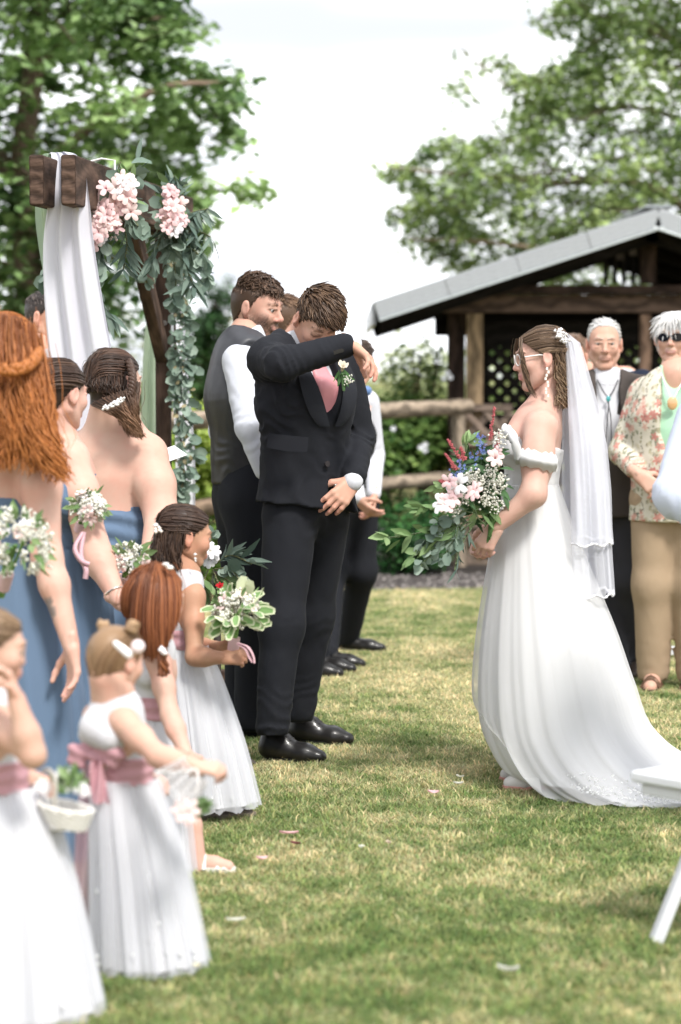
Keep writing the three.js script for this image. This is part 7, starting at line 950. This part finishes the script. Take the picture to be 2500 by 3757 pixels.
{ // red haired flower girl
  const g = girl({ label: 'flower girl with long straight red hair behind the toddler', foot: [-.485,0,-6.957], k: 0.95, H: 0.19, head: [-.544,.807,-7.14], hyaw: 118, hpitch: 14, yaw: 120, nb: [-.553,.691,-7.14], ch: [-.56,.6,-7.14], wa: [-.568,.49,-7.14], sR: [-.532,.627,-7.05], sL: [-.616,.616,-7.22], eR: [-.495,.483,-6.98], wR: [-.445,.385,-6.9], eL: [-.6,.434,-7.3], wL: [-.517,.375,-7.25], hd: [[0.5, -0.85, 0.1], [0.5, -0.8, 0]], skin: [0.541, 0.33, 0.263],
    rows: [[[-.553,.327,-7.14], 0.1, 0.105], [[-.541,.131,-7.14], 0.112, 0.13], [[-.532,-.072,-7.14], 0.125, 0.15]], legs: [[[-.443,.139,-7.1], [-.419,.013,-7.08]]], bow: [-.63,.501,-7.2], tails: [] });
  const hc = [0.12, 0.037, 0.015], hl = [0.38, 0.14, 0.055], p = (x, y, d) => { const q = 5565 / d; return [(x - 784) / q, 1.49 + (849 - y) / q, -d]; };
  const g1 = [[[350, 1302, 7.12], [318, 1330, 7.1], [296, 1400, 7.1], [292, 1470, 7.1]], [[352, 1299, 7.08], [328, 1330, 7.03], [312, 1420, 7.0], [312, 1510, 7.0]], [[358, 1298, 7.05], [345, 1340, 7.0], [338, 1430, 6.96], [345, 1530, 6.96]], [[366, 1300, 7.04], [368, 1350, 6.99], [368, 1430, 6.96], [372, 1520, 6.95]], [[375, 1302, 7.05], [390, 1350, 7.0], [392, 1420, 6.97], [384, 1490, 6.96]], [[385, 1306, 7.07], [408, 1340, 7.04], [412, 1390, 7.02], [400, 1450, 7.0]]].map((q) => q.map((a) => p(...a)));
  const g2 = [[[370, 1505, 6.94], [366, 1520, 6.93], [372, 1545, 6.93], [368, 1560, 6.93]], [[378, 1500, 6.94], [374, 1520, 6.93], [380, 1545, 6.93], [372, 1562, 6.93]]].map((q) => q.map((a) => p(...a)));
  part(g.t, 'hair', merge([norm(scalpCap({ front: 0.07, back: -0.12, ear: -0.03, cap: 0.07, color: hc }), hc).applyMatrix4(g.fr.m), ...sweep(g.fr, { ta: 2.2, ty: 0.0, puff: 0.13 }).map((q) => locks(q, 180, 0.004, { color: hc, light: hl, spread: 0.004 })), locks(fall(g.fr, { a0: 1.3, a1: 5.0, y0: 0.09, len: 0.12, l0: 0.08 }), 260, 0.0042, { color: hc, light: hl, spread: 0.006 }), locks(g1, 620, 0.004, { color: hc, light: hl, spread: 0.007, short: 0.8 }), locks(g2, 26, 0.006, { color: hc, light: hl, spread: 0.006, wave: 0.01 })]), M.hair);
  part(g.t, 'hair_tie', sprays([p(371, 1498, 6.92), p(376, 1503, 6.91)], 22, 0.005, 0.0075, [0.85, 0.76, 0.76]), M.gem); part(g.t, 'hair_clip', sprays([p(382, 1302, 7.0), p(392, 1308, 7.0)], 16, 0.006, 0.006, [0.82, 0.78, 0.74]), M.gem);
  const F = new Field(), h = [-.424,.002,-7.1]; F.limb([[h[0], 0.03, h[2]], [h[0] + 0.05, 0.024, h[2] + 0.01], [h[0] + 0.09, 0.018, h[2] + 0.02]], [0.026, 0.025, 0.02], [0.56, 0.34, 0.27], 0.01); part(g.t, 'foot', F.mesh(0.005), M.skin);
  const s = part(g.t, 'sandal', sole([h[0] - 0.03, 0.003, h[2] - 0.005], [h[0] + 0.11, 0.003, h[2] + 0.022], 0.03, [0.7, 0.68, 0.66]), M.paint); const b = new MB(); for (const x of [0.02, 0.06, 0.08]) b.tube(curve([[h[0] + x, 0.012, h[2] + 0.04], [h[0] + x, 0.058 - x * 0.3, h[2] + 0.012], [h[0] + x, 0.012, h[2] - 0.02]], 8), 0.007, [0.76, 0.75, 0.74], 6); part(s, 'strap', b.geo(), M.white);
}
{ // toddler with two buns
  const g = girl({ label: 'blond toddler with two hair buns and big pink bow in white dress', foot: [-.496,0,-6.003], k: 0.92, H: 0.166, head: [-.556,.767,-5.96], hyaw: 138, hpitch: 14, yaw: 128, nb: [-.563,.676,-5.96], ch: [-.557,.584,-5.96], wa: [-.535,.5,-5.96], sR: [-.528,.624,-5.88], sL: [-.614,.616,-6.04], eR: [-.438,.557,-5.78], wR: [-.349,.54,-5.74], eL: [-.59,.485,-6.1], wL: [-.502,.452,-6.1], hd: [[1, -0.1, 0.1], [0.8, -0.4, 0]], hp: [[0.1, -0.8, -0.5], [0, -0.3, -0.9]], skin: [0.557, 0.345, 0.267], brow: [0.35, 0.24, 0.14],
    rows: [[[-.523,.378,-5.96], 0.094, 0.1], [[-.5,.225,-5.96], 0.115, 0.125], [[-.477,.022,-5.96], 0.136, 0.15]], bow: [-.603,.534,-5.92], bowDir: [0.8, 0.1, 0.5], tails: [{ c: curve([[-.601,.529,-5.9], [-.595,.478,-5.88], [-.587,.427,-5.87]], 16), w0: 0.03, w1: 0.045 }, { c: curve([[-.624,.507,-6], [-.636,.348,-6], [-.642,.172,-6], [-.635,.017,-6]], 24), w0: 0.045, w1: 0.06, col: [0.7, 0.53, 0.58] }] });
  const hc = [0.17, 0.1, 0.055], hl = [0.42, 0.28, 0.165], w = g.fr.w, gg = [-1, 1].map((q) => Array.from({ length: 14 }, (_, i) => { const a = q * lerp(0.1, 3.05, i / 13), y = Math.cos(a) > 0.3 ? lerp(-0.005, 0.075, (Math.cos(a) - 0.3) / 0.7) : lerp(-0.005, -0.07, (0.3 - Math.cos(a)) / 1.3), e = w([q * 0.06, 0.106, -0.022]); return [w(scalp(a, y, 0.03)), w(scalp(lerp(a, q * 1.7, 0.25), lerp(y, 0.1, 0.4), 0.06)), w(scalp(lerp(a, q * 1.7, 0.6), lerp(y, 0.11, 0.75), 0.05)), e]; }));
  const bun = (q) => { const b = new MB(); for (let k = 0; k < 16; k++) { const pts = [], r0 = rr(0.008, 0.02), ph = rr(0, 6.28), h = rr(0.114, 0.148); for (let i = 0; i <= 10; i++) { const a = ph + i * 0.6; pts.push(w([q * (0.064 + (h - 0.1) * 0.3) + Math.cos(a) * r0, h - 0.01 + 0.004 * Math.sin(i), -0.022 + Math.sin(a) * r0])); } b.tube(pts, 0.0048, jit(mixc(hc, hl, rr(0.4, 1)), 0.15), 5); } return b.geo(); };
  part(g.t, 'hair', merge([norm(scalpCap({ front: 0.066, back: -0.075, ear: -0.005, cap: 0.03, color: mixc(hc, hl, 0.3) }), null).applyMatrix4(g.fr.m), ...gg.map((q) => locks(q, 260, 0.0032, { color: hc, light: hl, spread: 0.003, short: 0.95 }))]), M.hair); for (const q of [-1, 1]) part(g.t, 'hair_bun', bun(q), M.hair);
  const cl = new Field(); cl.cone([-.546,.824,-5.84], [-.514,.799,-5.835], 0.008, 0.011, [0.8, 0.8, 0.82], 0.01, [[0, 0, 1], 0.5]); part(g.t, 'hair_clip', cl.mesh(0.003), M.gem); const cl2 = new Field(); cl2.ell([-.491,.818,-5.83], [0.017, 0.017, 0.009], [0.8, 0.68, 0.7], 0.005); part(g.t, 'hair_bobble', cl2.mesh(0.003), M.gem);
  // wire basket
  const b0 = [-.399,.494,-5.7], t = thing('wire_basket', 'white wire flower basket with green sprigs hanging from the toddler hand', 'basket', b0), wb = new MB(), hp = [-.344,.535,-5.72];
  const A = [-.437,.529,-5.72], Bq = [-.356,.445,-5.7], ctr = mix3(A, Bq, 0.5), d = unit(sub3(Bq, A)), nn = unit(cross(d, [0, 0, 1])); for (let k = 0; k < 7; k++) { const q = k / 6, c = add3(mix3(A, Bq, 0.5), mul3(nn, -0.07 * q)), r = 0.062 * (1 - 0.35 * q), ring = []; for (let i = 0; i <= 22; i++) { const a = (i / 22) * 6.283; ring.push(add3(c, add3(mul3(d, Math.cos(a) * r), [0, 0, Math.sin(a) * r]))); } wb.tube(ring, 0.0017, [0.6, 0.58, 0.58], 4); } for (let i = 0; i < 14; i++) { const a = (i / 14) * 6.283, e = (k, r) => add3(add3(ctr, mul3(nn, -0.07 * k)), add3(mul3(d, Math.cos(a) * r), [0, 0, Math.sin(a) * r])); wb.tube([e(0, 0.062), e(1, 0.04)], 0.0016, [0.6, 0.58, 0.58], 4); } part(t, 'wire_bowl', wb.geo(), M.paint);
  const hb = new MB(); hb.tube(curve([add3(ctr, mul3(d, -0.06)), [-.377,.531,-5.72], hp, [-.339,.508,-5.71], add3(ctr, mul3(d, 0.06))], 18), 0.0028, [0.78, 0.76, 0.76], 5); part(t, 'handle', hb.geo(), M.paint); for (let i = 0; i < 22; i++) pieceLeaf(t, 'fresh', [-.356,.448,-5.68].map((v) => v + gauss() * 0.012), [1, 0.25 + gauss() * 0.4, 0.2 + gauss() * 0.4], 0.3, 0.85); for (let i = 0; i < 3; i++) bloom(t, 'blush', [-.363,.442,-5.66].map((v) => v + gauss() * 0.01), [-0.2, 0.2, 1], 0.6);
}
{ // girl at the left edge
  const g = girl({ label: 'small girl at left edge with hand to her mouth, white dress', foot: [-.78,0,-5.53], k: 1.0, H: 0.178, head: [-.799,.844,-5.54], hyaw: 92, hpitch: 8, yaw: 95, nb: [-.807,.743,-5.54], ch: [-.806,.648,-5.54], wa: [-.793,.555,-5.54], sR: [-.774,.691,-5.44], sL: [-.858,.667,-5.62], eR: [-.685,.632,-5.34], wR: [-.722,.76,-5.34], eL: [-.799,.541,-5.7], wL: [-.735,.537,-5.6], hd: [[-0.35, 0.95, 0], [0.8, -0.4, 0]], hp: [[-0.9, -0.2, 0.3], [0, -0.3, -0.9]], skin: [0.541, 0.337, 0.263], brow: [0.3, 0.2, 0.12],
    rows: [[[-.774,.436,-5.54], 0.115, 0.12], [[-.767,.253,-5.54], 0.155, 0.16], [[-.763,.018,-5.54], 0.2, 0.2]], bow: [-.856,.568,-5.6], tails: [] });
  const hc = [0.13, 0.082, 0.05], hl = [0.33, 0.23, 0.145]; part(g.t, 'hair', merge([norm(scalpCap({ front: 0.07, back: -0.09, ear: -0.01, cap: 0.04, color: hc }), hc).applyMatrix4(g.fr.m), ...sweep(g.fr, { ta: 2.8, ty: 0.0 }).map((q) => locks(q, 220, 0.0036, { color: hc, light: hl, spread: 0.004 })), locks(fall(g.fr, { a0: 1.7, a1: 4.6, y0: 0.05, len: 0.06 }), 240, 0.004, { color: hc, light: hl, spread: 0.006, wave: 0.006 })]), M.hair);
  const c = [-.632,.488,-5.5], t = thing('flower_basket', 'small white wicker flower basket with greenery at the left girl side', 'basket', c), bw = new MB();
  for (let k = 0; k < 8; k++) { const q = k / 7, r = lerp(0.062, 0.045, q), ring = []; for (let i = 0; i <= 48; i++) { const a = (i / 48) * 6.283, e = 0.003 * Math.cos(i * Math.PI * (0.5) + k * Math.PI); ring.push([c[0] + Math.cos(a) * (r + e) , c[1] - 0.006 * k + Math.cos(a) * -0.012, c[2] + Math.sin(a) * (r + e)]); } bw.tube(ring, 0.0042, jit([0.74, 0.72, 0.69], 0.06), 5); } for (let k = 1; k < 9; k++) { const ring = []; for (let i = 0; i <= 24; i++) { const a = (i / 24) * 6.283; ring.push([c[0] + Math.cos(a) * 0.045 * (1 - k / 9), c[1] - 0.046, c[2] + Math.sin(a) * 0.045 * (1 - k / 9)]); } bw.tube(ring, 0.004, [0.7, 0.68, 0.65], 5); } part(t, 'wicker_bowl', bw.geo(), M.paint);
  const hb = new MB(); for (const z of [-0.004, 0.004]) hb.tube(curve([add3(c, [-0.02, 0, 0.05]), [-.649,.551,-5.46], [-.67,.572,-5.5], [-.686,.563,-5.52]], 16), 0.005, [0.72, 0.69, 0.64], 6); part(t, 'handle', hb.geo(), M.paint);
  for (let i = 0; i < 46; i++) pieceLeaf(t, 'fresh', add3(c, [gauss() * 0.03, 0.03 + Math.abs(gauss()) * 0.03, gauss() * 0.03]), [gauss() * 0.6, 0.8, gauss() * 0.6], 0.4, 0.7); for (let i = 0; i < 9; i++) bloom(t, 'white', add3(c, [gauss() * 0.04, 0.035 + Math.abs(gauss()) * 0.04, gauss() * 0.03]), [0, 0.6, 0.8], 0.4);
}
{ // leafy arrangement that leans against the arbor behind the dark haired girl
  const c = [-.461,.776,-9], t = thing('standing_arrangement', 'eucalyptus and white flower arrangement on a stand behind the dark haired girl', 'flower arrangement', [c[0], 0, c[2]]), b = new MB(); b.tube([[c[0], 0.0, c[2]], [c[0], c[1] - 0.04, c[2]]], 0.014, [0.06, 0.05, 0.045], 8); for (let i = 0; i < 3; i++) b.tube([[c[0], 0.12, c[2]], [c[0] + Math.cos(i * 2.1) * 0.14, 0.008, c[2] + Math.sin(i * 2.1) * 0.14]], 0.01, [0.06, 0.05, 0.045], 6); part(t, 'stand', b.geo(), M.paint);
  for (const [pts, k, n, s] of [[[[-.469,.76,-9], [-.41,.799,-8.95], [-.327,.771,-8.9]], 'willow', 16, 1.1], [[[-.469,.743,-9], [-.41,.748,-8.95], [-.367,.702,-8.92]], 'euc', 14, 0.75], [[[-.477,.743,-9], [-.45,.683,-8.95], [-.442,.65,-8.95]], 'fresh', 16, 1.2], [[[-.477,.776,-9], [-.485,.841,-9], [-.48,.882,-9]], 'euc', 10, 0.6], [[[-.477,.727,-9], [-.41,.699,-8.95], [-.386,.65,-8.95]], 'fresh', 14, 1.3], [[[-.493,.743,-9], [-.507,.699,-8.95], [-.499,.65,-8.95]], 'fresh', 14, 1.2]]) { const g = curve(pts, 12), sb = new MB(); sb.tube(g, 0.003, [0.2, 0.2, 0.1], 4); part(t, 'stem', sb.geo(), M.bark); for (let i = 0; i < n; i++) pieceLeaf(t, k, g[Math.floor(rr(2, 13))], add3(sub3(g[12], g[0]).map((v) => v * 6), [gauss() * 0.6, gauss() * 0.6, gauss() * 0.5]), 0.3, s); }
  for (let i = 0; i < 6; i++) bloom(t, 'white', [-.49,.812,-8.95].map((v, j) => v + gauss() * (j === 1 ? 0.03 : 0.015)), [0.2, 0.3, 1], 0.8); piece(t, 'blossom', blossomGeo(0.022, [0.5, 0.02, 0.03], [0.35, 0.01, 0.02], 0.4, 3, 5), M.petal, [-.444,.687,-8.85], quatTo([0, 0.8, 0.6]), 1, 'dark red blossom');
}

// ---------- white folding chairs ----------
{
  const c = thing('folding_chair', 'white folding chair in the right foreground, only seat edge and leg showing', 'chair', [.982,0,-6.308]), W = [0.6, 0.61, 0.64], P = (n, a, b, w, h, up) => part(c, n, norm(timber(a, b, w, h, 0.006, up), W), M.paint);
  const sy = [.829,.411,-6.3][1], sx = [.785,.418,-6.3][0], z0 = -6.3; const sc = [.768,.414,-6.32], ry = 0.7; const seat = boxGeo(0.4, 0.03, 0.4, 0.008, W); seat.rotateY(ry).translate(sc[0] + 0.28, sc[1], sc[2]); part(c, 'seat', seat, M.paint); const fr = boxGeo(0.36, 0.03, 0.36, 0.006, W); fr.rotateY(ry).translate(sc[0] + 0.28, sc[1] - 0.033, sc[2]); part(c, 'seat_frame', fr, M.paint);
  const lx = 0.36, lz = -0.22, fx = [.82,.013,-6.3][0]; for (const k of [0, 1]) { P('leg', [fx + lx * k, 0.0, z0 + 0.085 + lz * k], [fx + lx * k + 0.33, 0.86, z0 + 0.085 + lz * k], 0.03, 0.062, [0, 0, 1]); P('leg', [fx + lx * k + 0.62, 0.0, z0 + 0.06 + lz * k], [fx + lx * k + 0.2, sy - 0.03, z0 + 0.06 + lz * k], 0.024, 0.042, [0, 0, 1]); }
  P('back_slat', [fx + 0.33, 0.83, z0 + 0.085], [fx + 0.33 + lx, 0.83, z0 + 0.085 + lz], 0.02, 0.1); P('crossbar', [fx + 0.1, 0.26, z0 + 0.07], [fx + 0.1 + lx, 0.26, z0 + 0.07 + lz], 0.018, 0.03);
  const d = thing('folding_chair', 'white folding chair behind the older couple, low rail showing between their legs', 'chair', [1.606,0,-12.596]), q = [1.56,.051,-12.3], D = (n, a, b) => part(d, n, norm(timber(a, b, 0.03, 0.045, 0.006), W), M.paint);
  D('crossbar', add3(q, [-0.06, 0, 0]), add3(q, [0.36, 0, 0])); for (const x of [0.0, 0.32]) { part(d, 'leg', norm(timber([q[0] + x, 0, q[2] - 0.02], [q[0] + x, 0.45, q[2] - 0.35], 0.03, 0.04, 0.006), W), M.paint); part(d, 'leg', norm(timber([q[0] + x, 0, q[2] - 0.38], [q[0] + x, 0.45, q[2] - 0.03], 0.03, 0.04, 0.006), W), M.paint); } part(d, 'seat', boxGeo(0.4, 0.03, 0.38, 0.01, W).translate(q[0] + 0.16, 0.46, q[2] - 0.18), M.paint);
}
// ---------- petals on the lawn ----------
{
  const petal = (L, W, c) => { const g = surf(6, 6, (u, v) => { const w = Math.sin(Math.PI * Math.min(1, v * 0.92 + 0.06)) * W, x = (u - 0.5) * w + 0.12 * L * Math.sin(v * 3 + c[0] * 9); return [x, 0.003 * Math.cos(u * 3.14 * 2) + 0.004 * (v - 0.5) ** 2 * 4 + 0.003, (v - 0.5) * L]; }, jit(c, 0.06)); return g; };
  const pk = [0.76, 0.47, 0.5], wh = [0.8, 0.79, 0.74];
  for (const [x, y, c, l, label] of [[665, 1947, pk, 0.06, 'large pink petal on the lawn below the groom'], [680, 1972, [0.16, 0.05, 0.06], 0.045, 'dark curled petal just below the large pink petal'], [602, 2008, pk, 0.035, 'small pink petal near the girl sandal'], [540, 2155, wh, 0.05, 'oval cream petal lying beside the toddler dress hem'], [832, 1980, wh, 0.03, 'small pale petal right of the large pink petal'], [895, 1970, [0.72, 0.6, 0.5], 0.03, 'faded beige petal in the middle of the lawn'], [1000, 1850, pk, 0.04, 'pink petal left of the bride train on dry grass'], [1062, 1812, wh, 0.035, 'upper white petal lying left of the bride shoes'], [1058, 1828, wh, 0.035, 'lower white petal lying left of the bride shoes'], [1176, 1815, wh, 0.03, 'white petal under the bride shoe toe'], [1175, 2275, wh, 0.055, 'crumpled white petal on the lawn in the foreground'], [450, 2265, [0.7, 0.66, 0.5], 0.025, 'tiny straw coloured petal in the foreground below the toddler']]) {
    const s = (y - 849) / 1.49, d = 5565 / s, g = petal(l, l * 0.62, c); if (y === 2275) g.scale(1, 1.6, 1); const m = single('flower_petal', label, 'petal', g, M.petal); m.rotation.set(rr(-0.25, 0.25), rr(0, 6.28), rr(-0.25, 0.25)); m.position.set((x - 784) / s, 0.026, -d);
  }
}

renderer.render(scene, camera);
